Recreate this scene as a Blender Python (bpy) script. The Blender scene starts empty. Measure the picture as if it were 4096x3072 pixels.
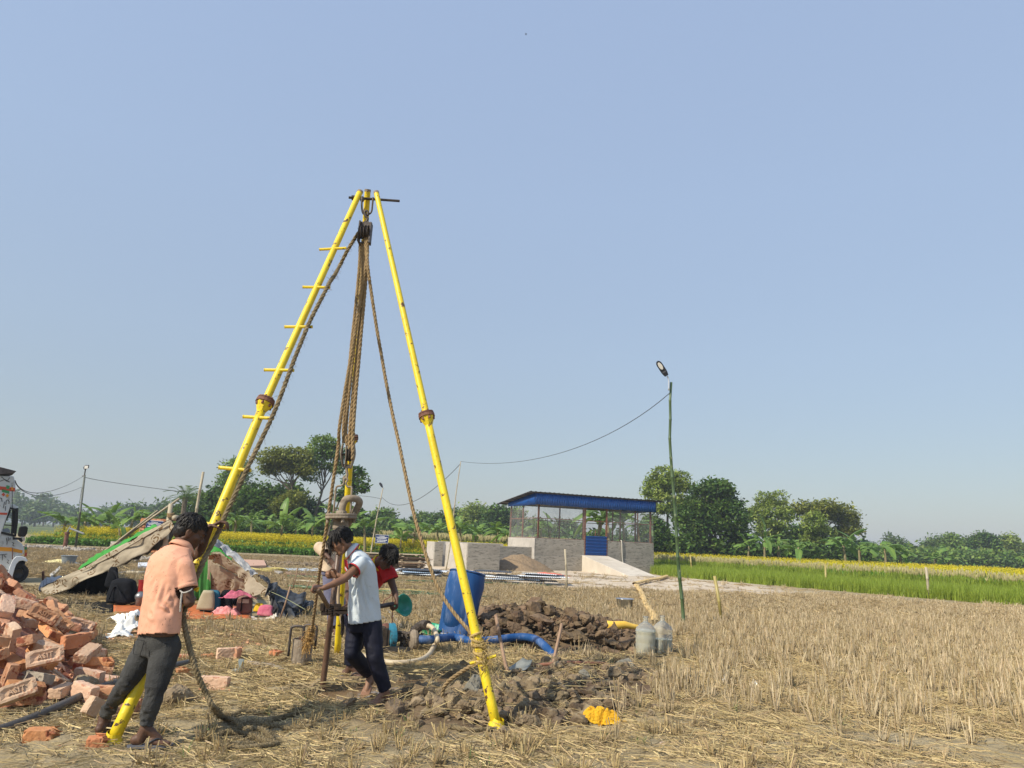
import bpy, math, random
import numpy as np
from mathutils import Vector, Matrix, Euler, Quaternion
random.seed(7); RNG = np.random.default_rng(7)
SC = bpy.context.scene
COL = SC.collection

# ---------------------------------------------------------------- camera, world, sun, exposure
FPX, CX, CY = 2842.0, 2048.0, 1536.0          # focal length and centre in pixels of the 4096 wide photograph
PITCH, ROLL, CAMH = math.radians(12.6), math.radians(2.5), 1.35
_fw = np.array([0, math.cos(PITCH), math.sin(PITCH)]); _up = np.array([0, -math.sin(PITCH), math.cos(PITCH)]); _rt = np.array([1., 0, 0])
_R = _rt*math.cos(ROLL)+_up*math.sin(ROLL); _U = -_rt*math.sin(ROLL)+_up*math.cos(ROLL)
cam_d = bpy.data.cameras.new('camera'); cam = bpy.data.objects.new('camera', cam_d); COL.objects.link(cam)
cam.matrix_world = Matrix(((_R[0], _U[0], -_fw[0], 0), (_R[1], _U[1], -_fw[1], 0), (_R[2], _U[2], -_fw[2], CAMH), (0, 0, 0, 1)))
cam_d.sensor_width = 36; cam_d.lens = FPX/4096*36; cam_d.clip_end = 5000; cam_d.clip_start = 0.05
SC.camera = cam
SUN_AZ, SUN_EL = math.radians(50), math.radians(40)    # light travels towards +x (right) and +y (away)
ldir = Vector((math.sin(SUN_AZ)*math.cos(SUN_EL), math.cos(SUN_AZ)*math.cos(SUN_EL), -math.sin(SUN_EL)))
sun_d = bpy.data.lights.new('sun', 'SUN'); sun = bpy.data.objects.new('sun', sun_d); COL.objects.link(sun)
sun_d.energy = 5.0; sun_d.angle = math.radians(0.6); sun_d.color = (1.0, 0.91, 0.75)
sun.rotation_euler = ldir.to_track_quat('-Z', 'Y').to_euler()
wd = bpy.data.worlds.new('World'); SC.world = wd; wd.use_nodes = True
nt = wd.node_tree; nt.nodes.clear()
sky = nt.nodes.new('ShaderNodeTexSky'); sky.sky_type = 'NISHITA'; sky.sun_disc = False
sky.sun_elevation = SUN_EL; sky.sun_rotation = SUN_AZ+math.pi; sky.altitude = 0; sky.air_density = 1.3; sky.dust_density = 0.7; sky.ozone_density = 3.0
bg = nt.nodes.new('ShaderNodeBackground'); bg.inputs[1].default_value = 0.05
# thin winter haze veils the blue: a smooth elevation gradient, the same all round
tcw = nt.nodes.new('ShaderNodeTexCoord'); sxyz = nt.nodes.new('ShaderNodeSeparateXYZ'); nt.links.new(tcw.outputs['Generated'], sxyz.inputs[0])
rw = nt.nodes.new('ShaderNodeValToRGB'); nt.links.new(sxyz.outputs[2], rw.inputs[0]); ew = rw.color_ramp.elements
SKYR = [(0.0, (.245, .268, .292)), (.10, (.285, .320, .365)), (.25, (.330, .392, .485)), (.45, (.355, .440, .585)), (.70, (.355, .450, .635)), (1.0, (.31, .42, .62))]
ew[0].position, ew[0].color = SKYR[0][0], (*SKYR[0][1], 1); ew[1].position, ew[1].color = SKYR[-1][0], (*SKYR[-1][1], 1)
for p_, c_ in SKYR[1:-1]: q_ = ew.new(p_); q_.color = (*c_, 1)
bg2 = nt.nodes.new('ShaderNodeBackground'); bg2.inputs[1].default_value = 0.80; nt.links.new(rw.outputs[0], bg2.inputs[0])
adw = nt.nodes.new('ShaderNodeAddShader'); wo = nt.nodes.new('ShaderNodeOutputWorld')
nt.links.new(sky.outputs[0], bg.inputs[0]); nt.links.new(bg.outputs[0], adw.inputs[0]); nt.links.new(bg2.outputs[0], adw.inputs[1]); nt.links.new(adw.outputs[0], wo.inputs[0])
SC.view_settings.view_transform = 'Standard'; SC.view_settings.look = 'None'; SC.view_settings.gamma = 1; SC.view_settings.use_curve_mapping = False
SC.view_settings.exposure = 0.12
SC.cycles.max_bounces = 6; SC.cycles.transparent_max_bounces = 12; SC.cycles.volume_bounces = 0
SC.cycles.diffuse_bounces = 3; SC.cycles.glossy_bounces = 3; SC.cycles.transmission_bounces = 6

# ---------------------------------------------------------------- helpers
V = lambda *a: np.array(a, float)
def ray(x, y): return _fw+_R*(x-CX)/FPX-_U*(y-CY)/FPX
def G(x, y, z=0.0):                      # ground (height z) seen at a point of the photograph
    d = ray(x, y); return V(0, 0, CAMH)+d*((z-CAMH)/d[2])
def at(x, y, Y):                         # point at depth Y seen there
    d = ray(x, y); return V(0, 0, CAMH)+d*(Y/d[1])
CR = {1: (0, 2100, .5858), 2: (1024, 2100, .5858), 3: (2048, 2100, .5858), 4: (3072, 2100, .5858), 5: (0, 1750, .46293), 6: (900, 1650, .45208), 7: (1700, 1800, .49729), 8: (2500, 1400, .66305),
 'full': (0, 0, 1.85172), 'boy': (1150, 2080, .47037), 'man': (350, 2040, .59055), 'apex': (1350, 720, .24116), 'hook': (1250, 1650, .36145), 'truck': (0, 1850, .30139), 'brick': (0, 2280, .34356), 'drum': (1650, 2200, .27125), 'foot': (1600, 2550, .31646),
 'tr2': (0, 2000, .21097), 'lamp': (2560, 1400, .12055), 'rt': (3500, 2050, .27128), 'tent': (850, 2150, .24116), 'bag': (150, 2350, .22604), 'low': (950, 2550, .27132), 'tree': (1000, 1700, .30139), 'pump': (1450, 2450, .18083),
 'bld': (1980, 1940, .31646), 'shirt': (400, 2150, .24108), 'mid': (1400, 2100, .22604), 'head': (500, 2030, .28329), 'bot': (2450, 2430, .28355), 'lowl': (600, 2500, .60074), 'll': (0, 2600, .55118)}
def c(n, x, y): a = CR[n]; return a[0]+x*a[2], a[1]+y*a[2]
def cg(n, x, y, z=0.0): return G(*c(n, x, y), z)
def ca(n, x, y, Y): return at(*c(n, x, y), Y)
def proj(p):
    v = np.array(p, float)-V(0, 0, CAMH); z = v@_fw; return CX+FPX*(v@_R)/z, CY-FPX*(v@_U)/z
def nrm(v): v = np.array(v, float); return v/(np.linalg.norm(v)+1e-12)

def _hash(ix, iy, s):
    h = (ix.astype(np.int64)*374761393+iy.astype(np.int64)*668265263+s*974634777) & 0xffffffff
    h = ((h ^ (h >> 13))*1274126177) & 0xffffffff
    return ((h ^ (h >> 16)) & 0xffffff)/float(0xffffff)
def vn(x, y, s=0):                       # smooth value noise 0..1
    x = np.asarray(x, float); y = np.asarray(y, float)
    ix = np.floor(x); iy = np.floor(y); fx = x-ix; fy = y-iy
    fx = fx*fx*(3-2*fx); fy = fy*fy*(3-2*fy)
    a = _hash(ix, iy, s); b = _hash(ix+1, iy, s); c_ = _hash(ix, iy+1, s); d = _hash(ix+1, iy+1, s)
    return (a*(1-fx)+b*fx)*(1-fy)+(c_*(1-fx)+d*fx)*fy
def fbm(x, y, s=0, o=4):
    r = 0; a = .5; t = 0
    for k in range(o): r = r+a*vn(np.asarray(x)*2**k+k*17.3, np.asarray(y)*2**k-k*9.1, s+k); t += a; a *= .5
    return r/t
def n3(p, f, s=0):                       # cheap 3d noise -1..1 from planes
    p = np.asarray(p)*f
    return (vn(p[:, 0]+p[:, 2]*.37, p[:, 1]+p[:, 2]*.71, s)+vn(p[:, 1]-p[:, 0]*.31, p[:, 2]+p[:, 0]*.53, s+5)+vn(p[:, 2]+p[:, 1]*.41, p[:, 0]-p[:, 1]*.67, s+9))*2/3.-1
def sstep(a, b, x): t = np.clip((x-a)/(b-a), 0, 1); return t*t*(3-2*t)

WL = {}                                   # world location of each object's origin at build time
def _name(o): return o.name
def build_mesh(name, v, f, smooth=False, mats=None, midx=None):
    me = bpy.data.meshes.new(name)
    v = np.asarray(v, np.float32)
    if isinstance(f, np.ndarray):
        nf, k = f.shape
        me.vertices.add(len(v)); me.vertices.foreach_set('co', v.ravel())
        me.loops.add(nf*k); me.loops.foreach_set('vertex_index', f.ravel().astype(np.int32))
        me.polygons.add(nf); me.polygons.foreach_set('loop_start', np.arange(0, nf*k, k, dtype=np.int32))
        me.update(calc_edges=True); me.validate()
    else:
        me.from_pydata([tuple(map(float, a)) for a in v], [], f)
    if mats:
        for m in (mats if isinstance(mats, (list, tuple)) else [mats]): me.materials.append(m)
    if midx is not None and len(midx) == len(me.polygons): me.polygons.foreach_set('material_index', np.asarray(midx, np.int32))
    if smooth: me.polygons.foreach_set('use_smooth', np.ones(len(me.polygons), bool))
    me.update(); return me
def link(name, me, parent=None, loc=(0, 0, 0)):
    o = bpy.data.objects.new(name, me); COL.objects.link(o)
    loc = np.array(loc, float); WL[o.name] = loc
    if parent is not None:
        o.parent = parent; o.location = Vector(loc-WL[parent.name])
    else: o.location = Vector(loc)
    return o
def tag(o, label=None, cat=None, group=None, kind=None):
    if label: o['label'] = label
    if cat: o['category'] = cat
    if group: o['group'] = group
    if kind: o['kind'] = kind
    return o
def thing(name, label, cat, loc=(0, 0, 0), group=None):
    o = bpy.data.objects.new(name, None); COL.objects.link(o); o.empty_display_size = .1
    o.location = Vector(loc); WL[o.name] = np.array(loc, float); return tag(o, label, cat, group)
def frame(d, hint=(0, 0, 1)):
    d = nrm(d); h = np.array(hint, float)
    if abs(d@h) > .97: h = V(1, 0, 0) if abs(d[0]) < .9 else V(0, 1, 0)
    a = nrm(np.cross(h, d)); b = np.cross(d, a); return a, b, d
class MB:
    def __init__(s): s.v = []; s.f = []; s.m = []; s.n = 0; s.cm = 0
    def add(s, v, f, m=None):
        v = np.asarray(v, float); s.v.append(v); s.f += [[i+s.n for i in q] for q in f]; s.m += [s.cm if m is None else m]*len(f); s.n += len(v); return s
    def box(s, cen, size, ax=None, m=None, taper=1.0):
        x, y, z = [q/2. for q in size]; t = taper
        P = np.array([(-x, -y, -z), (x, -y, -z), (x, y, -z), (-x, y, -z), (-x*t, -y*t, z), (x*t, -y*t, z), (x*t, y*t, z), (-x*t, y*t, z)])
        if ax is not None: P = P@np.array(ax, float)
        return s.add(P+np.array(cen, float), [(0, 3, 2, 1), (4, 5, 6, 7), (0, 1, 5, 4), (1, 2, 6, 5), (2, 3, 7, 6), (3, 0, 4, 7)], m)
    def bar(s, p0, p1, w, h=None, hint=(0, 0, 1), m=None):
        p0 = np.array(p0, float); p1 = np.array(p1, float); a, b, d = frame(p1-p0, hint)
        return s.box((p0+p1)/2, (w, h or w, np.linalg.norm(p1-p0)), ax=[a, b, d], m=m)
    def tube(s, path, r, n=8, cap=True, m=None, flat=1.0, hint=(0, 0, 1), closed=False):
        P = np.array(path, float); k = len(P); r = np.broadcast_to(np.array(r, float), (k,))
        T = np.gradient(P, axis=0) if not closed else np.roll(P, -1, 0)-np.roll(P, 1, 0)
        a, b, d = frame(T[0], hint); vs = []
        ang = np.linspace(0, 2*math.pi, n, endpoint=False)
        for i in range(k):
            d = nrm(T[i]); a = nrm(a-d*(a@d)); b = np.cross(d, a)
            vs.append(P[i]+r[i]*(np.outer(np.cos(ang), a)+flat*np.outer(np.sin(ang), b)))
        f = []
        for i in range(k if closed else k-1):
            j = (i+1) % k
            for q in range(n): f.append((i*n+q, i*n+(q+1) % n, j*n+(q+1) % n, j*n+q))
        if cap and not closed: f.append(tuple(range(n-1, -1, -1))); f.append(tuple(range((k-1)*n, k*n)))
        return s.add(np.concatenate(vs), f, m)
    def lathe(s, prof, org, axis=(0, 0, 1), n=24, m=None, cap=False):
        a, b, d = frame(axis); ang = np.linspace(0, 2*math.pi, n, endpoint=False); vs = []
        for r, z in prof: vs.append(np.array(org, float)+d*z+r*(np.outer(np.cos(ang), a)+np.outer(np.sin(ang), b)))
        f = [(i*n+q, i*n+(q+1) % n, (i+1)*n+(q+1) % n, (i+1)*n+q) for i in range(len(prof)-1) for q in range(n)]
        if cap: f.append(tuple(range(n-1, -1, -1))); f.append(tuple(range((len(prof)-1)*n, len(prof)*n)))
        return s.add(np.concatenate(vs), f, m)
    def capsule(s, p0, p1, r0, r1, n=10, m=None, flat=1.0, hint=(0, 0, 1)):
        p0 = np.array(p0, float); p1 = np.array(p1, float); L = np.linalg.norm(p1-p0); d = nrm(p1-p0) if L > 1e-6 else V(0, 0, 1)
        pts = []; rr = []
        for t in (-1, -.92, -.7, -.38, 0): pts.append(p0+d*t*r0); rr.append(max(r0*math.sqrt(max(0, 1-t*t)), r0*.02))
        for t in (0, .38, .7, .92, 1): pts.append(p1+d*t*r1); rr.append(max(r1*math.sqrt(max(0, 1-t*t)), r1*.02))
        if L < 1e-4: pts.pop(4); rr.pop(4)
        P = np.array(pts); a, b, _ = frame(d, hint); ang = np.linspace(0, 2*math.pi, n, endpoint=False)
        vs = [P[i]+rr[i]*(np.outer(np.cos(ang), a)+flat*np.outer(np.sin(ang), b)) for i in range(len(P))]; k = len(P)
        f = [(i*n+q, i*n+(q+1) % n, (i+1)*n+(q+1) % n, (i+1)*n+q) for i in range(k-1) for q in range(n)]
        f.append(tuple(range(n-1, -1, -1))); f.append(tuple(range((k-1)*n, k*n)))
        return s.add(np.concatenate(vs), f, m)
    def ell(s, cen, rad, ax=None, n=14, m=None):
        vs = [(0, 0, -1)]; k = n//2
        for i in range(1, k):
            z = -math.cos(math.pi*i/k); q = math.sin(math.pi*i/k)
            vs += [(q*math.cos(2*math.pi*j/n), q*math.sin(2*math.pi*j/n), z) for j in range(n)]
        vs.append((0, 0, 1)); vs = np.array(vs)*np.array(rad)
        f = [(0, 1+(j+1) % n, 1+j) for j in range(n)]
        for i in range(k-2): f += [(1+i*n+j, 1+i*n+(j+1) % n, 1+(i+1)*n+(j+1) % n, 1+(i+1)*n+j) for j in range(n)]
        e = 1+(k-1)*n; f += [(e, e-n+j, e-n+(j+1) % n) for j in range(n)]
        if ax is not None: vs = vs@np.array(ax, float)
        return s.add(vs+np.array(cen, float), f, m)
    def loft(s, rings, n=28, m=None, p=2.4):           # rings: (centre, half width vector, half depth vector)
        ang = np.linspace(0, 2*math.pi, n, endpoint=False); cs = np.cos(ang); sn = np.sin(ang)
        cs = np.sign(cs)*abs(cs)**(2/p); sn = np.sign(sn)*abs(sn)**(2/p)
        vs = [np.array(q[0])+np.outer(cs, q[1])+np.outer(sn, q[2]) for q in rings]; k = len(rings)
        f = [(i*n+j, i*n+(j+1) % n, (i+1)*n+(j+1) % n, (i+1)*n+j) for i in range(k-1) for j in range(n)]
        f.append(tuple(range(n-1, -1, -1))); f.append(tuple(range((k-1)*n, k*n)))
        return s.add(np.concatenate(vs), f, m)
    def grid(s, P, m=None, closed=False):
        P = np.array(P, float); a, b = P.shape[:2]
        f = [(i*b+j, i*b+(j+1) % b, (i+1)*b+(j+1) % b, (i+1)*b+j) for i in range(a-1) for j in range(b if closed else b-1)]
        return s.add(P.reshape(-1, 3), f, m)
    def quad(s, pts, m=None): return s.add(pts, [tuple(range(len(pts)))], m)
    def V(s): return np.concatenate(s.v)
    def build(s, name, mat, parent=None, smooth=False, origin=None, jit=0, sub=0, bevel=0, solid=0):
        v = s.V(); lo = v.min(0); hi = v.max(0)
        o_ = np.array(origin, float) if origin is not None else V((lo[0]+hi[0])/2, (lo[1]+hi[1])/2, lo[2])
        me = build_mesh(name, v-o_, s.f, smooth, mat, s.m if isinstance(mat, (list, tuple)) else None)
        ob = link(name, me, parent, o_)
        if solid: q = ob.modifiers.new('solid', 'SOLIDIFY'); q.thickness = solid; q.offset = 0
        if bevel: q = ob.modifiers.new('bevel', 'BEVEL'); q.width = bevel; q.segments = 2; q.limit_method = 'ANGLE'
        if sub: q = ob.modifiers.new('sub', 'SUBSURF'); q.levels = sub; q.render_levels = sub
        return ob
def one(name, mb, mat, label, cat, group=None, **k): return tag(mb.build(name, mat, None, **k), label, cat, group)
def copy_tree(o, loc=None, rz=None, label=None, scale=None, parent=None):
    n = o.copy(); COL.objects.link(n); WL[n.name] = WL[o.name].copy()
    if parent is not None: n.parent = parent
    if loc is not None: n.location = Vector(loc); WL[n.name] = np.array(loc, float)
    if rz is not None: n.rotation_euler = rz if hasattr(rz, '__len__') else (0, 0, rz)
    if scale is not None: n.scale = (scale,)*3 if not hasattr(scale, '__len__') else scale
    if label: n['label'] = label
    for ch in [x for x in KIDS.get(o.name, [])]:
        m_ = copy_tree(ch, parent=n); KIDS.setdefault(n.name, []).append(m_)
    return n
KIDS = {}
def note_kids(o):                        # remember the direct children before copying
    def rec(q):
        KIDS[q.name] = [x for x in bpy.data.objects if x.parent == q]
        for x in KIDS[q.name]: rec(x)
    rec(o)
def spline(pts, n):                      # Catmull-Rom through points
    P = np.array(pts, float); P = np.vstack([2*P[0]-P[1], P, 2*P[-1]-P[-2]]); k = len(P)-3; out = []
    for t in np.linspace(0, k-1e-6, n):
        i = int(t); u = t-i; a, b, c_, d = P[i:i+4]
        out.append(.5*((2*b)+(c_-a)*u+(2*a-5*b+4*c_-d)*u*u+(3*b-a-3*c_+d)*u**3))
    return np.array(out)
def remesh(mb, vox, smooth=3, fac=.5):
    me = build_mesh('tmp', mb.V(), mb.f); o = bpy.data.objects.new('tmp', me); COL.objects.link(o)
    q = o.modifiers.new('r', 'REMESH'); q.mode = 'VOXEL'; q.voxel_size = vox
    if smooth: q = o.modifiers.new('s', 'SMOOTH'); q.iterations = smooth; q.factor = fac
    dg = bpy.context.evaluated_depsgraph_get(); ev = o.evaluated_get(dg); m2 = ev.to_mesh()
    v = np.empty(len(m2.vertices)*3, np.float32); m2.vertices.foreach_get('co', v)
    nn = np.empty(len(m2.vertices)*3, np.float32); m2.vertices.foreach_get('normal', nn)
    f = np.empty(len(m2.loops), np.int32); m2.loops.foreach_get('vertex_index', f)
    ev.to_mesh_clear(); bpy.data.objects.remove(o); bpy.data.meshes.remove(me)
    return v.reshape(-1, 3).astype(float), f.reshape(-1, 4), nn.reshape(-1, 3).astype(float)
def arr_obj(name, v, f, mat, parent=None, smooth=True):
    lo = v.min(0); hi = v.max(0); o_ = V((lo[0]+hi[0])/2, (lo[1]+hi[1])/2, lo[2])
    return link(name, build_mesh(name, v-o_, f, smooth, mat), parent, o_)

# ---------------------------------------------------------------- materials
def rgba(c_): return (c_[0], c_[1], c_[2], 1)
def nd(nt_, t, **k):
    n = nt_.nodes.new(t)
    for a, b in k.items():
        if a.startswith('i'): n.inputs[int(a[1:])].default_value = b
        else: setattr(n, a, b)
    return n
def mat(name, c1, c2=None, sc=6, rough=.8, bump=0, bsc=60, metal=0, spec=.4, c3=None, s3=12, t3=(.6, .66), stretch=None, rnd=0, isl=0, trans=0, det=4, w=None, coat=0):
    m = bpy.data.materials.new(name); m.use_nodes = True; t = m.node_tree; t.nodes.clear(); L = t.links.new
    out = nd(t, 'ShaderNodeOutputMaterial'); b = nd(t, 'ShaderNodeBsdfPrincipled')
    b.inputs['Roughness'].default_value = rough; b.inputs['Metallic'].default_value = metal; b.inputs['Specular IOR Level'].default_value = spec
    if coat: b.inputs['Coat Weight'].default_value = coat; b.inputs['Coat Roughness'].default_value = .25
    tc = nd(t, 'ShaderNodeTexCoord'); vec = tc.outputs['Object']
    if stretch:
        mp = nd(t, 'ShaderNodeMapping'); mp.inputs['Scale'].default_value = stretch; L(vec, mp.inputs[0]); vec = mp.outputs[0]
    col = None
    if c2 is not None:
        no = nd(t, 'ShaderNodeTexNoise'); no.inputs['Scale'].default_value = sc; no.inputs['Detail'].default_value = det; no.inputs['Roughness'].default_value = .6; L(vec, no.inputs[0])
        cr = nd(t, 'ShaderNodeValToRGB'); cr.color_ramp.elements[0].position = .35; cr.color_ramp.elements[1].position = .65
        cr.color_ramp.elements[0].color = rgba(c1); cr.color_ramp.elements[1].color = rgba(c2); L(no.outputs[0], cr.inputs[0]); col = cr.outputs[0]
    if c3 is not None:
        n3_ = nd(t, 'ShaderNodeTexNoise'); n3_.inputs['Scale'].default_value = s3; n3_.inputs['Detail'].default_value = 5; n3_.inputs['Roughness'].default_value = .65; L(vec, n3_.inputs[0])
        r3 = nd(t, 'ShaderNodeValToRGB'); r3.color_ramp.elements[0].position = t3[0]; r3.color_ramp.elements[1].position = t3[1]; L(n3_.outputs[0], r3.inputs[0])
        mx = nd(t, 'ShaderNodeMix', data_type='RGBA'); L(r3.outputs[0], mx.inputs[0]); mx.inputs[7].default_value = rgba(c3)
        if col is not None: L(col, mx.inputs[6])
        else: mx.inputs[6].default_value = rgba(c1)
        col = mx.outputs[2]
    if rnd or isl:
        hs = nd(t, 'ShaderNodeHueSaturation')
        src = nd(t, 'ShaderNodeObjectInfo').outputs['Random'] if rnd else nd(t, 'ShaderNodeNewGeometry').outputs['Random Per Island']
        a = rnd or isl
        mr = nd(t, 'ShaderNodeMapRange'); mr.inputs[3].default_value = 1-a; mr.inputs[4].default_value = 1+a; L(src, mr.inputs[0]); L(mr.outputs[0], hs.inputs['Value'])
        mr2 = nd(t, 'ShaderNodeMapRange'); mr2.inputs[3].default_value = .5-.035*a; mr2.inputs[4].default_value = .5+.03*a
        mm = nd(t, 'ShaderNodeMath', operation='FRACT'); m3 = nd(t, 'ShaderNodeMath', operation='MULTIPLY'); m3.inputs[1].default_value = 7.31; L(src, m3.inputs[0]); L(m3.outputs[0], mm.inputs[0]); L(mm.outputs[0], mr2.inputs[0]); L(mr2.outputs[0], hs.inputs['Hue'])
        if col is not None: L(col, hs.inputs['Color'])
        else: hs.inputs['Color'].default_value = rgba(c1)
        col = hs.outputs[0]
    if col is not None: L(col, b.inputs['Base Color'])
    else: b.inputs['Base Color'].default_value = rgba(c1)
    if bump:
        bn = nd(t, 'ShaderNodeTexNoise'); bn.inputs['Scale'].default_value = bsc; bn.inputs['Detail'].default_value = 5; L(vec, bn.inputs[0])
        bu = nd(t, 'ShaderNodeBump'); bu.inputs['Strength'].default_value = min(bump, 1); bu.inputs['Distance'].default_value = .02*max(1, bump); L(bn.outputs[0], bu.inputs['Height']); L(bu.outputs[0], b.inputs['Normal'])
    sh = b.outputs[0]
    if trans:
        tr = nd(t, 'ShaderNodeBsdfTranslucent'); mx = nd(t, 'ShaderNodeMixShader'); mx.inputs[0].default_value = trans
        if col is not None: L(col, tr.inputs[0])
        else: tr.inputs[0].default_value = rgba(c1)
        L(sh, mx.inputs[1]); L(tr.outputs[0], mx.inputs[2]); sh = mx.outputs[0]
    L(sh, out.inputs[0]); return m
# ---------------------------------------------------------------- ground
TR = np.array([cg('boy', 250, 1490)[:2], G(1480, 2746)[:2], G(1600, 2730)[:2], G(1727, 2716)[:2], G(1830, 2706)[:2]])
def seg_d(x, y, P):
    d = np.full(np.shape(x), 1e9)
    for a, b in zip(P[:-1], P[1:]):
        ab = b-a; t = np.clip(((x-a[0])*ab[0]+(y-a[1])*ab[1])/(ab@ab), 0, 1)
        d = np.minimum(d, np.hypot(x-a[0]-t*ab[0], y-a[1]-t*ab[1]))
    return d
BANK = np.array([cg('foot', 700, 900)[:2], cg('foot', 1100, 800)[:2], cg('foot', 1500, 830)[:2], cg('foot', 1950, 760)[:2], cg(3, 620, 1000)[:2]])
HEAP = np.array([cg('drum', 1250, 1200)[:2], cg(3, 150, 800)[:2], cg(3, 450, 820)[:2], cg(3, 720, 800)[:2]])
HEAPR = [(.75, .46), (1.0, .62), (.95, .50), (.6, .30)]
def cell(x, y, s, seed=3):               # cracked clay: distance to cell border
    x = np.asarray(x)/s; y = np.asarray(y)/s; ix = np.floor(x); iy = np.floor(y); d1 = np.full(x.shape, 9.); d2 = np.full(x.shape, 9.)
    for i in (-1, 0, 1):
        for j in (-1, 0, 1):
            px = ix+i+_hash(ix+i, iy+j, seed); py = iy+j+_hash(ix+i, iy+j, seed+1); d = np.hypot(x-px, y-py)
            d2 = np.minimum(d2, np.maximum(d1, d)); d1 = np.minimum(d1, d)
    return d2-d1
def heap_h(x, y):
    h = np.zeros(np.shape(x))
    for k, (p, (r, hh)) in enumerate(zip(HEAP, HEAPR)):
        d = np.hypot((x-p[0]), (y-p[1]-.15)*1.15)/r; h = np.maximum(h, hh*np.clip(1-d**1.6, 0, 1))
    return h
def H(x, y):
    x = np.asarray(x, float); y = np.asarray(y, float)
    near = 1-sstep(9, 16, y); near2 = 1-sstep(16, 30, y)
    h = (fbm(x*.5, y*.5, 1, 2)-.5)*.05*near2
    h = h+(fbm(x*3.1, y*3.1, 11, 4)-.5)*.075*near
    h = h+(fbm(x*9, y*9, 21, 3)-.5)*.04*near
    wx = x+(fbm(x*5, y*5, 31, 2)-.5)*.12; wy = y+(fbm(x*5, y*5, 37, 2)-.5)*.12
    crk = cell(wx, wy, .34); msk = sstep(.45, .6, fbm(x*.7, y*.7, 41, 2)+.25*sstep(5.4, 4.0, y))
    h = h-.045*np.clip(1-crk/.10, 0, 1)*msk*near
    d = seg_d(x, y, TR); kt_ = 1-sstep(.17, .25, d+(fbm(x*6, y*6, 51, 2)-.5)*.14); h = h*(1-kt_)-.13*kt_+.03*np.exp(-((d-.34)/.09)**2)*near*(y > np.interp(x, TR[:, 0], TR[:, 1]))
    db = seg_d(x, y, BANK); h = h+.09*np.exp(-(db/.42)**2)*fbm(x*4, y*4, 61, 3)*1.6
    h = h+.35*heap_h(x, y)
    return h
def Hs(x, y): return float(H(np.array([x]), np.array([y]))[0])
def onG(p, dz=0.0): return V(p[0], p[1], Hs(p[0], p[1])+dz)

def axis_pts(lo, hi, st, far_lo, far_hi, g):
    a = list(np.arange(lo, hi+1e-6, st)); s = st; x = a[-1]
    while x < far_hi: s *= g; x += s; a.append(x)
    s = st; x = a[0]
    while x > far_lo: s *= g; x -= s; a.insert(0, x)
    return np.array(a)
gx = axis_pts(-6.2, 6.2, .04, -1500, 1500, 1.09); gy = axis_pts(2.6, 10.5, .034, -400, 2200, 1.045)
GX, GY = np.meshgrid(gx, gy); GZ = H(GX, GY)
def Hs(x, y):                            # height from the finished grid
    i = min(max(int(np.searchsorted(gx, x))-1, 0), len(gx)-2); j = min(max(int(np.searchsorted(gy, y))-1, 0), len(gy)-2); u = (x-gx[i])/(gx[i+1]-gx[i]); v = (y-gy[j])/(gy[j+1]-gy[j])
    return float((GZ[j, i]*(1-u)+GZ[j, i+1]*u)*(1-v)+(GZ[j+1, i]*(1-u)+GZ[j+1, i+1]*u)*v)
vg = np.stack([GX.ravel(), GY.ravel(), GZ.ravel()], 1); nx, ny = len(gx), len(gy)
ii = (np.arange(ny-1)[:, None]*nx+np.arange(nx-1)[None, :]).ravel()
fg = np.stack([ii, ii+1, ii+nx+1, ii+nx], 1)
# masks: r pale sand apron, g damp dark clay, b brick dust, a far green
x_, y_ = vg[:, 0], vg[:, 1]; wob = (fbm(x_*.35, y_*.35, 71, 3)-.5)
edge = 38.5-(x_-7.9)*1.49            # the line where the green crop begins
sand = sstep(23.5, 26.5, y_+wob*5+(x_<0)*-3.5)*(1-sstep(0, 2, y_-edge+wob*2))*sstep(-9, -4, x_+wob*5)
sand = sand*np.clip(1-(x_-9.5)/4.0+wob*1.5, 0, 1)
dh = np.minimum(seg_d(x_, y_, HEAP)-.9, seg_d(x_, y_, BANK)-.5); dtr = seg_d(x_, y_, TR)
damp = np.clip(1-sstep(0, .5, dh+wob*.9), 0, 1)
damp = np.maximum(damp, .9*(1-sstep(.12, .40, dtr+(fbm(x_*4, y_*4, 5, 3)-.5)*.3)))
bd = cg('lowl', 370, 70); dust = 1-sstep(.3, 1.5, np.hypot((x_-bd[0])*.7, y_-bd[1])+(fbm(x_*2, y_*2, 81, 3)-.5)*1.6)
green = sstep(62, 75, y_+x_*.25)
me = build_mesh('ground', vg, fg, True)
ca_ = me.color_attributes.new('mask', 'FLOAT_COLOR', 'POINT'); ca_.data.foreach_set('color', np.stack([sand, damp, dust, green], 1).astype(np.float32).ravel())
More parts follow.
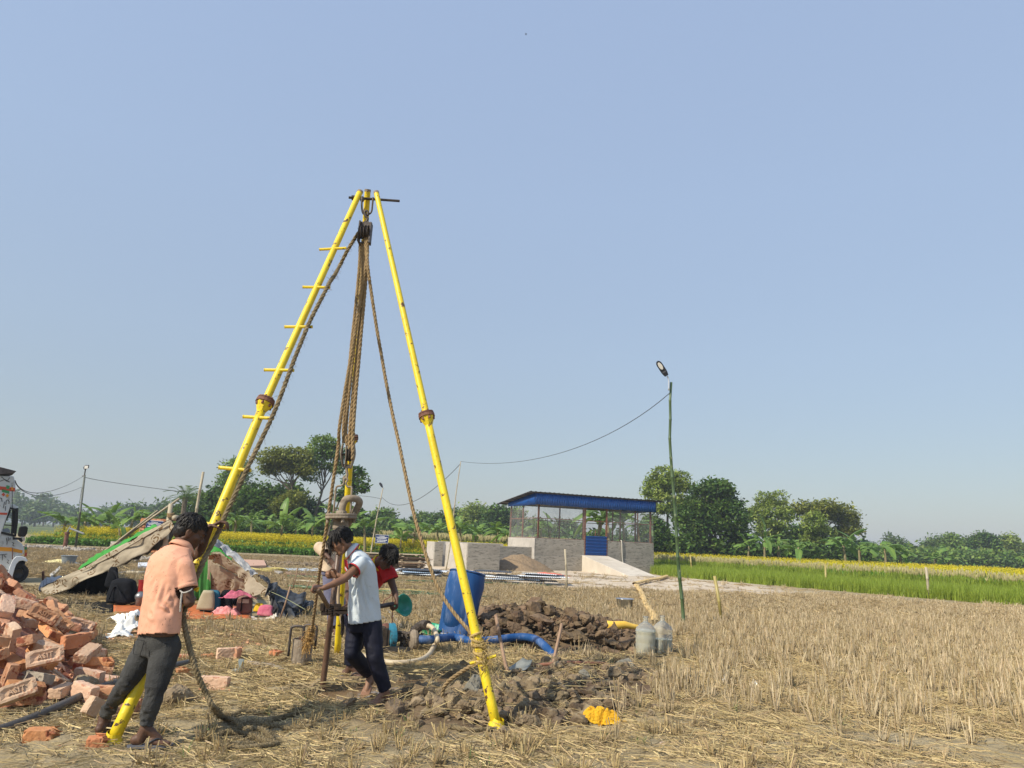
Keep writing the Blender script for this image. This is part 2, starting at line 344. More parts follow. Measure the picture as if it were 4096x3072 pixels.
def ground_mat():
    m = bpy.data.materials.new('ground'); m.use_nodes = True; t = m.node_tree; t.nodes.clear(); L = t.links.new
    out = nd(t, 'ShaderNodeOutputMaterial'); b = nd(t, 'ShaderNodeBsdfPrincipled'); b.inputs['Roughness'].default_value = .95; b.inputs['Specular IOR Level'].default_value = .2
    tc = nd(t, 'ShaderNodeTexCoord').outputs['Object']; at_ = nd(t, 'ShaderNodeVertexColor', layer_name='mask'); sp = nd(t, 'ShaderNodeSeparateColor'); L(at_.outputs[0], sp.inputs[0])
    def noise(s, d=5, st=None):
        n = nd(t, 'ShaderNodeTexNoise'); n.inputs['Scale'].default_value = s; n.inputs['Detail'].default_value = d; n.inputs['Roughness'].default_value = .62
        if st: mp = nd(t, 'ShaderNodeMapping'); mp.inputs['Scale'].default_value = st; L(tc, mp.inputs[0]); L(mp.outputs[0], n.inputs[0])
        else: L(tc, n.inputs[0])
        return n.outputs[0]
    def ramp(f, *st):
        r = nd(t, 'ShaderNodeValToRGB'); e = r.color_ramp.elements
        e[0].position, e[0].color = st[0][0], rgba(st[0][1]); e[1].position, e[1].color = st[1][0], rgba(st[1][1])
        for p, c_ in st[2:]: q = e.new(p); q.color = rgba(c_)
        L(f, r.inputs[0]); return r.outputs[0]
    def mix(f, a, b_):
        x = nd(t, 'ShaderNodeMix', data_type='RGBA')
        L(f, x.inputs[0]); L(a, x.inputs[6])
        if isinstance(b_, tuple): x.inputs[7].default_value = rgba(b_)
        else: L(b_, x.inputs[7])
        return x.outputs[2]
    clay = ramp(noise(3.0), (.3, (.22, .175, .105)), (.7, (.36, .30, .195)))
    straw = ramp(noise(1.3), (.35, (.33, .255, .135)), (.7, (.44, .35, .20)))
    fib = ramp(noise(1.0, 6, (6, 38, 1)), (.42, (0, 0, 0)), (.58, (1, 1, 1)))
    col = mix(fib, clay, straw)
    col = mix(ramp(noise(.33), (.45, (0, 0, 0)), (.6, (.5, .5, .5))), col, clay)
    col = mix(sp.outputs[0], col, ramp(noise(.9), (.35, (.50, .40, .29)), (.65, (.62, .53, .41))))
    col = mix(sp.outputs[1], col, ramp(noise(4), (.35, (.105, .072, .042)), (.65, (.19, .135, .08))))
    dm = nd(t, 'ShaderNodeMath', operation='MULTIPLY'); L(sp.outputs[2], dm.inputs[0]); L(ramp(noise(9), (.42, (.15, .15, .15)), (.6, (1, 1, 1))), dm.inputs[1])
    col = mix(dm.outputs[0], col, (.52, .24, .15))
    col = mix(at_.outputs[1], col, ramp(noise(.05), (.35, (.07, .11, .035)), (.65, (.16, .17, .06))))
    L(col, b.inputs['Base Color'])
    bu = nd(t, 'ShaderNodeBump'); bu.inputs['Strength'].default_value = .8; bu.inputs['Distance'].default_value = .02; L(noise(38, 6), bu.inputs['Height']); L(bu.outputs[0], b.inputs['Normal'])
    L(b.outputs[0], out.inputs[0]); return m
me.materials.append(ground_mat())
tag(link('ground', me), 'dry stubble ground of cracked clay reaching to the horizon', None, None, 'structure')
# muddy water in the trench
mb = MB(); P = spline(np.c_[TR, np.full(len(TR), -.040)], 16); a = np.gradient(P, axis=0); a = a/np.linalg.norm(a, axis=1)[:, None]; s_ = np.stack([-a[:, 1], a[:, 0], a[:, 2]*0], 1)
mb.grid(np.stack([P-s_*.3, P, P+s_*.3], 1))
water = mb.build('muddy_water', mat('muddy_water', (.20, .13, .07), (.24, .16, .09), 8, rough=.12, spec=.5)); tag(water, 'brown muddy water lying in the shallow trench', None, None, 'structure')
# ---------------------------------------------------------------- building and low walls (23 degrees off the picture plane)
BA = math.radians(23); E1 = V(math.cos(BA), math.sin(BA), 0); E2 = V(-math.sin(BA), math.cos(BA), 0); E3 = V(0, 0, 1); BAX = [E1, E2, E3]
def hit(P, d, px):                       # distance along d from P whose projection has x = px
    lo, hi = -3., 30.
    for _ in range(50):
        m_ = (lo+hi)/2
        if (proj(P+d*m_)[0] < px) == (d[0] > 0): lo = m_
        else: hi = m_
    return (lo+hi)/2
B0 = V(1.59, 39.0, 0)
def bp(u, v, z): return B0+E1*u+E2*v+E3*z
def bpx(x): return hit(B0, E1, c('bld', x, 0)[0])
BW = bpx(2008); BD = 3.6
def zat(P, n, x, y): p = ca(n, x, y, P[1]); return p[2]
zw = zat(B0, 'bld', 505, 663); PR = B0+E1*BW
zwr = zat(PR, 'bld', 2005, 745); zw = (zw+zwr)/2
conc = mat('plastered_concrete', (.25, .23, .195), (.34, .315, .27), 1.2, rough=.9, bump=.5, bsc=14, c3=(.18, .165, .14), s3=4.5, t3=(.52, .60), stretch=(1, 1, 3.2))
conc2 = mat('pale_plaster_and_sun', (.40, .365, .32), (.50, .46, .41), 1.4, rough=.9, bump=.4, bsc=9, c3=(.33, .31, .28), s3=4, t3=(.56, .7), stretch=(1, 1, 1.5))  # paler copy of the wall concrete; on left faces it paints in sunlight
bare = mat('ramp_concrete', (.50, .44, .36), (.62, .56, .47), .8, rough=.9, bump=.4, bsc=10, c3=(.40, .34, .27), s3=1.3, t3=(.58, .72))
rust = mat('rusty_steel', (.13, .055, .035), (.24, .11, .07), 9, rough=.75, bump=.3)
dark_in = mat('grey_roof_sheet', (.045, .04, .038), (.08, .07, .065), 3, rough=.6)
blue = mat('blue_sheet', (.004, .055, .235), (.006, .075, .30), 3, rough=.42, spec=.5, bump=.15, bsc=3)
bld = thing('pump_house', 'concrete walled shed with mesh sides and blue sheet fascia under a low tin roof', 'shed', bp(BW/2, BD/2, 0))
u1, u2 = bpx(1130), bpx(1418); ym = zw*.36
def wallpart(nm, u0, u1_, v0, v1, z0, z1, m):
    mb = MB(); mb.box(bp((u0+u1_)/2, (v0+v1)/2, (z0+z1)/2), (u1_-u0, v1-v0, z1-z0), BAX); return mb.build(nm, m, bld, bevel=.012)
th = .25
for (a, b, mm) in ((0, u1, conc), (u2, BW, conc)):
    wallpart('plinth', a-.0, b, -.03, th, -.3, zw*.45, mm)
    wallpart('wall', a, b, 0, th-.01, zw*.45+.002, zw, mm)
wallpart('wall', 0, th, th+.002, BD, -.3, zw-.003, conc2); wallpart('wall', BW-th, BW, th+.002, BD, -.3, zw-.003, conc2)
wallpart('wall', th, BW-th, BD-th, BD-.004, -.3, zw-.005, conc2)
# left face's sunlight painted in by a thin coat of paler plaster
wallpart('sunlit_plaster', -.018, -.002, -.02, BD+.01, -.3, zw-.01, conc2)
zd0 = zat(bp(u1, 0, 0), 'bld', 1130, 887); wallpart('floor', u1-.25, u2+.1, -.028, BD-.3, -.3, zd0-.01, conc)
# ramp
zr = zd0; L_ = 4.7; mb = MB(); ua, ub = bpx(1092), u2+.04
A = [bp(ua, -.031, -.2), bp(ub, -.031, -.2), bp(ub, -L_, -.2), bp(ua, -L_, -.2), bp(ua, -.031, zr), bp(ub, -.031, zr), bp(ub, -L_, .03), bp(ua, -L_, .03)]
mb.add(A, [(0, 3, 2, 1), (4, 5, 6, 7), (0, 1, 5, 4), (1, 2, 6, 5), (2, 3, 7, 6), (3, 0, 4, 7)][:])
mb.build('ramp', bare, bld, bevel=.02)
# roof: high at the front, falling to the back
zf = zat(B0, 'bld', 525, 95); zb_ = zat(B0, 'bld', 525, 240)
zfr = zat(PR, 'bld', 1995, 210); zbr = zat(PR, 'bld', 1995, 350); zf = (zf+zfr)/2; zb_ = (zb_+zbr)/2
def fascia(nm, u0, v0, u1_, v1, z0, z1a, z1b, off):
    P0 = bp(u0, v0, 0); P1 = bp(u1_, v1, 0); L = np.linalg.norm(P1-P0); n = int(L/.022); d = (P1-P0)/L; nn = V(d[1], -d[0], 0); g = []
    for i in range(n+1):
        t = i/n; q = P0+d*L*t+nn*(off+.016*math.sin(t*L/.15*2*math.pi)+.012*math.sin(t*3.1)); zt = z1a+(z1b-z1a)*t
        g.append([q+E3*(z0+.01*math.sin(t*9)), q+E3*zt])
    mb = MB(); mb.grid(np.array(g)); return mb.build(nm, blue, bld, smooth=True, solid=.003)
zrb = zf-.42                                            # roof height at the back
nsh = 4
for k in range(nsh): fascia('fascia_sheet', -.06+(BW+.12)*k/nsh-.02*(k > 0), -.10, -.06+(BW+.12)*(k+1)/nsh, -.10, zb_, zf, zf, .004*(k % 2))
fascia('fascia_sheet', -.08, BD+.05, -.08, -.10, zb_-.02, zrb, zf, 0.004); fascia('fascia_sheet', BW+.08, -.1, BW+.08, BD+.05, zb_, zf, zrb, 0.004)
def roofz(v): return zf+.04+(zrb-zf)*(v+.2)/(BD+.2)
nr = 9
for k in range(nr):                                      # corrugated roof sheets
    a, b = -.42+(BW+.84)*k/nr, -.42+(BW+.84)*(k+1)/nr+.03; n = int((b-a)/.03); g = []
    for i in range(n+1):
        u = a+(b-a)*i/n; w = abs((u/.28) % 1-.5)*2; h = .035*max(0, 1-w/.35)
        g.append([bp(u, v, roofz(v)+h+.003*(k % 2)) for v in (-.24, BD*.5, BD+.75)])
    mb = MB(); mb.grid(np.array(g)); mb.build('roof_sheet', dark_in, bld, solid=.003)
for v in np.linspace(-.12, BD+.6, 6):
    mb = MB(); mb.bar(bp(-.55, v, roofz(v)-.035), bp(BW+.55, v, roofz(v)-.035), .05, .05); mb.build('purlin', dark_in, bld)
def post(u, v, z0, z1, r=.028, m=rust, nm='post'):
    mb = MB(); mb.bar(bp(u, v, z0), bp(u, v, z1), r*2, r*2, hint=E1); return mb.build(nm, m, bld)
for x in (525, 1118, 1135, 1412, 1975): post(bpx(x)-(.0 if x != 525 else -.05), .08, zd0 if 1110 < x < 1450 else zw-.01, zb_+.1, .04 if x != 1118 else .03)
post(bpx(1270), .08, zw-.01, zw+.55, .018)
for v in (.12+(BD-.2)*.5, BD-.08): post(.08, v, zw-.01, zb_+.1, .035); post(BW-.08, v, zw-.01, zb_+.1, .035)
for x in (800, 1100, 1480, 1800): post(hit(bp(0, BD-.08, 0), E1, c('bld', x, 0)[0]), BD-.08, zw-.01, zb_+.1, .03)
for (za, m) in ((zw+.015, 'rail'), (zw+(zb_-zw)*.60, 'rail')):
    for (p, q) in (((0, .08), (BW, .08)), ((.08, 0), (.08, BD)), ((BW-.08, 0), (BW-.08, BD)), ((0, BD-.08), (BW, BD-.08))):
        segs = [(p, q)]
        if m == 'rail' and za < zw+.1 and p[1] == q[1] == .08: segs = [(p, (u1, .08)), ((u2, .08), q)]
        for a, b in segs: mb = MB(); mb.bar(bp(*a, za), bp(*b, za), .035, .035); mb.build('rail', rust, bld)
for (a, b, x0) in ((650, 355, 705), (825, 310, 765)):     # two props leaning inside
    mb = MB(); P = bp(bpx(x0), BD*.6, 0); q = ca('bld', a, b, P[1]); p = ca('bld', x0, 665, P[1]); p[2] = zw-.4; mb.tube([p, q], .025, 6); mb.build('prop', dark_in, bld)
def netting():
    m = bpy.data.materials.new('wire_netting'); m.use_nodes = True; t = m.node_tree; t.nodes.clear(); L = t.links.new
    out = nd(t, 'ShaderNodeOutputMaterial'); b = nd(t, 'ShaderNodeBsdfPrincipled'); b.inputs['Base Color'].default_value = (.45, .45, .45, 1); b.inputs['Roughness'].default_value = .5
    tc = nd(t, 'ShaderNodeTexCoord').outputs['Object']; no = nd(t, 'ShaderNodeTexNoise'); no.inputs['Scale'].default_value = 2.2; L(tc, no.inputs[0])
    mr = nd(t, 'ShaderNodeMapRange'); mr.inputs[1].default_value = .3; mr.inputs[2].default_value = .7; mr.inputs[3].default_value = .08; mr.inputs[4].default_value = .22; L(no.outputs[0], mr.inputs[0])
    tr = nd(t, 'ShaderNodeBsdfTransparent'); mx = nd(t, 'ShaderNodeMixShader'); L(mr.outputs[0], mx.inputs[0]); L(tr.outputs[0], mx.inputs[1]); L(b.outputs[0], mx.inputs[2]); L(mx.outputs[0], out.inputs[0]); return m
net = netting()
for (a, b) in (((0, .04), (u1, .04)), ((u2, .04), (BW, .04)), ((.04, 0), (.04, BD)), ((BW-.04, 0), (BW-.04, BD)), ((0, BD-.04), (BW, BD-.04))):
    mb = MB(); mb.quad([bp(*a, zw), bp(*b, zw), bp(*b, zb_+.1), bp(*a, zb_+.1)]); mb.build('wire_netting', net, bld)
# blue slatted door
dz0, dz1 = zd0+.02, zat(bp(u1, 0, 0), 'bld', 1140, 640); nd_ = 6
for k in range(nd_):
    za = dz0+(dz1-dz0)*k/nd_; zb2 = dz0+(dz1-dz0)*(k+1)/nd_-.004; mb = MB()
    prof = [(0, za), (0, zb2-.07), (-.045, zb2-.04), (-.045, zb2-.01), (0, zb2)]
    mb.grid([[bp(bpx(1140), .0+q, z) for q, z in prof], [bp(bpx(1405), .0+q, z) for q, z in prof]]); mb.build('door_panel', blue, bld, solid=.003)
mb = MB()
for x in (1128, 1410): mb.bar(bp(bpx(x), .01, dz0-.03), bp(bpx(x), .01, dz1+.03), .05, .05, hint=E1)
mb.bar(bp(bpx(1128), .01, dz0-.03), bp(bpx(1410), .01, dz0-.03), .04, .04); mb.build('door_frame', rust, bld)
# pale pipe leaning down the right wall
mb = MB(); up_ = bpx(1590); mb.tube(spline([bp(up_, .05, zw+.08), bp(up_, -.06, zw+.02), bp(up_+.04, -.06, zw*.6), bp(up_+.1, -.07, zw*.3), bp(up_+.16, -.2, .02)], 12), .03, 7)
one('hose', mb, mat('pale_pvc', (.45, .42, .36), (.5, .47, .4), 6, rough=.5), 'thin pale hose hanging down the shed wall right of its blue door', 'hose', smooth=True)
# low walls to the left
W0 = V(-1.78, 35.08, 0); wl = thing('settling_tank', 'pale roofless concrete tank of low walls left of the shed', 'tank', W0+E2*1.5)
def low(P, du, dv, h, m, nm='wall'):
    mb = MB(); mb.box(P+E1*du/2+E2*dv/2+E3*(h/2-.15), (abs(du), abs(dv), h+.3), BAX); return mb.build(nm, m, wl, bevel=.012)
hl = ca(7, 340, 748, W0[1])[2]; lf = hit(W0, E1, c(7, 597, 0)[0]); lb = hit(W0, E2, c(7, 160, 0)[0])
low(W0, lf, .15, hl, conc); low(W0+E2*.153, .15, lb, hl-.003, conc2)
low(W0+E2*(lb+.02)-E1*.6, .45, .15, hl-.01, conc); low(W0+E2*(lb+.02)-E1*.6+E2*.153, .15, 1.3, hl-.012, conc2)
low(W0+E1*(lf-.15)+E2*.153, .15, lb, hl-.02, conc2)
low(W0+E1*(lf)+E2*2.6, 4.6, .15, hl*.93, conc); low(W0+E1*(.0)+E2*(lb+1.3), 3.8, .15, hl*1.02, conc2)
# loose sand heap between tank and shed
sp0 = (G(*c(7, 600, 975))+G(*c(7, 900, 975)))/2; sp0 = V(ca(7, 745, 970, 37.6)[0], 37.6, 0)
th_ = np.linspace(0, 2*math.pi, 60, endpoint=False); rr = np.linspace(0, 1, 22); g = []
hs = ca(7, 760, 832, 37.6)[2]
for r in rr:
    x = sp0[0]+np.cos(th_)*r*1.75*(1+.12*np.sin(th_*3+1)); y = sp0[1]+np.sin(th_)*r*1.3
    z = hs*np.clip(1-r**1.35, 0, 1)*(1)+(fbm(x*9, y*9, 5, 3)-.5)*.09*(r < .98)-.02*(r > .9); z = np.minimum(z, hs*.93+(fbm(x*3, y*3, 8)-.5)*.1)
    g.append(np.stack([x, y, z], 1))
mb = MB(); mb.grid(g, closed=True)
sd = mb.build('sand_heap', mat('sand', (.20, .14, .085), (.29, .21, .13), 14, rough=.95, bump=1, bsc=16), smooth=False); tag(sd, 'brown sand heap piled between the tank and the shed', 'sand heap', None, None)
# ---------------------------------------------------------------- haze
mb = MB(); mb.box((0, 450, 14), (1500, 1300, 32)); hz = mb.build('haze', None)
hm = bpy.data.materials.new('haze'); hm.use_nodes = True; t = hm.node_tree; t.nodes.clear()
pv = nd(t, 'ShaderNodeVolumePrincipled'); pv.inputs['Color'].default_value = (.80, .88, 1.0, 1); pv.inputs['Density'].default_value = .0008; pv.inputs['Anisotropy'].default_value = .1
t.links.new(pv.outputs[0], nd(t, 'ShaderNodeOutputMaterial').inputs[1]); hz.data.materials.clear(); hz.data.materials.append(hm); tag(hz, 'thin pale winter haze over the fields', None, None, 'stuff')

# ---------------------------------------------------------------- instancing for uncountable plants
def src_coll(name, objs):
    cl = bpy.data.collections.new(name)
    for o in objs: cl.objects.link(o); COL.objects.unlink(o)
    return cl
def scatter(name, pts, rot, scl, cl, label, nsrc):
    pts = np.asarray(pts, np.float32); n = len(pts); me = bpy.data.meshes.new(name); me.vertices.add(n); me.vertices.foreach_set('co', pts.ravel())
    a = me.attributes.new('rot', 'FLOAT_VECTOR', 'POINT'); a.data.foreach_set('vector', np.asarray(rot, np.float32).ravel())
    scl = np.asarray(scl, np.float32); scl = np.repeat(scl[:, None], 3, 1) if scl.ndim == 1 else scl
    a = me.attributes.new('scl', 'FLOAT_VECTOR', 'POINT'); a.data.foreach_set('vector', scl.ravel())
    a = me.attributes.new('idx', 'INT', 'POINT'); a.data.foreach_set('value', RNG.integers(0, nsrc, n).astype(np.int32))
    o = link(name, me); tag(o, label, None, None, 'stuff')
    g = bpy.data.node_groups.new(name, 'GeometryNodeTree'); g.interface.new_socket('Geometry', in_out='INPUT', socket_type='NodeSocketGeometry'); g.interface.new_socket('Geometry', in_out='OUTPUT', socket_type='NodeSocketGeometry')
    N = g.nodes.new; L = g.links.new; gi = N('NodeGroupInput'); go = N('NodeGroupOutput'); ip = N('GeometryNodeInstanceOnPoints'); ci = N('GeometryNodeCollectionInfo')
    ci.inputs[0].default_value = cl; ci.inputs[1].default_value = True; ci.inputs[2].default_value = True
    def na(nm, ty): q = N('GeometryNodeInputNamedAttribute'); q.data_type = ty; q.inputs[0].default_value = nm; return q.outputs[0]
    ip.inputs['Pick Instance'].default_value = True
    L(gi.outputs[0], ip.inputs['Points']); L(ci.outputs[0], ip.inputs['Instance']); L(na('idx', 'INT'), ip.inputs['Instance Index'])
    L(na('rot', 'FLOAT_VECTOR'), ip.inputs['Rotation']); L(na('scl', 'FLOAT_VECTOR'), ip.inputs['Scale']); L(ip.outputs[0], go.inputs[0])
    q = o.modifiers.new('instances', 'NODES'); q.node_group = g; return o
def rz(n, tilt=0): return np.stack([RNG.normal(0, tilt, n) if tilt else np.zeros(n), RNG.normal(0, tilt, n) if tilt else np.zeros(n), RNG.uniform(0, 6.283, n)], 1)
def blade(mb, base, ang, h, lean, w, seg=3, m=0, droop=0.0, topw=.15):
    d = V(math.cos(ang), math.sin(ang), 0); s = V(-d[1], d[0], 0); g = []
    for i in range(seg+1):
        t = i/seg; p = np.array(base)+V(0, 0, 1)*h*(t-droop*t*t)+d*lean*(t**1.6); ww = w*(1-(1-topw)*t**1.5); g.append([p-s*ww/2, p+s*ww/2])
    mb.cm = m; mb.grid(g); mb.cm = 0
def cards(cen, size, up=.35, asp=1.6, drp=0.0):                 # one leaf-shaped quad at each centre
    n = len(cen); nn = RNG.normal(size=(n, 3)); nn[:, 2] = np.abs(nn[:, 2])*(1+up)+up; nn /= np.linalg.norm(nn, axis=1)[:, None]
    a = RNG.normal(size=(n, 3)); a[:, 2] -= drp; a -= nn*(a*nn).sum(1)[:, None]; a /= np.linalg.norm(a, axis=1)[:, None]; b = np.cross(nn, a)
    s = (size*RNG.uniform(.6, 1.35, n))[:, None]; A = a*s*asp/2; B = b*s/2
    v = np.stack([cen-A, cen-B*.9+A*.1, cen+A, cen+B*.9+A*.1], 1).reshape(-1, 3); return v, np.arange(4*n).reshape(-1, 4)
def crown_pts(lobes, n, clump, cs, shell=.55, flatb=.5):
    w = np.array([q[1][0]*q[1][2] for q in lobes]); w = w/w.sum(); nc = max(3, n//clump); out = []
    k = RNG.choice(len(lobes), nc, p=w)
    for j in range(len(lobes)):
        m_ = int((k == j).sum());
        if not m_: continue
        d = RNG.normal(size=(m_, 3)); d /= np.linalg.norm(d, axis=1)[:, None]; d[:, 2] = np.where(d[:, 2] < -flatb, d[:, 2]*.5, d[:, 2])
        r = RNG.uniform(shell, 1.0, m_)**.6; wob = 1+.28*n3(d*1.0+j*3.1, 2.1, 3)
        out.append(np.array(lobes[j][0])+d*(r*wob)[:, None]*np.array(lobes[j][1]))
    cc = np.concatenate(out); p = np.repeat(cc, clump, 0)+RNG.normal(size=(len(cc)*clump, 3))*cs*np.array([1, 1, .62]); return p
leafm = lambda n, c1, c2, tr=.35, isl=.45, sc=.5: mat(n, c1, c2, sc, rough=.55, spec=.35, isl=isl, trans=tr, det=2)
L_DARK = leafm('dark_foliage', (.045, .10, .018), (.12, .20, .03), isl=.6); L_MID = leafm('mid_foliage', (.10, .19, .03), (.20, .29, .05), isl=.55)
L_OLIVE = leafm('olive_foliage', (.17, .20, .035), (.24, .26, .045)); L_BRIGHT = leafm('bright_foliage', (.20, .28, .045), (.27, .33, .07)); L_FAR = leafm('far_foliage', (.09, .155, .045), (.14, .20, .06))
bark = mat('bark', (.11, .085, .06), (.19, .155, .115), 3, rough=.9, bump=.5, bsc=12); bark2 = mat('pale_bark', (.25, .21, .16), (.34, .29, .22), 3, rough=.9)
def tree(label, Y, lobes, trunks, lm, n, size, cs, clump=14, group=None, bm=bark, r0=.16, shell=.55, up=.35, asp=1.6, drp=0, name='tree', dj=.55):
    k = Y/FPX; LB = []
    for (x, y, rx, ry) in lobes: p = at(x, y, Y+random.uniform(-dj, dj)*rx*k); LB.append((p, V(rx*k, rx*k*.85, ry*k)))
    b = at(*trunks[0][0], Y); b[2] = 0; T = thing(name, label, 'tree', b, group)
    mb = MB()
    for q, tr in enumerate(trunks):
        pts = [at(x, y, Y+(random.uniform(-.6, .6) if i > 1 else 0)) for i, (x, y) in enumerate(tr)]
        if q == 0: pts[0][2] = -.2
        P = spline(pts, max(4, 3*len(pts))); s0 = r0 if q == 0 else r0*.55; mb.tube(P, np.linspace(s0, s0*.28, len(P)), 7)
        if q == 0: main = P
    for j in range(min(9, 3*len(LB))):                                 # limbs into the crown
        l = LB[j % len(LB)]; s = main[int(len(main)*random.uniform(.45, .95))]; e = l[0]+RNG.normal(size=3)*l[1]*.45
        mb.tube(spline([s, (s+e)/2+RNG.normal(size=3)*.15, e], 6), np.linspace(r0*.4, r0*.1, 6), 5)
    mb.build('trunk', bm, T, smooth=True)
    v, f = cards(crown_pts(LB, n, clump, cs, shell), size, up, asp, drp); arr_obj('crown', v, f, lm, T, smooth=False); return T
gl = 'trees of the dark grove left of centre'
tree('very dark dense mango tree mass at the left end of the grove behind the bananas', 74, [(800, 2060, 90, 70), (900, 2020, 85, 75), (700, 2095, 60, 45), (960, 2070, 80, 70)], [[(850, 2160), (850, 2060), (860, 2000)]], L_DARK, 9000, .30, .5, r0=.3)
tree('broad dark mango tree with rounded top filling the middle of the grove', 70, [(1040, 2030, 100, 85), (1120, 2060, 95, 75), (1210, 2060, 70, 70), (1150, 1990, 60, 50)], [[(1090, 2160), (1090, 2060), (1080, 1990)]], L_DARK, 11000, .28, .5, r0=.3)
tree('tall flat-crowned olive green tree rising above the grove left of the rope', 66, [(1110, 1835, 75, 38), (1180, 1830, 70, 38), (1075, 1880, 38, 26), (1200, 1880, 55, 32), (1150, 1865, 70, 30)], [[(1152, 2150), (1158, 2030), (1168, 1950), (1160, 1880)], [(1163, 1960), (1120, 1925), (1085, 1890)], [(1166, 1950), (1195, 1900), (1215, 1870)]], L_OLIVE, 9000, .17, .24, clump=12, bm=bark, r0=.17)
tree('tall slender green tree with open crown beside the tackle rope, thin limbs showing', 68, [(1300, 1775, 55, 32), (1265, 1810, 45, 34), (1335, 1815, 50, 40), (1270, 1860, 42, 26), (1350, 1870, 32, 38), (1240, 1905, 36, 32)], [[(1232, 2100), (1275, 2010), (1290, 1960), (1310, 1850)], [(1285, 1985), (1282, 1930), (1262, 1840)], [(1290, 1960), (1325, 1900), (1345, 1830)], [(1300, 1930), (1298, 1860), (1300, 1780)], [(1270, 2020), (1310, 1995), (1350, 1970)]], L_MID, 5200, .17, .22, clump=10, bm=bark, r0=.15)
tree('small tree with drooping dark leaf sprays right of the yellow back leg', 60, [(1425, 1890, 24, 22), (1445, 1950, 26, 28), (1400, 1930, 26, 40), (1375, 1985, 40, 30), (1455, 1905, 12, 16)], [[(1300, 2110), (1350, 2020), (1395, 1960), (1440, 1900)], [(1380, 1985), (1420, 1970), (1450, 1965)]], L_DARK, 1500, .22, .22, clump=9, r0=.09)
tree('yellowish low bushy tree with pale twisted trunk under the tall flat-crowned tree', 64, [(1150, 2015, 50, 26), (1180, 1990, 40, 24), (1120, 2030, 30, 22)], [[(1158, 2110), (1150, 2085), (1160, 2050), (1150, 2020)], [(1150, 2100), (1140, 2060), (1130, 2030)]], L_OLIVE, 1600, .2, .28, bm=bark2, r0=.11)
tree('pale green tree behind the upper rung at the left end of the grove', 88, [(945, 1885, 45, 45), (915, 1925, 35, 28), (975, 1960, 40, 40)], [[(960, 2130), (955, 2000), (945, 1900)]], L_MID, 3800, .22, .4, r0=.2)
tree('dark bushy tree right of the swivel pipe, above the bananas', 70, [(1420, 2090, 52, 48), (1460, 2120, 40, 36), (1390, 2120, 40, 40)], [[(1420, 2170), (1420, 2090)]], L_DARK, 3500, .26, .4, r0=.15)
for i, (x, y, rx, ry, Y, lm, lb) in enumerate([
  (1535, 2085, 46, 42, 105, L_MID, 'round green tree left of the leaning thin bamboo light pole'), (1610, 2120, 50, 36, 110, L_FAR, 'low dark tree right of the thin bamboo light pole'), (1690, 2090, 40, 34, 120, L_MID, 'green tree seen left of the right yellow leg, nearer one'),
  (1760, 2100, 46, 42, 110, L_DARK, 'dark tree directly behind the right yellow leg'), (1830, 2085, 40, 40, 112, L_DARK, 'dark rounded tree right of the right yellow leg'), (1905, 2070, 62, 50, 108, L_BRIGHT, 'light green tree with broad crown above the concrete tank'),
  (1990, 2075, 55, 52, 105, L_DARK, 'dark tree with grey green crown between tank and shed'), (2060, 2080, 36, 46, 108, L_MID, 'tree touching the left posts of the shed'), (2150, 2120, 50, 40, 110, L_FAR, 'low tree seen through the left netting of the shed'), (2265, 2120, 50, 36, 120, L_FAR, 'dark tree seen through the middle netting of the shed'), (1565, 2140, 40, 26, 100, L_DARK, 'low dark bushy tree left of the blue sign board'), (1940, 2130, 70, 34, 95, L_DARK, 'dark low tree behind the tank bananas')]):
    tree(lb, Y, [(x, y, rx, ry), (x-rx*.5, y+ry*.5, rx*.6, ry*.6), (x+rx*.5, y+ry*.45, rx*.6, ry*.6), (x+rx*.1, y-ry*.35, rx*.5, ry*.6)], [[(x, 2180), (x+3, y+20), (x, y-10)]], lm, 3000, .30, .5, group='trees along the far side of the field', r0=.16)
# right hand group
tree('tall light green willowy tree behind the bamboo lamp pole', 72, [(2660, 1920, 55, 50), (2620, 1960, 45, 50), (2720, 1940, 50, 55), (2680, 2020, 85, 60), (2740, 2050, 50, 50), (2610, 2100, 40, 40)], [[(2670, 2205), (2670, 2100), (2672, 1990), (2670, 1900)], [(2665, 2195), (2640, 2110), (2620, 1990)]], L_BRIGHT, 9500, .16, .26, clump=12, bm=bark, drp=1.2, asp=2.4)
tree('big round dark green tree right of the bamboo lamp pole', 68, [(2850, 2020, 105, 88), (2800, 2080, 90, 75), (2910, 2080, 85, 80), (2860, 1965, 70, 42), (2780, 2130, 60, 50), (2940, 2140, 55, 45)], [[(2845, 2215), (2845, 2100), (2850, 2000)], [(2858, 2215), (2862, 2130), (2890, 2060)]], L_DARK, 17000, .22, .34, clump=16, r0=.26)
tree('light feathery tree standing between the round dark tree and the last big one', 74, [(3060, 2010, 40, 36), (3110, 2000, 35, 36), (3030, 2060, 42, 40), (3090, 2080, 60, 60), (3140, 2060, 34, 36), (3070, 2130, 50, 40)], [[(3090, 2215), (3085, 2120), (3080, 2030)], [(3095, 2215), (3110, 2110), (3120, 2020)]], L_BRIGHT, 7500, .15, .24, clump=12, drp=.6, asp=2.2)
tree('spreading tree with dark flat top at the right end of the near group', 76, [(3225, 2035, 55, 26), (3300, 2030, 60, 26), (3370, 2060, 55, 40), (3400, 2110, 40, 45), (3260, 2060, 60, 30), (3350, 2150, 45, 40)], [[(3290, 2225), (3290, 2150), (3300, 2060)], [(3320, 2225), (3340, 2150), (3370, 2090)]], L_OLIVE, 8500, .2, .3, clump=12, r0=.2)
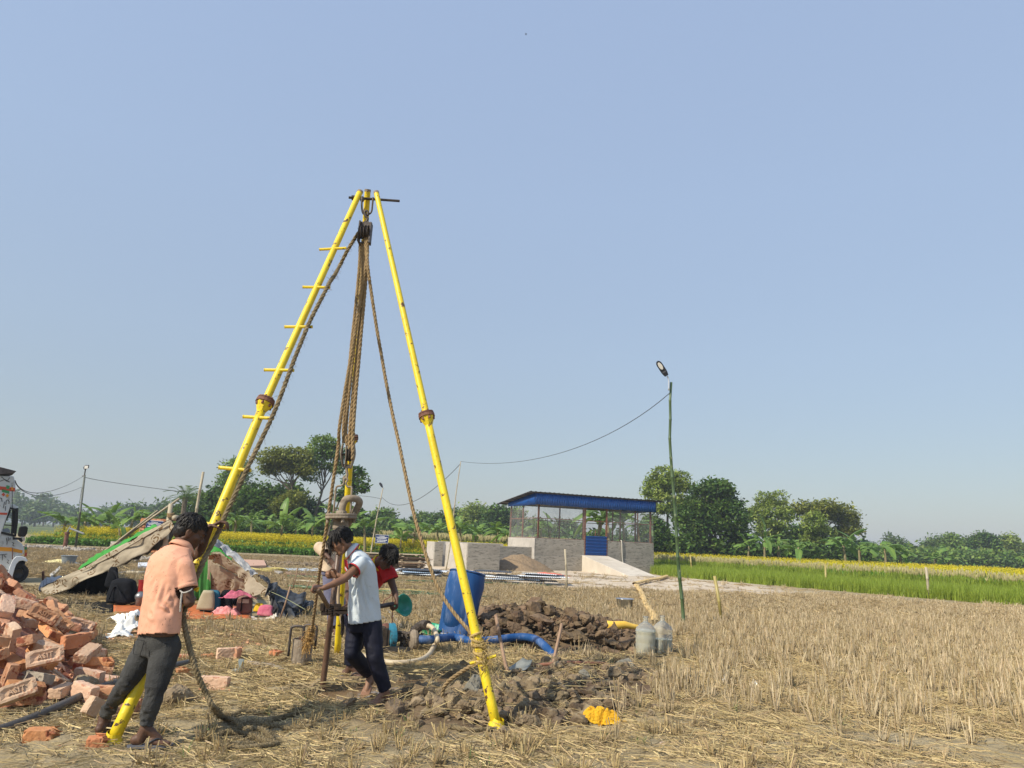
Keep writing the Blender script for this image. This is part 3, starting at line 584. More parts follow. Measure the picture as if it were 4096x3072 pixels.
tree('yellow green bamboo-like tree in front of the spreading flat-topped tree', 70, [(3260, 2100, 45, 50), (3290, 2150, 45, 45), (3240, 2160, 35, 30)], [[(3275, 2220), (3265, 2140), (3255, 2080)]], L_BRIGHT, 4200, .14, .24, clump=12, drp=1, asp=2.4)
tree('dark low tree filling the gap behind the right bananas', 80, [(3180, 2150, 70, 40), (3120, 2170, 40, 30), (3420, 2190, 60, 26)], [[(3180, 2215), (3180, 2150)]], L_DARK, 4500, .24, .4)
tree('dark undergrown tree right of the shed corner', 66, [(2640, 2150, 40, 50), (2600, 2130, 30, 60), (2690, 2180, 60, 30)], [[(2640, 2215), (2640, 2140)]], L_DARK, 4500, .22, .35)
for i, (x, y, rx, ry, Y, lm, lb, n) in enumerate([
  (3580, 2190, 46, 50, 135, L_FAR, 'grey green tree standing alone left of the far right wood', 3200), (3640, 2215, 40, 26, 135, L_DARK, 'low dark tree on the right flank of the lone grey green tree', 1600), (3740, 2190, 48, 44, 130, L_FAR, 'leftmost tree of the far right wood', 3000),
  (3810, 2185, 52, 44, 128, L_MID, 'second tree of the far right wood, broad and mid green', 3200), (3870, 2200, 40, 50, 130, L_FAR, 'third tree of the far right wood, slightly lower', 2600), (3940, 2170, 52, 36, 122, L_DARK, 'darkest flat-topped tree of the far right wood with pale forked trunk', 3600),
  (4045, 2190, 48, 48, 125, L_BRIGHT, 'light green tree near the right edge of the picture', 3200), (4130, 2220, 50, 44, 128, L_FAR, 'tree cut by the right edge of the picture', 2500), (3700, 2235, 50, 24, 120, L_FAR, 'low bushy tree under the leftmost trees of the far wood', 1600), (3860, 2250, 70, 24, 112, L_DARK, 'low dark hedge tree in the middle of the far right wood', 2600), (4000, 2262, 60, 24, 110, L_DARK, 'low dark hedge tree near the right edge', 2200), (3520, 2235, 50, 22, 115, L_DARK, 'low dark bush right of the papaya leaves', 1600), (4110, 2275, 60, 24, 110, L_DARK, 'low dark hedge tree cut by the right edge', 1800)]):
    tree(lb, Y, [(x, y, rx, ry), (x-rx*.5, y+ry*.4, rx*.6, ry*.7), (x+rx*.5, y+ry*.35, rx*.6, ry*.7), (x, y-ry*.4, rx*.5, ry*.6)], [[(x, 2275+(x-3600)*.04), (x+3, y+20), (x, y-10)], [(x+3, 2275+(x-3600)*.04), (x+14, y+30), (x+18, y-5)]], lm, n, .30, .45, group='far wood on the right', bm=bark2, r0=.14)
# blue-grey far tree line on the left
far = [(-60, 2030, 60, 50), (20, 2010, 60, 55), (90, 2035, 50, 40), (140, 2055, 40, 30), (175, 2025, 34, 46), (215, 2040, 46, 36), (260, 2060, 46, 30), (310, 2075, 46, 24), (370, 2078, 44, 24), (430, 2065, 40, 32), (480, 2060, 42, 34), (540, 2055, 44, 34), (590, 2075, 34, 26), (650, 2050, 46, 34), (720, 2075, 50, 32)]
FARL = ['hazy far tree cut by the left picture edge behind the truck', 'hazy blue-grey far tree seen through the truck window', 'hazy far tree just right of the truck cab', 'smallest hazy far tree in the dip right of the truck', 'tall hazy far tree between the truck and the far lamp pole', 'broad hazy far tree above the leftmost banana plant',
 'hazy far tree just left of the far lamp pole', 'low hazy far tree behind the far lamp pole', 'low hazy far tree right of the far lamp pole', 'hazy far tree between lamp pole and upright spear leaf', 'hazy far tree left of the upright spear leaf', 'hazy far tree right of the upright spear leaf', 'low hazy far tree above the brick stack', 'hazy far tree just left of the tall tent post', 'hazy far tree behind the date palm']
for i, (x, y, rx, ry) in enumerate(far):
    Y = 290-(i % 4)*22 if i < 11 else 190; base = 2100+(x-300)*.0437
    tree(FARL[i], Y, [(x, y, rx*.9, ry), (x-rx*.5, y+ry*.5, rx*.6, ry*.6), (x+rx*.55, y+ry*.4, rx*.6, ry*.6)], [[(x, base), (x+2, y+10), (x, y)], [(x+8, base), (x+16, y+18), (x+14, y)]], L_FAR, 1500, .85, 1.1, group='far tree line' if i >= 5 else 'far tree line left', r0=.35)
# palm
def palm(cx, cy, Y, k):
    p = at(cx, cy, Y); T = thing('palm_tree', 'date palm with stiff drooping fronds left of the bamboo post', 'palm', V(p[0], p[1], 0)); mb = MB(); mb.tube([V(p[0], p[1], -.1), p], .22, 8); mb.build('trunk', bark, T)
    for j in range(26):
        a = j*2.4; el = random.uniform(-.3, 1.2); d = V(math.cos(a)*math.cos(el), math.sin(a)*math.cos(el), math.sin(el)); L = random.uniform(1.5, 2.0)*k; R = [p+d*L*t+V(0, 0, -1)*L*.5*t*t for t in np.linspace(0, 1, 9)]; m_ = MB()
        for q in range(8):
            for s in (-1, 1):
                for h in (0, .5):
                    b = R[q]+(R[q+1]-R[q])*h; sd = nrm(np.cross(d, V(0, 0, 1)))*s; m_.quad([b, b+d*.05, b+sd*.35+d*.25-V(0, 0, .15)])
        m_.tube(R, .015, 3); m_.build('frond', L_FAR, T)
palm(742, 1990, 62, 1.25); 

# ---------------------------------------------------------------- bananas
L_BAN = mat('banana_leaf', (.11, .22, .035), (.19, .30, .06), 1.6, rough=.45, spec=.4, isl=.18, trans=.35); L_BAN2 = mat('dry_banana_leaf', (.22, .15, .07), (.33, .23, .1), 3, rough=.8, trans=.2)
stemm = mat('banana_stem', (.20, .17, .09), (.30, .26, .13), 3, rough=.7, c3=(.13, .09, .05), s3=6, t3=(.5, .6), stretch=(3, 3, .7))
def ban_leaf(seed, L=1.9, W=.5, droop=.75, tear=.25):
    r = random.Random(seed); mb = MB(); n = 16
    C = [V(L*t*(1-.18*droop*t), 0, L*(.10*t+.32*t*(1-t)-droop*.52*t**2.3)) for t in np.linspace(0, 1, n+1)]
    for s in (-1, 1):
        g = []; tw = 0
        for i in range(n+1):
            t = i/n; w = 0 if t < .13 else W*.5*(math.sin(math.pi*min(1, (t-.13)/.87)**.72)**.55+.02)
            if r.random() < tear: mb.grid(g) if len(g) > 1 else None; g = []; tw = r.uniform(-.35, .1)
            dn = .35*w+tw*w; g.append([C[i], C[i]+V(0, s*w*.5, w*.12-dn*.2), C[i]+V(0, s*w*.96, -dn)])
        if len(g) > 1: mb.grid(g)
    mb.tube(C[:n-1], np.linspace(.022, .006, n-1), 4); v = mb.V(); return build_mesh('leaf', v, mb.f, True, L_BAN)
BL = [ban_leaf(i, random.uniform(1.5, 2.0), random.uniform(.44, .58), [.3, .8, 1.2, 1.6, 1.0, .6][i % 6], [.12, .25, .4][i % 3]) for i in range(8)]
BD_ = build_mesh('leaf', (lambda m_: m_.V())(MB().grid([[V(.1*math.sin(t*5), -.07, -t), V(.1*math.sin(t*5)+.05, .08, -t)] for t in np.linspace(0, 1.0, 7)])), MB().grid(np.zeros((7, 2, 3))).f, True, L_BAN2)
def banana(x, ybase, ytop, Y, label, s=1.0, nl=8, group=None, lean=0, spear=False):
    b = at(x, ybase, Y); b[2] = 0; z1 = max(.5, at(x, ytop, Y)[2]); nl += 1; T = thing('banana_plant', label, 'banana plant', b, group)
    mb = MB(); top = b+V(lean, 0, z1); mb.tube(spline([b-V(0, 0, .1), b+V(lean*.3, 0, z1*.5), top], 6), np.linspace(.10, .055, 6)*s, 8); mb.build('stem', stemm, T, smooth=True)
    a0 = random.uniform(0, 6)
    for i in range(nl):
        o = bpy.data.objects.new('leaf', BL[random.randrange(8)]); COL.objects.link(o); o.parent = T; o.location = Vector(top-b-V(0, 0, .12+.02*i)*s); el = random.uniform(.15, .95) if not (spear and i == 0) else 1.45
        o.rotation_euler = (random.uniform(-.3, .3), -el, a0+i*2.4+random.uniform(-.3, .3)); q = s*random.uniform(.75, 1.1); o.scale = (q, q, q)
    for i in range(random.choice((0, 1, 2))):
        o = bpy.data.objects.new('leaf', BD_); COL.objects.link(o); o.parent = T; o.location = Vector(top-b-V(0, 0, .2)); o.rotation_euler = (0, 0, random.uniform(0, 6)); o['label'] = 'dry brown hanging leaf'
    return T
gb = 'banana plants behind the fields'
for q in [(235, 2225, 2082, 49, 'banana plant left of the far lamp pole with a broad drooping leaf', 1.25, 8), (330, 2200, 2080, 51, 'banana plant directly behind the far lamp pole', 1.2, 9), (382, 2190, 2078, 54, 'banana plant with dry stem right of the far lamp pole', 1.1, 6), (430, 2190, 2076, 52, 'banana plant with broad bowed leaves left of the tall spear-leaved one', 1.3, 9), (505, 2190, 2074, 51, 'banana plant with one tall upright spear leaf left of the brick stack', 1.3, 8),
          (475, 2190, 2110, 48, 'small young banana plant among the mustard', .8, 5), (930, 2210, 2078, 52, 'banana plant right of the man, left of the others along the mustard', 1.2, 8), (1000, 2205, 2075, 54, 'banana plant behind the tent, second to the right of the man', 1.1, 7), (1118, 2200, 2100, 50, 'banana plant with upright central leaf between tent and rope', 1.15, 8), (1065, 2195, 2100, 56, 'banana plant further back beside the upright-leaved one', 1.0, 7), (1243, 2195, 2105, 50, 'banana plant just left of the rope over the mustard', 1.1, 7),
          (1180, 2190, 2110, 58, 'low banana plant deep in the grove left of the rope', 1.0, 7), (1300, 2170, 2080, 60, 'banana plant half hidden behind the swivel', 1.2, 8), (1330, 2165, 2050, 62, 'banana plant under the dark bush right of the swivel', 1.3, 8), (1460, 2200, 2105, 47, 'banana plant with large hanging leaf between the two boys', 1.15, 6), (1395, 2165, 2070, 64, 'banana plant behind the gooseneck pipe', 1.2, 8),
          (1650, 2205, 2115, 49, 'banana plant with thick dry stem right of the blue sign', 1.25, 8), (1600, 2195, 2150, 48, 'low banana plant just right of the blue sign', .9, 6), (1625, 2170, 2115, 60, 'banana plant further back right of the sign', 1.1, 7), (1750, 2190, 2120, 56, 'banana plant left of the right yellow leg', 1.0, 6), (1845, 2200, 2110, 54, 'banana plant with upright leaf behind the concrete tank', 1.1, 8), (1900, 2200, 2130, 56, 'low banana plant behind the tank, second from its left', 1.0, 7), (1990, 2200, 2125, 55, 'banana plant behind the tank beside the shed', 1.1, 8), (2035, 2200, 2140, 52, 'small banana plant touching the left shed wall', .9, 6),
          (2165, 2200, 2110, 58, 'banana plant seen through the left netting', 1.2, 7), (2200, 2200, 2115, 60, 'upright banana plant behind the leaning prop', 1.2, 6), (2390, 2200, 2075, 50, 'tall banana plant seen left of the shed door through the netting', 1.5, 9), (2440, 2200, 2085, 52, 'banana plant right behind the shed door', 1.3, 8), (2500, 2200, 2080, 53, 'banana plant behind the right half of the shed', 1.3, 9), (2560, 2200, 2100, 55, 'banana plant behind the right corner posts', 1.25, 9),
          (3058, 2215, 2160, 60, 'banana plant with upright leaf under the feathery tree', 1.3, 8), (3200, 2225, 2190, 56, 'bright low banana plant spreading wide at the field edge', 1.25, 7), (3120, 2220, 2185, 62, 'banana plant between the upright and the spreading one', 1.0, 6), (2990, 2215, 2185, 62, 'banana plant at the foot of the round dark tree', 1.1, 6), (3385, 2250, 2180, 60, 'tall banana plant right of the yellow green tree', 1.5, 8), (3440, 2260, 2190, 58, 'banana plant with brown dry leaves right of the near trees', 1.3, 7), (3545, 2265, 2190, 60, 'banana plant with raised leaves near the lone grey green tree', 1.4, 8), (3600, 2270, 2220, 62, 'small bright banana plant under the lone grey green tree', 1.1, 6), (3740, 2275, 2230, 78, 'banana plant in front of the far wood on the left', 1.3, 7), (3800, 2280, 2240, 78, 'banana plant in front of the far wood in the middle', 1.3, 7)]:
    banana(q[0], q[1], q[2], q[3], q[4], q[5], q[6], gb, lean=random.uniform(-.2, .2), spear='upright' in q[4] or 'spear' in q[4])

# ---------------------------------------------------------------- crops
def vmesh(name, mb, mats): v = mb.V(); o = link(name, build_mesh(name, v, mb.f, False, mats, mb.m)); return o
m_g = leafm('crop_green', (.11, .24, .03), (.16, .30, .05), isl=.3); m_y = mat('mustard_flower', (.70, .58, .02), None, rough=.7, isl=.15, trans=.3); m_gr = mat('grass_green', (.25, .34, .035), (.34, .42, .05), 3, rough=.6, isl=.25, trans=.4); m_ta = mat('pale_tassel', (.48, .42, .20), None, rough=.8, isl=.2, trans=.2)
def mustard_src(flow):
    mb = MB()
    for k in range(5):
        x, y = random.uniform(-.14, .14), random.uniform(-.14, .14); h = random.uniform(.75, 1.05)
        blade(mb, (x, y, 0), random.uniform(0, 6), h, .06, .014, 2, 0)
        v, f = cards(V(x, y, 0)+RNG.uniform(-1, 1, (7, 3))*V(.12, .12, .0)+np.c_[np.zeros(7), np.zeros(7), RNG.uniform(.05, h*.72, 7)], .13); mb.add(v, f.tolist(), 0)
        nf = flow; v, f = cards(V(x, y, h)+RNG.normal(size=(nf, 3))*V(.06, .06, .09), .05, asp=1.1); mb.add(v, f.tolist(), 1)
    return vmesh('mustard_plant', mb, [m_g, m_y])
def grass_src():
    mb = MB()
    for k in range(16): blade(mb, (random.uniform(-.15, .15), random.uniform(-.15, .15), 0), random.uniform(0, 6.28), random.uniform(.4, .62), random.uniform(.03, .25), .017, 3, droop=.1)
    return vmesh('grass_clump', mb, [m_gr])
def tassel_src():
    mb = MB()
    for k in range(6):
        x, y = random.uniform(-.2, .2), random.uniform(-.2, .2); h = random.uniform(.82, 1.0); blade(mb, (x, y, 0), 0, h, .03, .016, 1, 0, topw=.7); mb.cm = 1; mb.tube([(x+.03, y, h*.9), (x+.035, y, h*.98), (x+.03, y, h*1.06)], [.008, .019, .008], 5, m=1); mb.cm = 0
        for q in range(3): blade(mb, (x, y, h*random.uniform(.1, .5)), random.uniform(0, 6.28), .3, .15, .03, 2, 0)
    return vmesh('seed_head_plant', mb, [m_gr, m_ta])
mcl = src_coll('mustard_src', [mustard_src(4), mustard_src(6), mustard_src(1)]); mcl2 = src_coll('mustard_src2', [mustard_src(2), mustard_src(1), mustard_src(3)])
gcl = src_coll('grass_src', [grass_src() for _ in range(3)]); tcl = src_coll('tassel_src', [tassel_src() for _ in range(3)])
def region(n, x0, x1, y0, y1, f):
    x = RNG.uniform(x0, x1, n); y = RNG.uniform(y0, y1, n); k = f(x, y); return x[k], y[k]
def in_frame(x, y, mrg=4): return np.abs(x) < .78*y+mrg
def sc_put(name, x, y, cl, lab, s0, s1, ns, tilt=.08, hz_=None):
    n = len(x); s = RNG.uniform(s0, s1, n); z = np.zeros(n); return scatter(name, np.stack([x, y, z-.02], 1), rz(n, tilt), s if hz_ is None else np.stack([s, s, s*hz_(x, y)], 1), cl, lab, ns)
x, y = region(26000, -34, -3.5, 46.2, 58, lambda x, y: (x > -30.3+(y-46.5)*.1+fbm(y*.5, x*0, 3)*2) & ~((y < 47.5+fbm(x*.5, y*0, 5)*1.0)) & ((x < -4.6) | (y > 50)))
sc_put('mustard_crop', x, y, mcl, 'flowering yellow mustard crop behind the stubble on the left', .95, 1.1, 3)
x, y = region(5000, -34, -3.5, 46.2, 49.0, lambda x, y: (x > -30.8) & (y > 46.4+fbm(x*.5, y*0, 5)*1.2) & (x < -4.6)); sc_put('mustard_crop', x, y, mcl2, 'low green front edge of the mustard crop', .5, .75, 3)
x, y = region(7000, -3.5, 9, 50, 58, lambda x, y: x > -99); sc_put('mustard_crop', x, y, mcl, 'mustard crop behind tank and shed', .95, 1.1, 3)
x, y = region(3000, -18, 6, 64, 72, lambda x, y: x > -99); sc_put('maize_crop', x, y, tcl, 'pale-tasselled maize strip behind the mustard', 1.75, 2.0, 3)
ED = nrm(V(9.41, -14.07, 0)); EN = V(-ED[1], ED[0], 0); EN = EN if EN[0] > 0 else -EN; E0 = V(7.89, 38.55, 0)
def strip(n, s0, s1, d0, d1, jit=1):
    s = RNG.uniform(s0, s1, n); d = RNG.uniform(d0, d1, n); P = E0+np.outer(s, ED)+np.outer(d, EN); k = in_frame(P[:, 0], P[:, 1]) & (P[:, 1] > 12); return P[k, 0], P[k, 1]
x, y = strip(13500, -16, 34, 0, 7.5); k = ~((x < B0[0]+E1[0]*BW+E2[0]*BD+1.2) & (y > 37)); sc_put('green_grass_crop', x[k], y[k], gcl, 'bright green grassy crop along the edge of the stubble', .8, 1.15, 3)
x, y = strip(1500, -16, 40, 5.6, 9.0); k = ~((x < 9.8) & (y > 37)); sc_put('seed_head_crop', x[k], y[k], tcl, 'tall green stalks with pale seed heads behind the grass', .9, 1.12, 3)
x, y = strip(42000, -30, 60, 9.5, 44); k = (x > 9.9) & (y < 66); x, y = x[k], y[k]; fl = (x*.75+y*.0 > 24+fbm(x*.2, y*.2, 7)*8) | (RNG.uniform(0, 1, len(x)) < .22)
sc_put('mustard_crop', x[fl], y[fl], mcl, 'yellow flowering mustard on the right of the field', .85, 1.0, 3); sc_put('mustard_crop', x[~fl], y[~fl], mcl2, 'green mustard crop before flowering on the right', .85, 1.02, 3)
# undergrowth under the trees
def under(name, segs, label, lm, n, h, size=.32):
    P = []
    for (xa, xb, Y0, Y1) in segs:
        k = int(n*abs(xb-xa)/1000); px = RNG.uniform(xa, xb, k)
        for q in px: YY = random.uniform(Y0, Y1); p = at(q, 2170+(q-2048)*.0437, YY); P.append((p[0], p[1]))
    P = np.array(P); m_ = len(P); cen = np.c_[P, np.zeros(m_)]; cen[:, 2] = RNG.uniform(0, 1, m_)**1.2*h*(.55+.6*fbm(P[:, 0]*.25, P[:, 1]*.25, 9)); p = np.repeat(cen, 5, 0)+RNG.normal(size=(m_*5, 3))*.3
    v, f = cards(p, size); tag(arr_obj(name, v, f, lm, None, False), label, None, None, 'stuff')
under('undergrowth', [(640, 1480, 62, 70)], 'dark undergrowth below the left grove', L_DARK, 5200, 2.6)
under('undergrowth', [(1480, 2620, 84, 100)], 'dark undergrowth along the far field side behind the tank', L_DARK, 3200, 3.4, .4)
under('undergrowth', [(2560, 3500, 66, 76)], 'dark undergrowth below the right trees', L_DARK, 4200, 2.6)
under('undergrowth', [(3450, 4200, 108, 122)], 'hedge-like undergrowth of the far right wood', L_MID, 4200, 3.6, .45)
# ---------------------------------------------------------------- tripod
yellow = mat('yellow_paint', (.72, .52, .012), (.80, .62, .02), 3, rough=.45, spec=.5, bump=.15, bsc=60, c3=(.10, .05, .025), s3=15, t3=(.595, .625))
steel = mat('dark_steel', (.05, .042, .04), (.10, .085, .075), 12, rough=.55, metal=.5, bump=.2)
mud = mat('muddy_iron', (.21, .165, .12), (.31, .26, .20), 9, rough=.85, bump=.4, bsc=30, c3=(.10, .06, .04), s3=8, t3=(.55, .68))
ropem = mat('jute_rope', (.24, .165, .08), (.36, .26, .14), 25, rough=.95, bump=.4, bsc=150); ropem2 = mat('muddy_jute_rope', (.15, .115, .06), (.27, .21, .12), 18, rough=.95, bump=.6, bsc=110)
def rope(name, pts, r, m, label, pitch=None, n=None, parent=None, wob=0, fuzz=0, closed=False, cat='rope', build=True, mb=None):
    pitch = pitch or r*7.5; P = np.array(pts, float); sg = np.r_[0, np.cumsum(np.linalg.norm(np.diff(P, axis=0), axis=1))]; L = sg[-1]
    k = max(8, int(L/pitch*9)); P0 = spline(P, max(60, len(P)*12)); sg = np.r_[0, np.cumsum(np.linalg.norm(np.diff(P0, axis=0), axis=1))]; L = sg[-1]
    t = np.linspace(0, L, k); C = np.stack([np.interp(t, sg, P0[:, i]) for i in range(3)], 1)
    if wob: C = C+np.stack([n3(np.c_[t, t*0, t*0], 3, s) for s in (1, 2, 3)], 1)*wob
    T = np.gradient(C, axis=0); a, b, d = frame(T[0]); A = []; B = []
    for i in range(k): d = nrm(T[i]); a = nrm(a-d*(a@d)); A.append(a); B.append(np.cross(d, a))
    A = np.array(A); B = np.array(B); own = mb is None; mb = mb or MB()
    for q in range(3):
        ph = t/pitch*2*math.pi+q*2.0944; mb.tube(C+(A*np.cos(ph)[:, None]+B*np.sin(ph)[:, None])*r*.50, r*.60, 5)
    for j in range(int(fuzz*L)):
        i = random.randrange(k); o = nrm(RNG.normal(size=3)); p = C[i]+o*r*.8; l = random.uniform(.01, .035); mb.tube([p, p+o*l*.6+T[i]*.02, p+o*l+RNG.normal(size=3)*.01], .0011, 3, cap=False)
    if not own: return
    o = mb.build(name, m, parent, smooth=True)
    if label: tag(o, label, cat)
    return o
FL, FR, FB = G(445, 2970), G(1988, 2908), G(1349, 2621)
AY = 6.85; TL, TRr, TB = ca('apex', 370, 205, AY-.03), ca('apex', 645, 215, AY-.02), ca('apex', 500, 180, AY+.04)
tp = thing('drilling_tripod', 'tall yellow pipe tripod standing over the borehole with rusty flanges and a ladder leg', 'tripod', V(-1.45, 6.5, 0))
for F_ in (FL, FR, FB): F_[2] = Hs(F_[0], F_[1])
def leg(F_, T_, fx, r1=.041, r0=.036, rt=.030, bow=.0):
    d = T_-F_; # flange position: nearest point of the leg to the pixel
    best = min(np.linspace(.2, .9, 300), key=lambda t: abs(proj(F_+d*t)[1]-fx)); M_ = F_+d*best; u = nrm(d)
    mb = MB(); mb.tube(spline([F_-u*.02, F_+d*best*.25+V(bow*.6, 0, 0), F_+d*best*.5+V(bow, 0, 0), F_+d*best*.75+V(bow*.5, 0, 0), M_-u*.02], 14), np.linspace(r1, r0, 14), 14); mb.tube([M_+u*.02, (M_+T_)/2, T_], [r0*.92, (r0*.9+rt)/2, rt], 14, cap=False)
    L = mb.build('leg', yellow, tp, smooth=False); L.data.polygons.foreach_set('use_smooth', [len(p.vertices) == 4 for p in L.data.polygons])
    mb = MB(); mb.lathe([(r0, -.09), (r0*1.9, -.018), (r0*1.95, 0), (r0*1.95, .016), (r0, .016)], M_, u, 8)
    fl = mb.build('flange_cone', yellow, L)
    mb = MB(); mb.lathe([(0, -.014), (r0*2.15, -.014), (r0*2.15, .014), (0, .014)], M_+u*.004, u, 18); a, b, _ = frame(u); mb.lathe([(0, 0), (r0*2.05, 0), (r0*2.05, .012), (0, .012)], M_+u*.024, u, 18)
    for k in range(6): w = a*math.cos(k*1.047)+b*math.sin(k*1.047); mb.lathe([(0, -.04), (.012, -.04), (.012, -.015), (.006, -.015), (.006, .05), (0, .05)], M_+w*r0*1.65, u, 6)
    mb.build('flange', rust, L); mb = MB(); mb.tube([T_-u*.01, T_+u*.015], [rt*1.06, rt*1.04], 14); mb.build('end_cap', mud, L)
    return L, u, d
LL, uL, dL = leg(FL, TL, c('full', 0, 870)[1], bow=.035); LR, uR, dR = leg(FR, TRr, c('full', 0, 900)[1], .038, .034, .027); LB_, uB, dB = leg(FB, TB, c('hook', 0, 285)[1], .038, .035, .032)
for (F_, L, s) in ((FL, LL, 1), (FR, LR, 1)):
    mb = MB(); mb.lathe([(0, -.012), (.066, -.012), (.068, .0), (.05, .02), (.04, .05)], F_+V(0, 0, .02), (V(.25, -.15, 1) if s else V(0, 0, 1)), 14); mb.build('foot_plate', yellow, L)
def legpt(F_, d, py): t = min(np.linspace(0, 1, 1500), key=lambda t: abs(proj(F_+d*t)[1]-py)); return F_+d*t, t
def rung(F_, d, L, x0, y0, x1, y1, r=.014):
    p, t = legpt(F_, d, (y0+y1)/2+ (0)); Y = p[1]-.02; a = at(x0, y0, Y); b = at(x1, y1, Y); a[1] -= 0.0; b[1] -= .0; mb = MB(); mb.tube([a, b], r, 8)
    for q in (a, b): s = 1 if q is b else -1; mb.tube([q, q+nrm(b-a)*s*.004], r*1.15, 8)
    mb.build('rung', yellow, L)
for (x0, y0, x1, y1) in ((691, 539, 747, 536), (655, 620, 712, 621), (616, 706, 674, 706), (572, 799, 634, 800), (526, 900, 590, 904), (474, 1010, 541, 1016)): rung(FL, dL, LL, x0*1.8517, y0*1.8517, x1*1.8517, y1*1.8517)
rung(FL, dL, LL, *c('man', 770, 90), *c('man', 935, 117), r=.017); rung(FL, dL, LL, *c('man', 640, 500), *c('man', 745, 538), r=.016); rung(FR, dR, LR, *c('foot', 890, 328), *c('foot', 1208, 232), .011)
# apex bolt, shackle and the upper pulley block
mb = MB(); A0 = ca('apex', 185, 290, AY-.02); A1 = ca('apex', 1030, 348, AY+.12); mb.tube([A0, A1], .0135, 10); d_ = nrm(A1-A0)
mb.tube([A0+d_*.03, A0+d_*.062], .026, 6); mb.tube([A1-d_*.045, A1-d_*.04, A1-d_*.035], [.0135, .009, .0135], 8); mb.build('bolt', steel, tp)
mb = MB(); mb.tube(spline([ca('apex', 405, 290, AY-.06), ca('apex', 402, 430, AY-.06), ca('apex', 415, 530, AY-.06), ca('apex', 440, 562, AY-.06), ca('apex', 480, 570, AY-.06), ca('apex', 530, 562, AY-.06), ca('apex', 565, 520, AY-.06), ca('apex', 578, 430, AY-.06), ca('apex', 590, 290, AY-.06)], 40), .0095, 8)
mb.ell(ca('apex', 410, 320, AY-.05), (.022, .02, .035)); mb.build('shackle', steel, tp, smooth=True)
def block(T, tx, ty, bx, by, wt, wb, Y, hook_pts, name_, lab, cat_):
    a = ca(*tx, Y) if False else None
ub = thing('pulley_block', 'black upper pulley block hanging from the shackle under the tripod top', 'pulley block', ca('apex', 460, 1060, AY-.1), 'pulley blocks of the rope tackle')
Yb = AY-.08
mb = MB(); mb.tube(spline([ca('apex', 480, 700, Yb), ca('apex', 500, 640, Yb), ca('apex', 470, 600, Yb), ca('apex', 450, 545, Yb), ca('apex', 478, 512, Yb), ca('apex', 508, 545, Yb), ca('apex', 500, 590, Yb)], 30), .013, 8); mb.build('hook', steel, ub, smooth=True)
mb = MB()
for (x0, y0, x1, y1) in ((385, 700, 345, 1030), (565, 725, 530, 1060)): mb.bar(ca('apex', x0, y0, Yb), ca('apex', x1, y1, Yb), .014, .09, hint=V(0, 1, 0))
mb.bar(ca('apex', 375, 735, Yb), ca('apex', 570, 750, Yb), .035, .05); mb.bar(ca('apex', 440, 700, Yb), ca('apex', 515, 712, Yb), .02, .03)
for (x, y) in ((560, 915), (555, 1050)): mb.tube([ca('apex', 340, y-10, Yb), ca('apex', x, y, Yb)], .008, 6)
mb.build('cheek_plates', steel, ub)
for k, x in enumerate((400, 455, 510)): mb = MB(); mb.lathe([(.02, -.012), (.075, -.012), (.062, 0), (.075, .012), (.02, .012)], ca('apex', x-12, 870, Yb+.0), ca('apex', 560, 915, Yb)-ca('apex', 400, 908, Yb), 16); mb.build('sheave', steel, ub)
lb = thing('pulley_block', 'rusty lower pulley block with hook hanging above the swivel', 'pulley block', ca('hook', 385, 610, 6.8), 'pulley blocks of the rope tackle'); Yl = 6.78
mb = MB()
for xs in ((335, 345, 322, 470, 335, 600), (372, 360, 382, 470, 360, 600), (462, 345, 462, 470, 425, 612)):
    P = [ca('hook', xs[i], xs[i+1], Yl) for i in (0, 2, 4)]; P = spline(P, 8); g = [[p+V(0, -.05*math.sin(math.pi*(i+1)/9.), 0), p+V(0, .05*math.sin(math.pi*(i+1)/9.), 0)] for i, p in enumerate(P)]; mb.grid(g)
ob = mb.build('cheek_plates', mud, lb, solid=.008)
mb = MB(); mb.tube([ca('hook', 320, 465, Yl), ca('hook', 470, 455, Yl)], .010, 8); mb.bar(ca('hook', 345, 590, Yl), ca('hook', 430, 600, Yl), .03, .035); mb.build('axle', steel, lb)
for x in (400, 435): mb = MB(); mb.lathe([(.015, -.011), (.068, -.011), (.055, 0), (.068, .011), (.015, .011)], ca('hook', x, 470, Yl), V(1, 0.1, 0), 16); mb.build('sheave', steel, lb)
mb = MB(); mb.tube(spline([ca('hook', 377, 605, Yl), ca('hook', 378, 640, Yl), ca('hook', 385, 690, Yl), ca('hook', 372, 735, Yl), ca('hook', 350, 745, Yl), ca('hook', 345, 715, Yl), ca('hook', 362, 705, Yl)], 30), np.linspace(.014, .009, 30), 8); mb.build('hook', mud, lb, smooth=True)
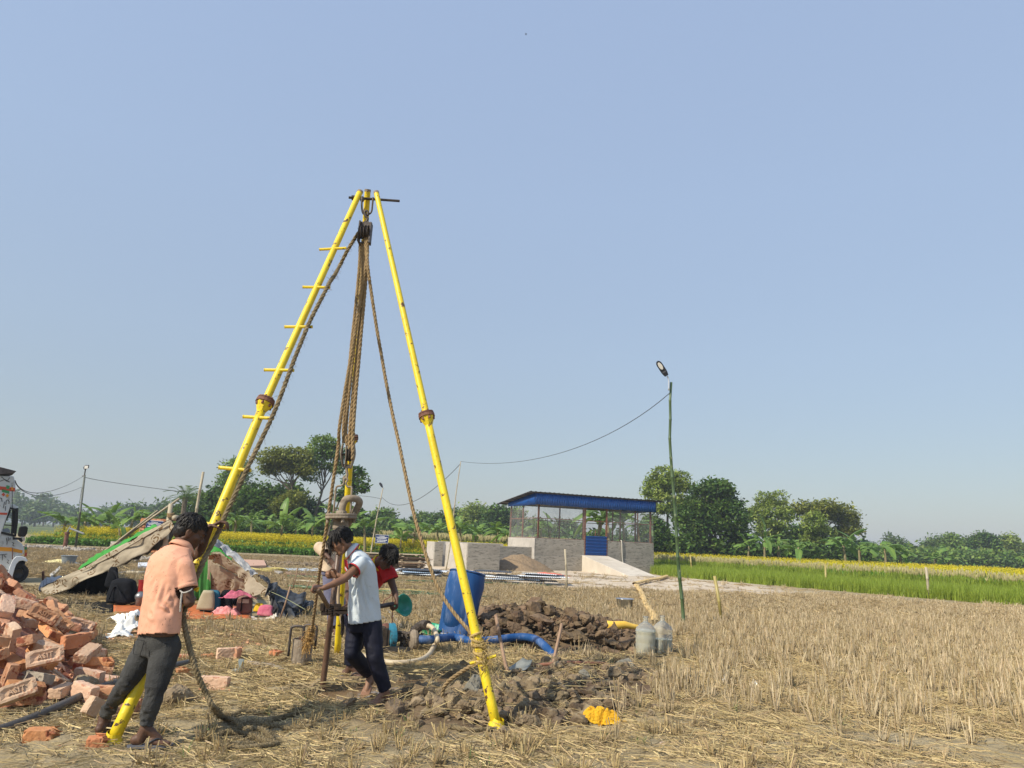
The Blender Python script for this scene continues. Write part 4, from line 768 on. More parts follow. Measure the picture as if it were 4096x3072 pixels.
# swivel with bail, gooseneck, flanges
sw = thing('water_swivel', 'muddy cast swivel head with bail rods and a bent gooseneck pipe', 'swivel', ca('hook', 320, 1330, 6.75)); Ys = 6.75
mb = MB(); rr_ = .0095
mb.tube(spline([ca('hook', 232, 1120, Ys), ca('hook', 245, 980, Ys), ca('hook', 258, 850, Ys), ca('hook', 275, 818, Ys), ca('hook', 320, 808, Ys), ca('hook', 345, 785, Ys), ca('hook', 350, 740, Ys), ca('hook', 372, 722, Ys), ca('hook', 388, 745, Ys), ca('hook', 372, 785, Ys), ca('hook', 390, 822, Ys), ca('hook', 432, 828, Ys), ca('hook', 433, 900, Ys), ca('hook', 420, 1120, Ys)], 70), rr_, 8); mb.build('bail', mud, sw, smooth=True)
mb = MB(); mb.tube(spline([ca('hook', 325, 1110, Ys), ca('hook', 335, 1030, Ys), ca('hook', 365, 965, Ys), ca('hook', 420, 950, Ys), ca('hook', 480, 955, Ys+.03), ca('hook', 518, 985, Ys+.06), ca('hook', 510, 1030, Ys+.09), ca('hook', 470, 1100, Ys+.12), ca('hook', 425, 1180, Ys+.14), ca('hook', 385, 1240, Ys+.16)], 46), .033, 14); mb.build('gooseneck', mud, sw, smooth=True)
S0 = ca('hook', 318, 1135, Ys); S1 = ca('hook', 308, 1330, Ys); us = nrm(S0-S1); Lq = np.linalg.norm(S0-S1)
mb = MB(); mb.lathe([(.045, .04), (.05, .03), (.05, .012), (.142, .012), (.145, .006), (.145, -.004), (.14, -.010), (.145, -.016), (.145, -.03), (.142, -.034), (.07, -.036), (.070, -.06), (.074, -.07), (.074, -.12), (.069, -.125), (.066, -.14), (.078, -.15), (.07, -.158), (.068, -.20), (.085, -.215), (.115, -.22), (.115, -.235), (.06, -.24), (.06, -.252), (.112, -.256), (.112, -.27), (.04, -.275), (.035, -.35), (0, -.35)], S0, us, 28); mb.build('body', mud, sw, smooth=False)
a, b, _ = frame(us)
for k in range(4): w = a*math.cos(k*1.57+.35)+b*math.sin(k*1.57+.35); mb = MB(); mb.lathe([(0, -.07), (.017, -.07), (.017, -.036), (.009, -.036), (.009, .03), (.0, .03)], S0+w*.118, us, 6); mb.build('bolt', mud, sw)
mb = MB(); q0 = ca('hook', 315, 1190, Ys-.078)      # cast diamond emblem
for s, w_ in ((1, .0035),):
    D = [q0+V(-.045, 0, 0), q0+V(0, -.004, .024), q0+V(.045, 0, 0), q0+V(0, -.004, -.024)]; mb.tube(D, w_, 5, closed=True)
    mb.tube([q0+V(-.018, -.004, -.004), q0+V(-.006, -.005, .008), q0+V(.002, -.005, -.006), q0+V(.016, -.004, .004)], w_, 5)
mb.build('emblem', mud, sw)
# drill pipe down into the trench
mb = MB(); pb = G(1287, 2776, -.06); pt = S1-us*.12; mb.tube([pb+V(0, 0, -.15), pb, (pb+pt)/2, pt], [.027, .027, .027, .027], 14); dp = one('drill_pipe', mb, mat('wet_rusty_pipe', (.085, .045, .028), (.16, .09, .055), 6, rough=.45, spec=.6, bump=.25, bsc=25, c3=(.03, .02, .015), s3=14, t3=(.56, .62), stretch=(1, 1, .35)), 'wet rusty drill pipe standing in the trench below the swivel', 'pipe', smooth=True)
mb = MB(); mb.tube(spline([ca('hook', 385, 1240, Ys+.17), ca('boy', 455, 300, 6.95), ca('boy', 440, 480, 7.0), ca('boy', 432, 700, 7.0), ca('boy', 470, 900, 7.05), ca('boy', 500, 1010, 7.1)], 20), .016, 8); one('delivery_hose', mb, mat('tan_hose', (.42, .32, .2), (.5, .4, .27), 6, rough=.6), 'tan hose hanging down from the gooseneck behind the drill pipe', 'hose', smooth=True)
# tackle ropes
Yr = 6.82
def rp(*q): return [at(*c(n, x, y), Y) for (n, x, y, Y) in q]
for k, (xa, ya, xb, yb_, xc, yc) in enumerate(((375, 1045, 345, 1650, 345, 340), (420, 1000, 395, 1650, 378, 370), (455, 790, 440, 1650, 405, 500), (500, 790, 470, 1650, 440, 520))):
    rope('tackle_rope', rp(('apex', xa, ya, Yr-.02*k), ('apex', xb, yb_, Yr-.02*k), ('hook', [338, 370, 402, 438][k]+[22, 20, 34, 30][k]*.8, 10, Yr-.02*k), ('hook', xc, yc, Yr-.03*k)), [.0155, .015, .018, .018][k], ropem, ['leftmost strand of the tackle between the two blocks', 'second tackle strand from the left between the two blocks', 'third and thick tackle strand in front of the lower block', 'rightmost tackle strand between the two pulley blocks'][k], wob=.003)
rope('hoisting_rope', rp(('apex', 455, 790, Yr-.05), ('apex', 480, 1200, Yr-.06), ('apex', 440, 1640, Yr-.08), ('hook', 320, 20, Yr-.08), ('hook', 285, 350, Yr), ('hook', 235, 700, Yr), ('hook', 165, 1200, Yr+.1), ('hook', 95, 1650, Yr+.25), ('boy', 265, 500, 7.25), ('boy', 225, 800, 7.5), ('boy', 205, 930, 7.7), ('boy', 175, 1020, 7.85), ('boy', 140, 1060, 7.9)), .0165, ropem, 'rope running down the left of the drill pipe to the bailer bucket', wob=.004)
rope('guy_rope', rp(('apex', 515, 790, Yr-.05), ('apex', 500, 1150, Yr-.06), ('apex', 530, 1640, Yr-.1), ('full', 830, 800, 6.75), ('full', 870, 1000, 6.6), ('full', 905, 1150, 6.45), ('full', 952, 1280, 6.3), ('full', 1015, 1365, 6.15), ('full', 1040, 1392, 6.05)), .0165, ropem, 'rope slanting from the top block down to the right yellow leg', wob=.005)
KR, _t = legpt(FR, dR, 1400*1.8517); mb = MB()
for k in range(7): u_ = uR*(.03*k-.08); rr2 = .047; ph0 = random.uniform(0, 6); C = [KR+u_+V(math.cos(t), math.sin(t), 0)*rr2+uR*.02*math.sin(t+ph0) for t in np.linspace(0, 6.28, 12)]; rope('', C, .010, None, None, mb=mb, fuzz=60)
for k in range(170): p = KR+uR*random.uniform(-.14, .06)+V(random.uniform(-.02, .06), random.uniform(-.06, .02), 0); q = RNG.normal(size=3)*.03; mb.tube([p, p+q, p+q*1.5+RNG.normal(size=3)*.02+V(0, 0, -.02)], .0018, 3, cap=False)
one('rope_knot', mb, mat('yellow_hemp', (.36, .25, .09), (.5, .37, .15), 30, rough=.95), 'frayed rope lashing wound round the right yellow leg', 'rope knot')
rope('loose_rope', rp(('foot', 1010, 310, 5.98), ('foot', 870, 375, 6.02), ('foot', 720, 470, 6.1), ('foot', 600, 570, 6.15), ('foot', 545, 680, 6.2), ('foot', 555, 830, 6.2))+[cg('foot', 600, 930, .03), cg('foot', 740, 1010, .03)], .0165, ropem, 'loop of rope falling from the rung of the right leg onto the clods', wob=.006, fuzz=30)
rope('loose_rope', [onG(cg('foot', x, y), .018) for x, y in ((620, 1165), (850, 1200), (1100, 1185), (1290, 1140), (1450, 1150), (1700, 1170), (1680, 1120), (1500, 1090), (1300, 1050))], .0185, ropem2, 'thick rope lying round the foot of the right yellow leg', wob=.01, fuzz=60)
# rope along the left leg, down to the man
Yp = []
for x, y in ((400, 800), (280, 980), (150, 1200), (10, 1480)): t = (c('apex', x, y)[1]-proj(FL)[1])/(proj(TL)[1]-proj(FL)[1]); Yp.append(('apex', x, y, 6.78))
def ylg(py): return legpt(FL, dL, py)[0][1]-.055
pts = rp(*Yp)+[at(x*1.8517, y*1.8517, ylg(y*1.8517)) for x, y in ((708, 620), (672, 690), (625, 805), (585, 905), (530, 1020), (490, 1105))]+[at(*c('man', 890, 150), 5.38), at(*c('man', 800, 320), 5.28), at(*c('man', 735, 470), 5.2)]
rope('fall_rope', pts, .0185, ropem2, 'hairy rope running down along the left ladder leg of the tripod', wob=.006, fuzz=130)
rope('held_rope', [at(*c('man', 672, 640), 5.12), at(*c('man', 650, 720), 5.05), at(*c('man', 690, 900), 5.0), at(*c('man', 745, 1100), 4.98), at(*c('man', 800, 1230), 5.0), at(*c('lowl', 430, 560), 5.02)]+[onG(cg('lowl', x, y), .03) for x, y in ((490, 650), (560, 700), (650, 740), (760, 790), (840, 820), (740, 850), (560, 860), (420, 800), (520, 750), (700, 770))], .018, ropem2, 'thick muddy rope hanging from the hand of the man in pink to the ground', wob=.014, fuzz=420, pitch=.085)
for k, (pl, lab) in enumerate((([(520, 640), (620, 615), (760, 600), (880, 575), (1010, 590)], 'dark muddy rope stretch lying furthest back beside the coil'), ([(560, 680), (700, 700), (860, 640), (960, 600), (1080, 560)], 'dark muddy rope stretch crossing the others beside the coil'), ([(640, 690), (800, 690), (930, 695), (1080, 700)], 'brown muddy rope stretch lying nearest beside the coil'), ([(400, 830), (480, 790), (600, 770), (720, 820), (830, 800), (760, 740), (600, 730), (470, 760), (430, 820), (560, 850), (700, 830)], 'tangled coil of pale frayed rope on the ground'))):
    rope('ground_rope', [onG(cg('lowl', x, y), .022) for x, y in pl], .019, ropem2, lab, wob=.025, fuzz=420, pitch=.10)
# thin white cord looped on the man's arm is built with him
# ---------------------------------------------------------------- people
def skin(n, a, b): return mat(n, a, b, 5, rough=.55, spec=.35, bump=.1, bsc=90)
hairm = mat('black_hair', (.006, .005, .005), (.018, .015, .013), 14, rough=.55, spec=.35)
SK = .0078
def hand(mb, wr, kn, pn, side, curl, s=1.0, th=.9, spread=.0):
    """palm from the wrist towards the knuckles (kn), palm facing pn; thumb on side (+1/-1 of kn x pn); curl: bend of each finger joint"""
    kn = nrm(kn); pn = nrm(pn-kn*(np.array(pn)@kn)); sd = np.cross(kn, pn)*side
    for k, off in enumerate((.030, .010, -.010, -.029)):                       # index .. little
        k0 = wr+sd*off*.55*s+kn*.012*s; k1 = wr+kn*([.088, .092, .088, .080][k])*s+sd*off*s
        mb.capsule(k0, k1, .013*s, .0115*s, 8)
        d = nrm(kn+sd*(1.5-k)*spread); p = k1; ang = 0; Ls = [[.040, .024, .020], [.044, .028, .021], [.041, .026, .021], [.032, .020, .019]][k]
        for j, l in enumerate(Ls):
            ang += curl[j] if hasattr(curl, '__len__') else curl; dd = d*math.cos(ang)+pn*math.sin(ang); q = p+dd*l*s; mb.capsule(p, q, [.0088, .0082, .0076][j]*s, [.0082, .0076, .0066][j]*s, 8); p = q
    t0 = wr+sd*.022*s+kn*.018*s; t1 = t0+(kn*.6+sd*.75+pn*.25)*.040*s; t2 = t1+(kn*.75+pn*th*.9+sd*.15)*.030*s; t3 = t2+(kn*.45+pn*th*1.1-sd*.35)*.026*s
    mb.capsule(t0, t1, .0145*s, .012*s, 8); mb.capsule(t1, t2, .0115*s, .0098*s, 8); mb.capsule(t2, t3, .0096*s, .0078*s, 8)
def foot(mb, an, d, s=1.0, heel=0.0):
    d = nrm(d); up = V(0, 0, 1); sd = nrm(np.cross(d, up)); fwd = d
    b = an+V(0, 0, -.065*s)
    mb.capsule(b-fwd*.045*s, b-fwd*.02*s, .032*s, .033*s, 10); mb.capsule(an, b-fwd*.02*s, .034*s, .034*s, 10); mb.capsule(an+fwd*.01*s, b+fwd*.09*s+up*.0*s, .034*s, .024*s, 10)
    for o, l, r in ((.026, .155, .0145), (.011, .16, .012), (-.003, .152, .0115), (-.016, .142, .011), (-.028, .128, .0105)):
        m0 = b+fwd*.05*s+sd*o*.8*s-up*.008*s; m1 = b+fwd*(l-.03)*s+sd*o*1.15*s-up*.018*s; mb.capsule(m0, m1, .021*s, r*1.15*s, 8); mb.capsule(m1, m1+fwd*.028*s+sd*o*.08*s-up*.002, r*s, r*.85*s, 8)
def head(mb, cen, f, u, s=1.0):
    f = nrm(f); u = nrm(u-f*(np.array(u)@f)); r = np.cross(f, u); A = [r, f, u]
    P = lambda x, y, z: cen+(r*x+f*y+u*z)*s
    mb.ell(P(0, -.012, .025), (.072*s, .094*s, .084*s), A, 18)          # cranium
    mb.ell(P(0, .025, -.02), (.060*s, .062*s, .078*s), A, 16); mb.ell(P(0, .040, -.075), (.040*s, .042*s, .030*s), A, 12)
    mb.capsule(P(.046, -.02, -.055), P(.016, .055, -.088), .020*s, .017*s, 8); mb.capsule(P(-.046, -.02, -.055), P(-.016, .055, -.088), .020*s, .017*s, 8)
    mb.ell(P(0, .064, -.088), (.021*s, .018*s, .017*s), A, 10)          # chin
    mb.capsule(P(0, .080, .012), P(0, .101, -.026), .0085*s, .0125*s, 8); mb.capsule(P(.011, .088, -.031), P(-.011, .088, -.031), .0095*s, .0095*s, 8)   # nose
    mb.capsule(P(.028, .076, .022), P(-.028, .076, .022), .012*s, .012*s, 8)                                                                   # brow
    mb.capsule(P(.016, .078, -.053), P(-.016, .078, -.053), .0085*s, .0085*s, 8); mb.capsule(P(.014, .077, -.064), P(-.014, .077, -.064), .009*s, .009*s, 8)  # lips
    for q in (1, -1):
        mb.ell(P(.050*q, .045, -.018), (.02*s, .026*s, .022*s), A, 8)
        C = [P(q*(.070+.007*math.sin(t)), -.006+.017*math.cos(t)*.8-.006, -.012+.031*math.sin(t)) for t in np.linspace(0, 2*math.pi, 9)[:-1]]; mb.tube(C, .0058*s, 5, closed=True); mb.ell(P(q*.070, -.012, -.014), (.006*s, .014*s, .026*s), A, 8)
    return P, A
def hair(P, A, s, T, seed, fringe=0.0, L=.03, back=-.06, n=520, name='hair', curly=0):
    mb = MB(); mb.ell(P(0, -.018, .036), (.079*s, .098*s, .083*s), A, 20); mb.ell(P(0, -.052, -.012), (.070*s, .058*s, .062*s), A, 16)
    v, f, nn = remesh(mb, .006, 2); cen = P(0, 0, 0); loc = (v-cen)@np.array(A).T/s
    v = v+nn*(n3(v, 55, seed)*.006+n3(v, 120, seed+1)*.003)[:, None]
    fc = loc[f].mean(1)
    cut = (fc[:, 1] > .030) & (fc[:, 2] < .052-(.03*fringe)) | ((fc[:, 1] > -.020) & (fc[:, 2] < .006)) | (fc[:, 2] < back)
    o = arr_obj(name, v, f[~cut], hairm, T, True); r = random.Random(seed); m2 = MB()
    for k in range(n):
        a = r.uniform(0, 6.283); b = r.uniform(-.25, 1.5); x, y, z = math.cos(a)*math.cos(b), math.sin(a)*math.cos(b), math.sin(b)
        p = V(x*.079, -.018+y*.098, .036+z*.083)
        if (p[1] > .038 and p[2] < .055) or (p[1] > -.0 and p[2] < .02): continue
        flow = V(x*.9, y*.8+(.55 if p[1] > -.02 else -.1), -.55-.5*(1-z)); nv = V(x, y, z); flow = nrm(flow-nv*(flow@nv)); l = L*r.uniform(.6, 1.35)
        if p[1] > .045: l *= 1+fringe
        w = V(r.gauss(0, 1), r.gauss(0, 1), r.gauss(0, 1))*(.25+curly)
        p0 = p; p1 = p+(flow+nv*.35+w*.25)*l*.5; p2 = p+(flow+nv*.05+w*.5)*l-V(0, 0, .004)
        m2.tube([P(*p0), P(*p1), P(*p2)], np.array([.0052, .0042, .0008])*s, 4, cap=False)
    m2.build('hair_lock', hairm, o, smooth=True); return o
def rings_between(pts, n=14):                    # pts: (centre, half width, half depth, right vec, fwd vec)
    C = spline([p[0] for p in pts], n); k = np.linspace(0, len(pts)-1, n)
    W = [np.interp(k, range(len(pts)), [p[i] for p in pts]) for i in (1, 2)]; Rv = np.stack([np.interp(k, range(len(pts)), [p[3][i] for p in pts]) for i in range(3)], 1); Fv = np.stack([np.interp(k, range(len(pts)), [p[4][i] for p in pts]) for i in range(3)], 1)
    return [(C[i], nrm(Rv[i])*W[0][i], nrm(Fv[i])*W[1][i]) for i in range(n)]
def wrinkle(v, nn, amp, seed, dirs=((1, 0, 0), (0, 1, 0)), f=16, zf=.35, folds=()):
    q = v.copy(); q = q*np.array([1, 1, zf]); w = n3(q+n3(v, 6, seed)[:, None]*.03, f, seed); d = -np.abs(w)**.7*amp+n3(v, f*2.6, seed+3)*amp*.25
    for (p0, p1, wd, am) in folds:               # drag folds: long creases between two points
        ab = np.array(p1)-np.array(p0); t = np.clip(((v-np.array(p0))@ab)/(ab@ab), 0, 1); dd = np.linalg.norm(v-np.array(p0)-np.outer(t, ab), axis=1); d = d+1.9*am*(np.exp(-(dd/wd)**2)-.8*np.exp(-((dd-wd*1.9)/wd)**2))*np.sin(np.pi*np.clip(t, .05, .95))
    return v+nn*d[:, None]
def open_ends(v, f, ends):
    fc = v[f].mean(1); cut = np.zeros(len(f), bool)
    for (p, d, r, dep) in ends: q = fc-np.array(p); cut |= (np.linalg.norm(q, axis=1) < r) & (q@nrm(d) > -dep)
    return f[~cut]
def limb(mb, pts, rs, n=12, fl=1.0, hint=(0, 0, 1)):
    for i in range(len(pts)-1): mb.capsule(pts[i], pts[i+1], rs[i], rs[i+1], n, flat=fl, hint=hint)
def sandal(T, an, d, m, ms, s=1.0, side=1):
    d = nrm(d); sd = nrm(np.cross(d, V(0, 0, 1))); b = an+V(0, 0, -.108*s); mb = MB(); n = 22; top = []
    for k in range(n):
        t = 2*math.pi*k/n; l = math.cos(t); w = math.sin(t); top.append(b+d*(l*.135+.045)*s+sd*w*(.050 if l > 0 else .038)*s)
    top = np.array(top); mb.add(np.r_[top, top+V(0, 0, .017)*s], [tuple(range(n-1, -1, -1)), tuple(range(n, 2*n))]+[(i, (i+1) % n, n+(i+1) % n, n+i) for i in range(n)]); so = mb.build('sandal', m, T)
    mb = MB(); q = b+d*.125*s+sd*.012*s+V(0, 0, .02)*s
    for k in (1, -1): mb.tube(spline([q, b+d*.085*s+sd*.03*k*s+V(0, 0, .055)*s, b+d*.02*s+sd*.047*k*s+V(0, 0, .02)*s], 10), .0075*s, 6, flat=.6)
    mb.build('strap', ms, so, smooth=True)
denim = mat('black_denim', (.028, .028, .028), (.060, .060, .058), 5, rough=.85, bump=.4, bsc=120); navy = mat('navy_track_cloth', (.0045, .005, .013), (.009, .010, .024), 8, rough=.7, spec=.25, bump=.3, bsc=9)
def shirt_mat(n, a, b, spots=None, **k): return mat(n, a, b, 3.2, rough=.9, bump=.12, bsc=160, c3=spots, s3=55 if spots else 12, t3=(.63, .66) if spots else (.6, .66), **k)

def person(label, cfg, group=None):
    g = cfg; T = thing('person', label, 'person', g['base'], group); U = g.get('s', 1.0)
    # ---- body, one continuous surface
    mb = MB(); P, A = head(mb, g['head'], g['hf'], g['hu'], g.get('hs', 1.0)); nb = g['neck']
    mb.capsule(nb-nrm(g['head']-nb)*.03, P(0, -.025, -.05), .056*U, .050*U, 12)
    body_r = rings_between([(p, w*.80, d*.78, r, f) for (p, w, d, r, f) in g['torso']], 12); mb.loft(body_r)
    for a in g['arms']: limb(mb, [a['s'], a['e'], a['w']], [.050*U, .037*U, .026*U]); mb.capsule(a['s'], (a['s']+a['e'])/2, .050*U, .044*U); mb.capsule(a['e'], (a['e']+a['w'])/2, .038*U, .036*U); hand(mb, a['w'], a['kn'], a['pn'], a['side'], a['curl'], a.get('hs', 1.0), a.get('th', .9))
    for l in g['legs']: limb(mb, [l['h'], l['k'], l['a']], [.068*U, .040*U, .031*U]); mb.capsule(l['k']+(l['a']-l['k'])*.12, l['k']+(l['a']-l['k'])*.45, .038*U, .040*U); foot(mb, l['a'], l['f'], l.get('fs', 1.0))
    v, f, nn = remesh(mb, g.get('vox', .006), 3); arr_obj('body', v, f, g['skin'], T)
    for q in (1, -1):
        e = MB(); e.ell(P(q*.030, .068, .004), (.013, .010, .006), A, 8); e.build('eye', EYE, T, smooth=True)
        e = MB(); e.tube([P(q*.014, .090, .026), P(q*.030, .089, .031), P(q*.047, .076, .026)], [.003, .0042, .002], 5); e.build('eyebrow', hairm, T)
    if g.get('hair'): hair(P, A, g.get('hs', 1.0), T, **g['hair'])
    # ---- shirt
    tz = [list(q) for q in g['torso']]; tz[0][0] = tz[0][0]+nrm(tz[0][0]-tz[1][0])*.02; sm = MB(); sm.loft(rings_between(tz, 20), 36); ends = []
    tp_ = g['torso']; d0 = nrm(tp_[0][0]-tp_[1][0]); ends.append((tz[0][0], d0, .4, .022))
    for a in g['arms']:
        sl = a.get('sleeve', .55); se = a['s']+(a['e']-a['s'])*sl if sl <= 1 else a['e']+(a['w']-a['e'])*(sl-1); d = nrm(a['e']-a['s']) if sl <= 1 else nrm(a['w']-a['e']); R0, R1 = a.get('sr', (.072, .066))
        if sl > 1: sm.capsule(a['s'], a['e'], R0*U, R1*U, 14); sm.tube([a['e'], se], [R1*U, R1*.85*U], 16)
        else: sm.ell(a['s'], (R0*U,)*3); sm.tube([a['s'], se], [R0*U, R1*U], 18)
        ends.append((se, d, R1*U*1.25, .012)); a['_se'] = se; a['_d'] = d; a['_r'] = (R1 if sl <= 1 else R1*.85)*U
        sm.capsule(a['s'], nb-(nb-a['s'])*.35-V(0, 0, .01), R0*.9*U, .06*U, 12)
    v, f, nn = remesh(sm, .0075, 4); v = wrinkle(v, nn, g.get('sw', .007), 3, f=15, zf=.5, folds=g.get('folds', ())); f = open_ends(v, f, ends)
    sh = arr_obj('shirt', v, f, g['shirt'], T); q = sh.modifiers.new('solid', 'SOLIDIFY'); q.thickness = .003; q.offset = -1
    for a in g['arms']:
        m_ = MB(); fr = frame(a['_d']); C = [a['_se']+fr[0]*math.cos(t)*a['_r']*1.02+fr[1]*math.sin(t)*a['_r']*1.02 for t in np.linspace(0, 6.283, 20)[:-1]]; gg = []
        for dz, rr in ((-g.get('bw', .026), .97), (-g.get('bw', .026)+.001, 1.0), (.000, 1.005), (.001, .95)): gg.append([a['_se']+(p-a['_se'])*rr/1.02+a['_d']*dz for p in C])
        m_.grid(gg, closed=True); m_.build('sleeve_band', g.get('trim', g['shirt']), T, smooth=True)
    # collar
    cu = nrm(g['head']-nb); fr = frame(cu, hint=g['torso'][-1][4]); gg = []; cf = nrm(g['torso'][-1][4]-cu*(np.array(g['torso'][-1][4])@cu)); cr = np.cross(cf, cu)
    for dz, rr in (g.get('collar', ((-.012, .072), (.018, .062), (.034, .064), (.012, .088), (-.012, .098)))):
        gg.append([nb+cu*(dz-.018*max(0, math.cos(t)))+(cf*math.cos(t)*1.08+cr*math.sin(t))*rr*U*g.get('cs', 1) for t in np.linspace(.22 if g.get('opencol', True) else 0, 6.283-(.22 if g.get('opencol', True) else 0), 30)])
    m_ = MB(); m_.grid(gg); m_.build('collar', g.get('colm', g['shirt']), T, smooth=True, solid=.003)
    if g.get('trimtube'):
        m_ = MB(); m_.tube([p+cu*.001 for p in gg[-1]], .0035, 5); m_.build('collar_piping', g['trim'], T)
    # ---- trousers
    tm = MB(); tm.loft(rings_between(g['pelvis'], 8), 28); ends = [(g['pelvis'][-1][0], g['pelvis'][-1][0]-g['pelvis'][0][0], .3, .004)]
    for l in g['legs']:
        tr = l.get('tr', (.098, .070, .052)); e = l['k']+(l['a']-l['k'])*l.get('hem', .93); tm.capsule(l['h'], l['k'], tr[0]*U, tr[1]*U, 16); tm.tube([l['k'], (l['k']*.45+e*.55)+V(0, 0, 0), e], [tr[1]*U, (tr[1]*.5+tr[2]*.5)*U*1.02, tr[2]*U], 16); ends.append((e, l['a']-l['k'], tr[2]*U*1.3, .004))
    v, f, nn = remesh(tm, .0075, 4); fo = []
    for l in g['legs']:
        ax = nrm(l['a']-l['k']); s1, s2, _ = frame(ax)
        for k in range(l.get('nf', 12)):           # bunched horizontal creases
            t = random.choice((random.uniform(.45, .95), random.uniform(-.12, .2))); a0 = random.uniform(0, 6.28); c_ = l['k']+(l['a']-l['k'])*t; rr = .062*U
            p0 = c_+(s1*math.cos(a0)+s2*math.sin(a0))*rr; p1 = c_+(s1*math.cos(a0+2)+s2*math.sin(a0+2))*rr+ax*random.uniform(-.03, .03); fo.append((p0, p1, .010, g.get('tw', .006)))
    v = wrinkle(v, nn, .007, 8, f=13, zf=1.7, folds=fo); f = open_ends(v, f, ends); tr_ = arr_obj('trousers', v, f, g['pants'], T); q = tr_.modifiers.new('solid', 'SOLIDIFY'); q.thickness = .003; q.offset = -1
    return T, P, A
EYE = mat('eye', (.10, .08, .07), None, rough=.2)
def fr3(f): f = nrm(V(f[0], f[1], 0)); return np.cross(f, V(0, 0, 1)), f      # right, forward
K = lambda n, x, y, Y: ca(n, x, y, Y)

# the man in pink, seen from behind
MR, MF = fr3((.62, .78)); mh = K('man', 700, 150, 5.22); AR = onG(cg('man', 372, 1600)); AL = onG(cg('man', 95, 1515))
ra, la = AR+V(0, 0, .118), AL+V(0, 0, .118)
elR, wrR = K('man', 688, 625, 4.98), K('man', 690, 600, 5.22); elL, wrL = K('man', 742, 320, 5.38), K('man', 832, 115, 5.36)
skA = skin('dark_brown_skin', (.085, .042, .026), (.12, .062, .038))
pink = shirt_mat('pink_polo_cloth', (.66, .33, .21), (.72, .37, .245), (.30, .15, .10)); 
mt = [(K('man', 478, 845, 4.98), .168, .112, MR, MF), (K('man', 500, 700, 5.0), .165, .112, MR, MF), (K('man', 520, 560, 5.03), .168, .112, MR, MF), (K('man', 540, 430, 5.08), .186, .118, MR, MF), (K('man', 565, 320, 5.12), .185, .105, MR, MF), (K('man', 600, 262, 5.15), .125, .08, MR, MF), (K('man', 625, 232, 5.17), .07, .062, MR, MF)]
F1 = [(K('man', 600, 440, 4.88), K('man', 540, 620, 4.88), .012, .008), (K('man', 625, 480, 4.88), K('man', 600, 720, 4.86), .013, .008), (K('man', 470, 630, 4.86), K('man', 620, 730, 4.86), .011, .010), (K('man', 400, 680, 4.88), K('man', 520, 770, 4.88), .012, -.006), (K('man', 640, 560, 4.9), K('man', 560, 640, 4.88), .012, .009), (K('man', 590, 395, 4.9), K('man', 610, 500, 4.88), .014, .010), (K('man', 450, 400, 4.92), K('man', 430, 600, 4.9), .016, .006), (K('man', 500, 480, 4.9), K('man', 470, 660, 4.88), .014, .006)]
manT, MP, MA = person('man in a pink polo shirt and dark jeans leaning on the yellow ladder leg', dict(base=(AR+AL)/2, head=mh, hf=V(.80, .42, -.42), hu=V(.3, .15, 1), neck=K('man', 645, 250, 5.18), s=.98, hs=1.08, skin=skA, torso=mt,
  arms=[dict(s=K('man', 655, 385, 5.02), e=elR, w=wrR, kn=V(-.15, .9, .1), pn=V(-.6, -.1, -.7), side=1, curl=(1.1, 1.3, .8), sleeve=.62, sr=(.070, .070), th=1.1), dict(s=K('man', 505, 330, 5.28), e=elL, w=wrL, kn=nrm(K('man', 893, 82, 5.36)-K('man', 832, 112, 5.36)), pn=V(.35, .1, -1), side=-1, curl=(.7, .95, .6), sleeve=.5, sr=(.075, .070), th=.8)],
  legs=[dict(h=K('man', 532, 930, 4.98), k=K('man', 452, 1245, 4.90), a=ra, f=V(.95, .25, 0), tr=(.100, .068, .050), nf=22), dict(h=K('man', 415, 925, 5.07), k=K('man', 262, 1180, 5.02), a=la, f=V(-.15, 1, 0), tr=(.098, .064, .048), nf=24)],
  pelvis=[(K('man', 470, 985, 5.02), .15, .10, MR, MF), (K('man', 476, 900, 5.02), .168, .112, MR, MF), (K('man', 482, 820, 5.01), .150, .10, MR, MF)], shirt=pink, pants=denim, hair=dict(seed=3, fringe=.3, L=.017, back=-.075, n=420, curly=.15), folds=F1, sw=.012, tw=.006, cs=.92))
soft = mat('grey_rubber_sandal', (.09, .10, .13), (.14, .15, .18), 7, rough=.7); dksd = mat('dark_sandal_strap', (.03, .035, .045), None, rough=.7)
sandal(manT, ra, V(.95, .25, 0), soft, dksd); sandal(manT, la, V(-.15, 1, 0), soft, dksd)
# jeans pockets and side vents as stitched patches
for (q) in ([(322, 875), (385, 885), (355, 985), (310, 975)], [(425, 900), (540, 905), (505, 1010), (415, 990)]):
    mb = MB(); mb.tube([K('man', x, y, 4.895) for x, y in q]+[K('man', *q[0], 4.895)], .0022, 4); mb.build('pocket_seam', mat('seam', (.012, .012, .013), None), manT)
mb = MB(); C = [K('man', 628, 548, 4.92), K('man', 650, 560, 4.905), K('man', 680, 553, 4.90), K('man', 705, 540, 4.93)]
rope('arm_cord', C+[K('man', 700, 530, 5.05), K('man', 660, 535, 5.1), K('man', 628, 545, 4.94)], .005, mat('white_cord', (.35, .33, .30), (.55, .52, .47), 60, rough=.8), 'thin white twisted cord looped round the upper arm of the man in pink', pitch=.03, cat='cord')
rope('arm_cord', [K('man', 640, 560, 4.90), K('man', 632, 620, 4.90), K('man', 628, 690, 4.9)], .006, bpy.data.materials['white_cord'], 'end of the white cord hanging along the back of the pink shirt', pitch=.03, cat='cord')

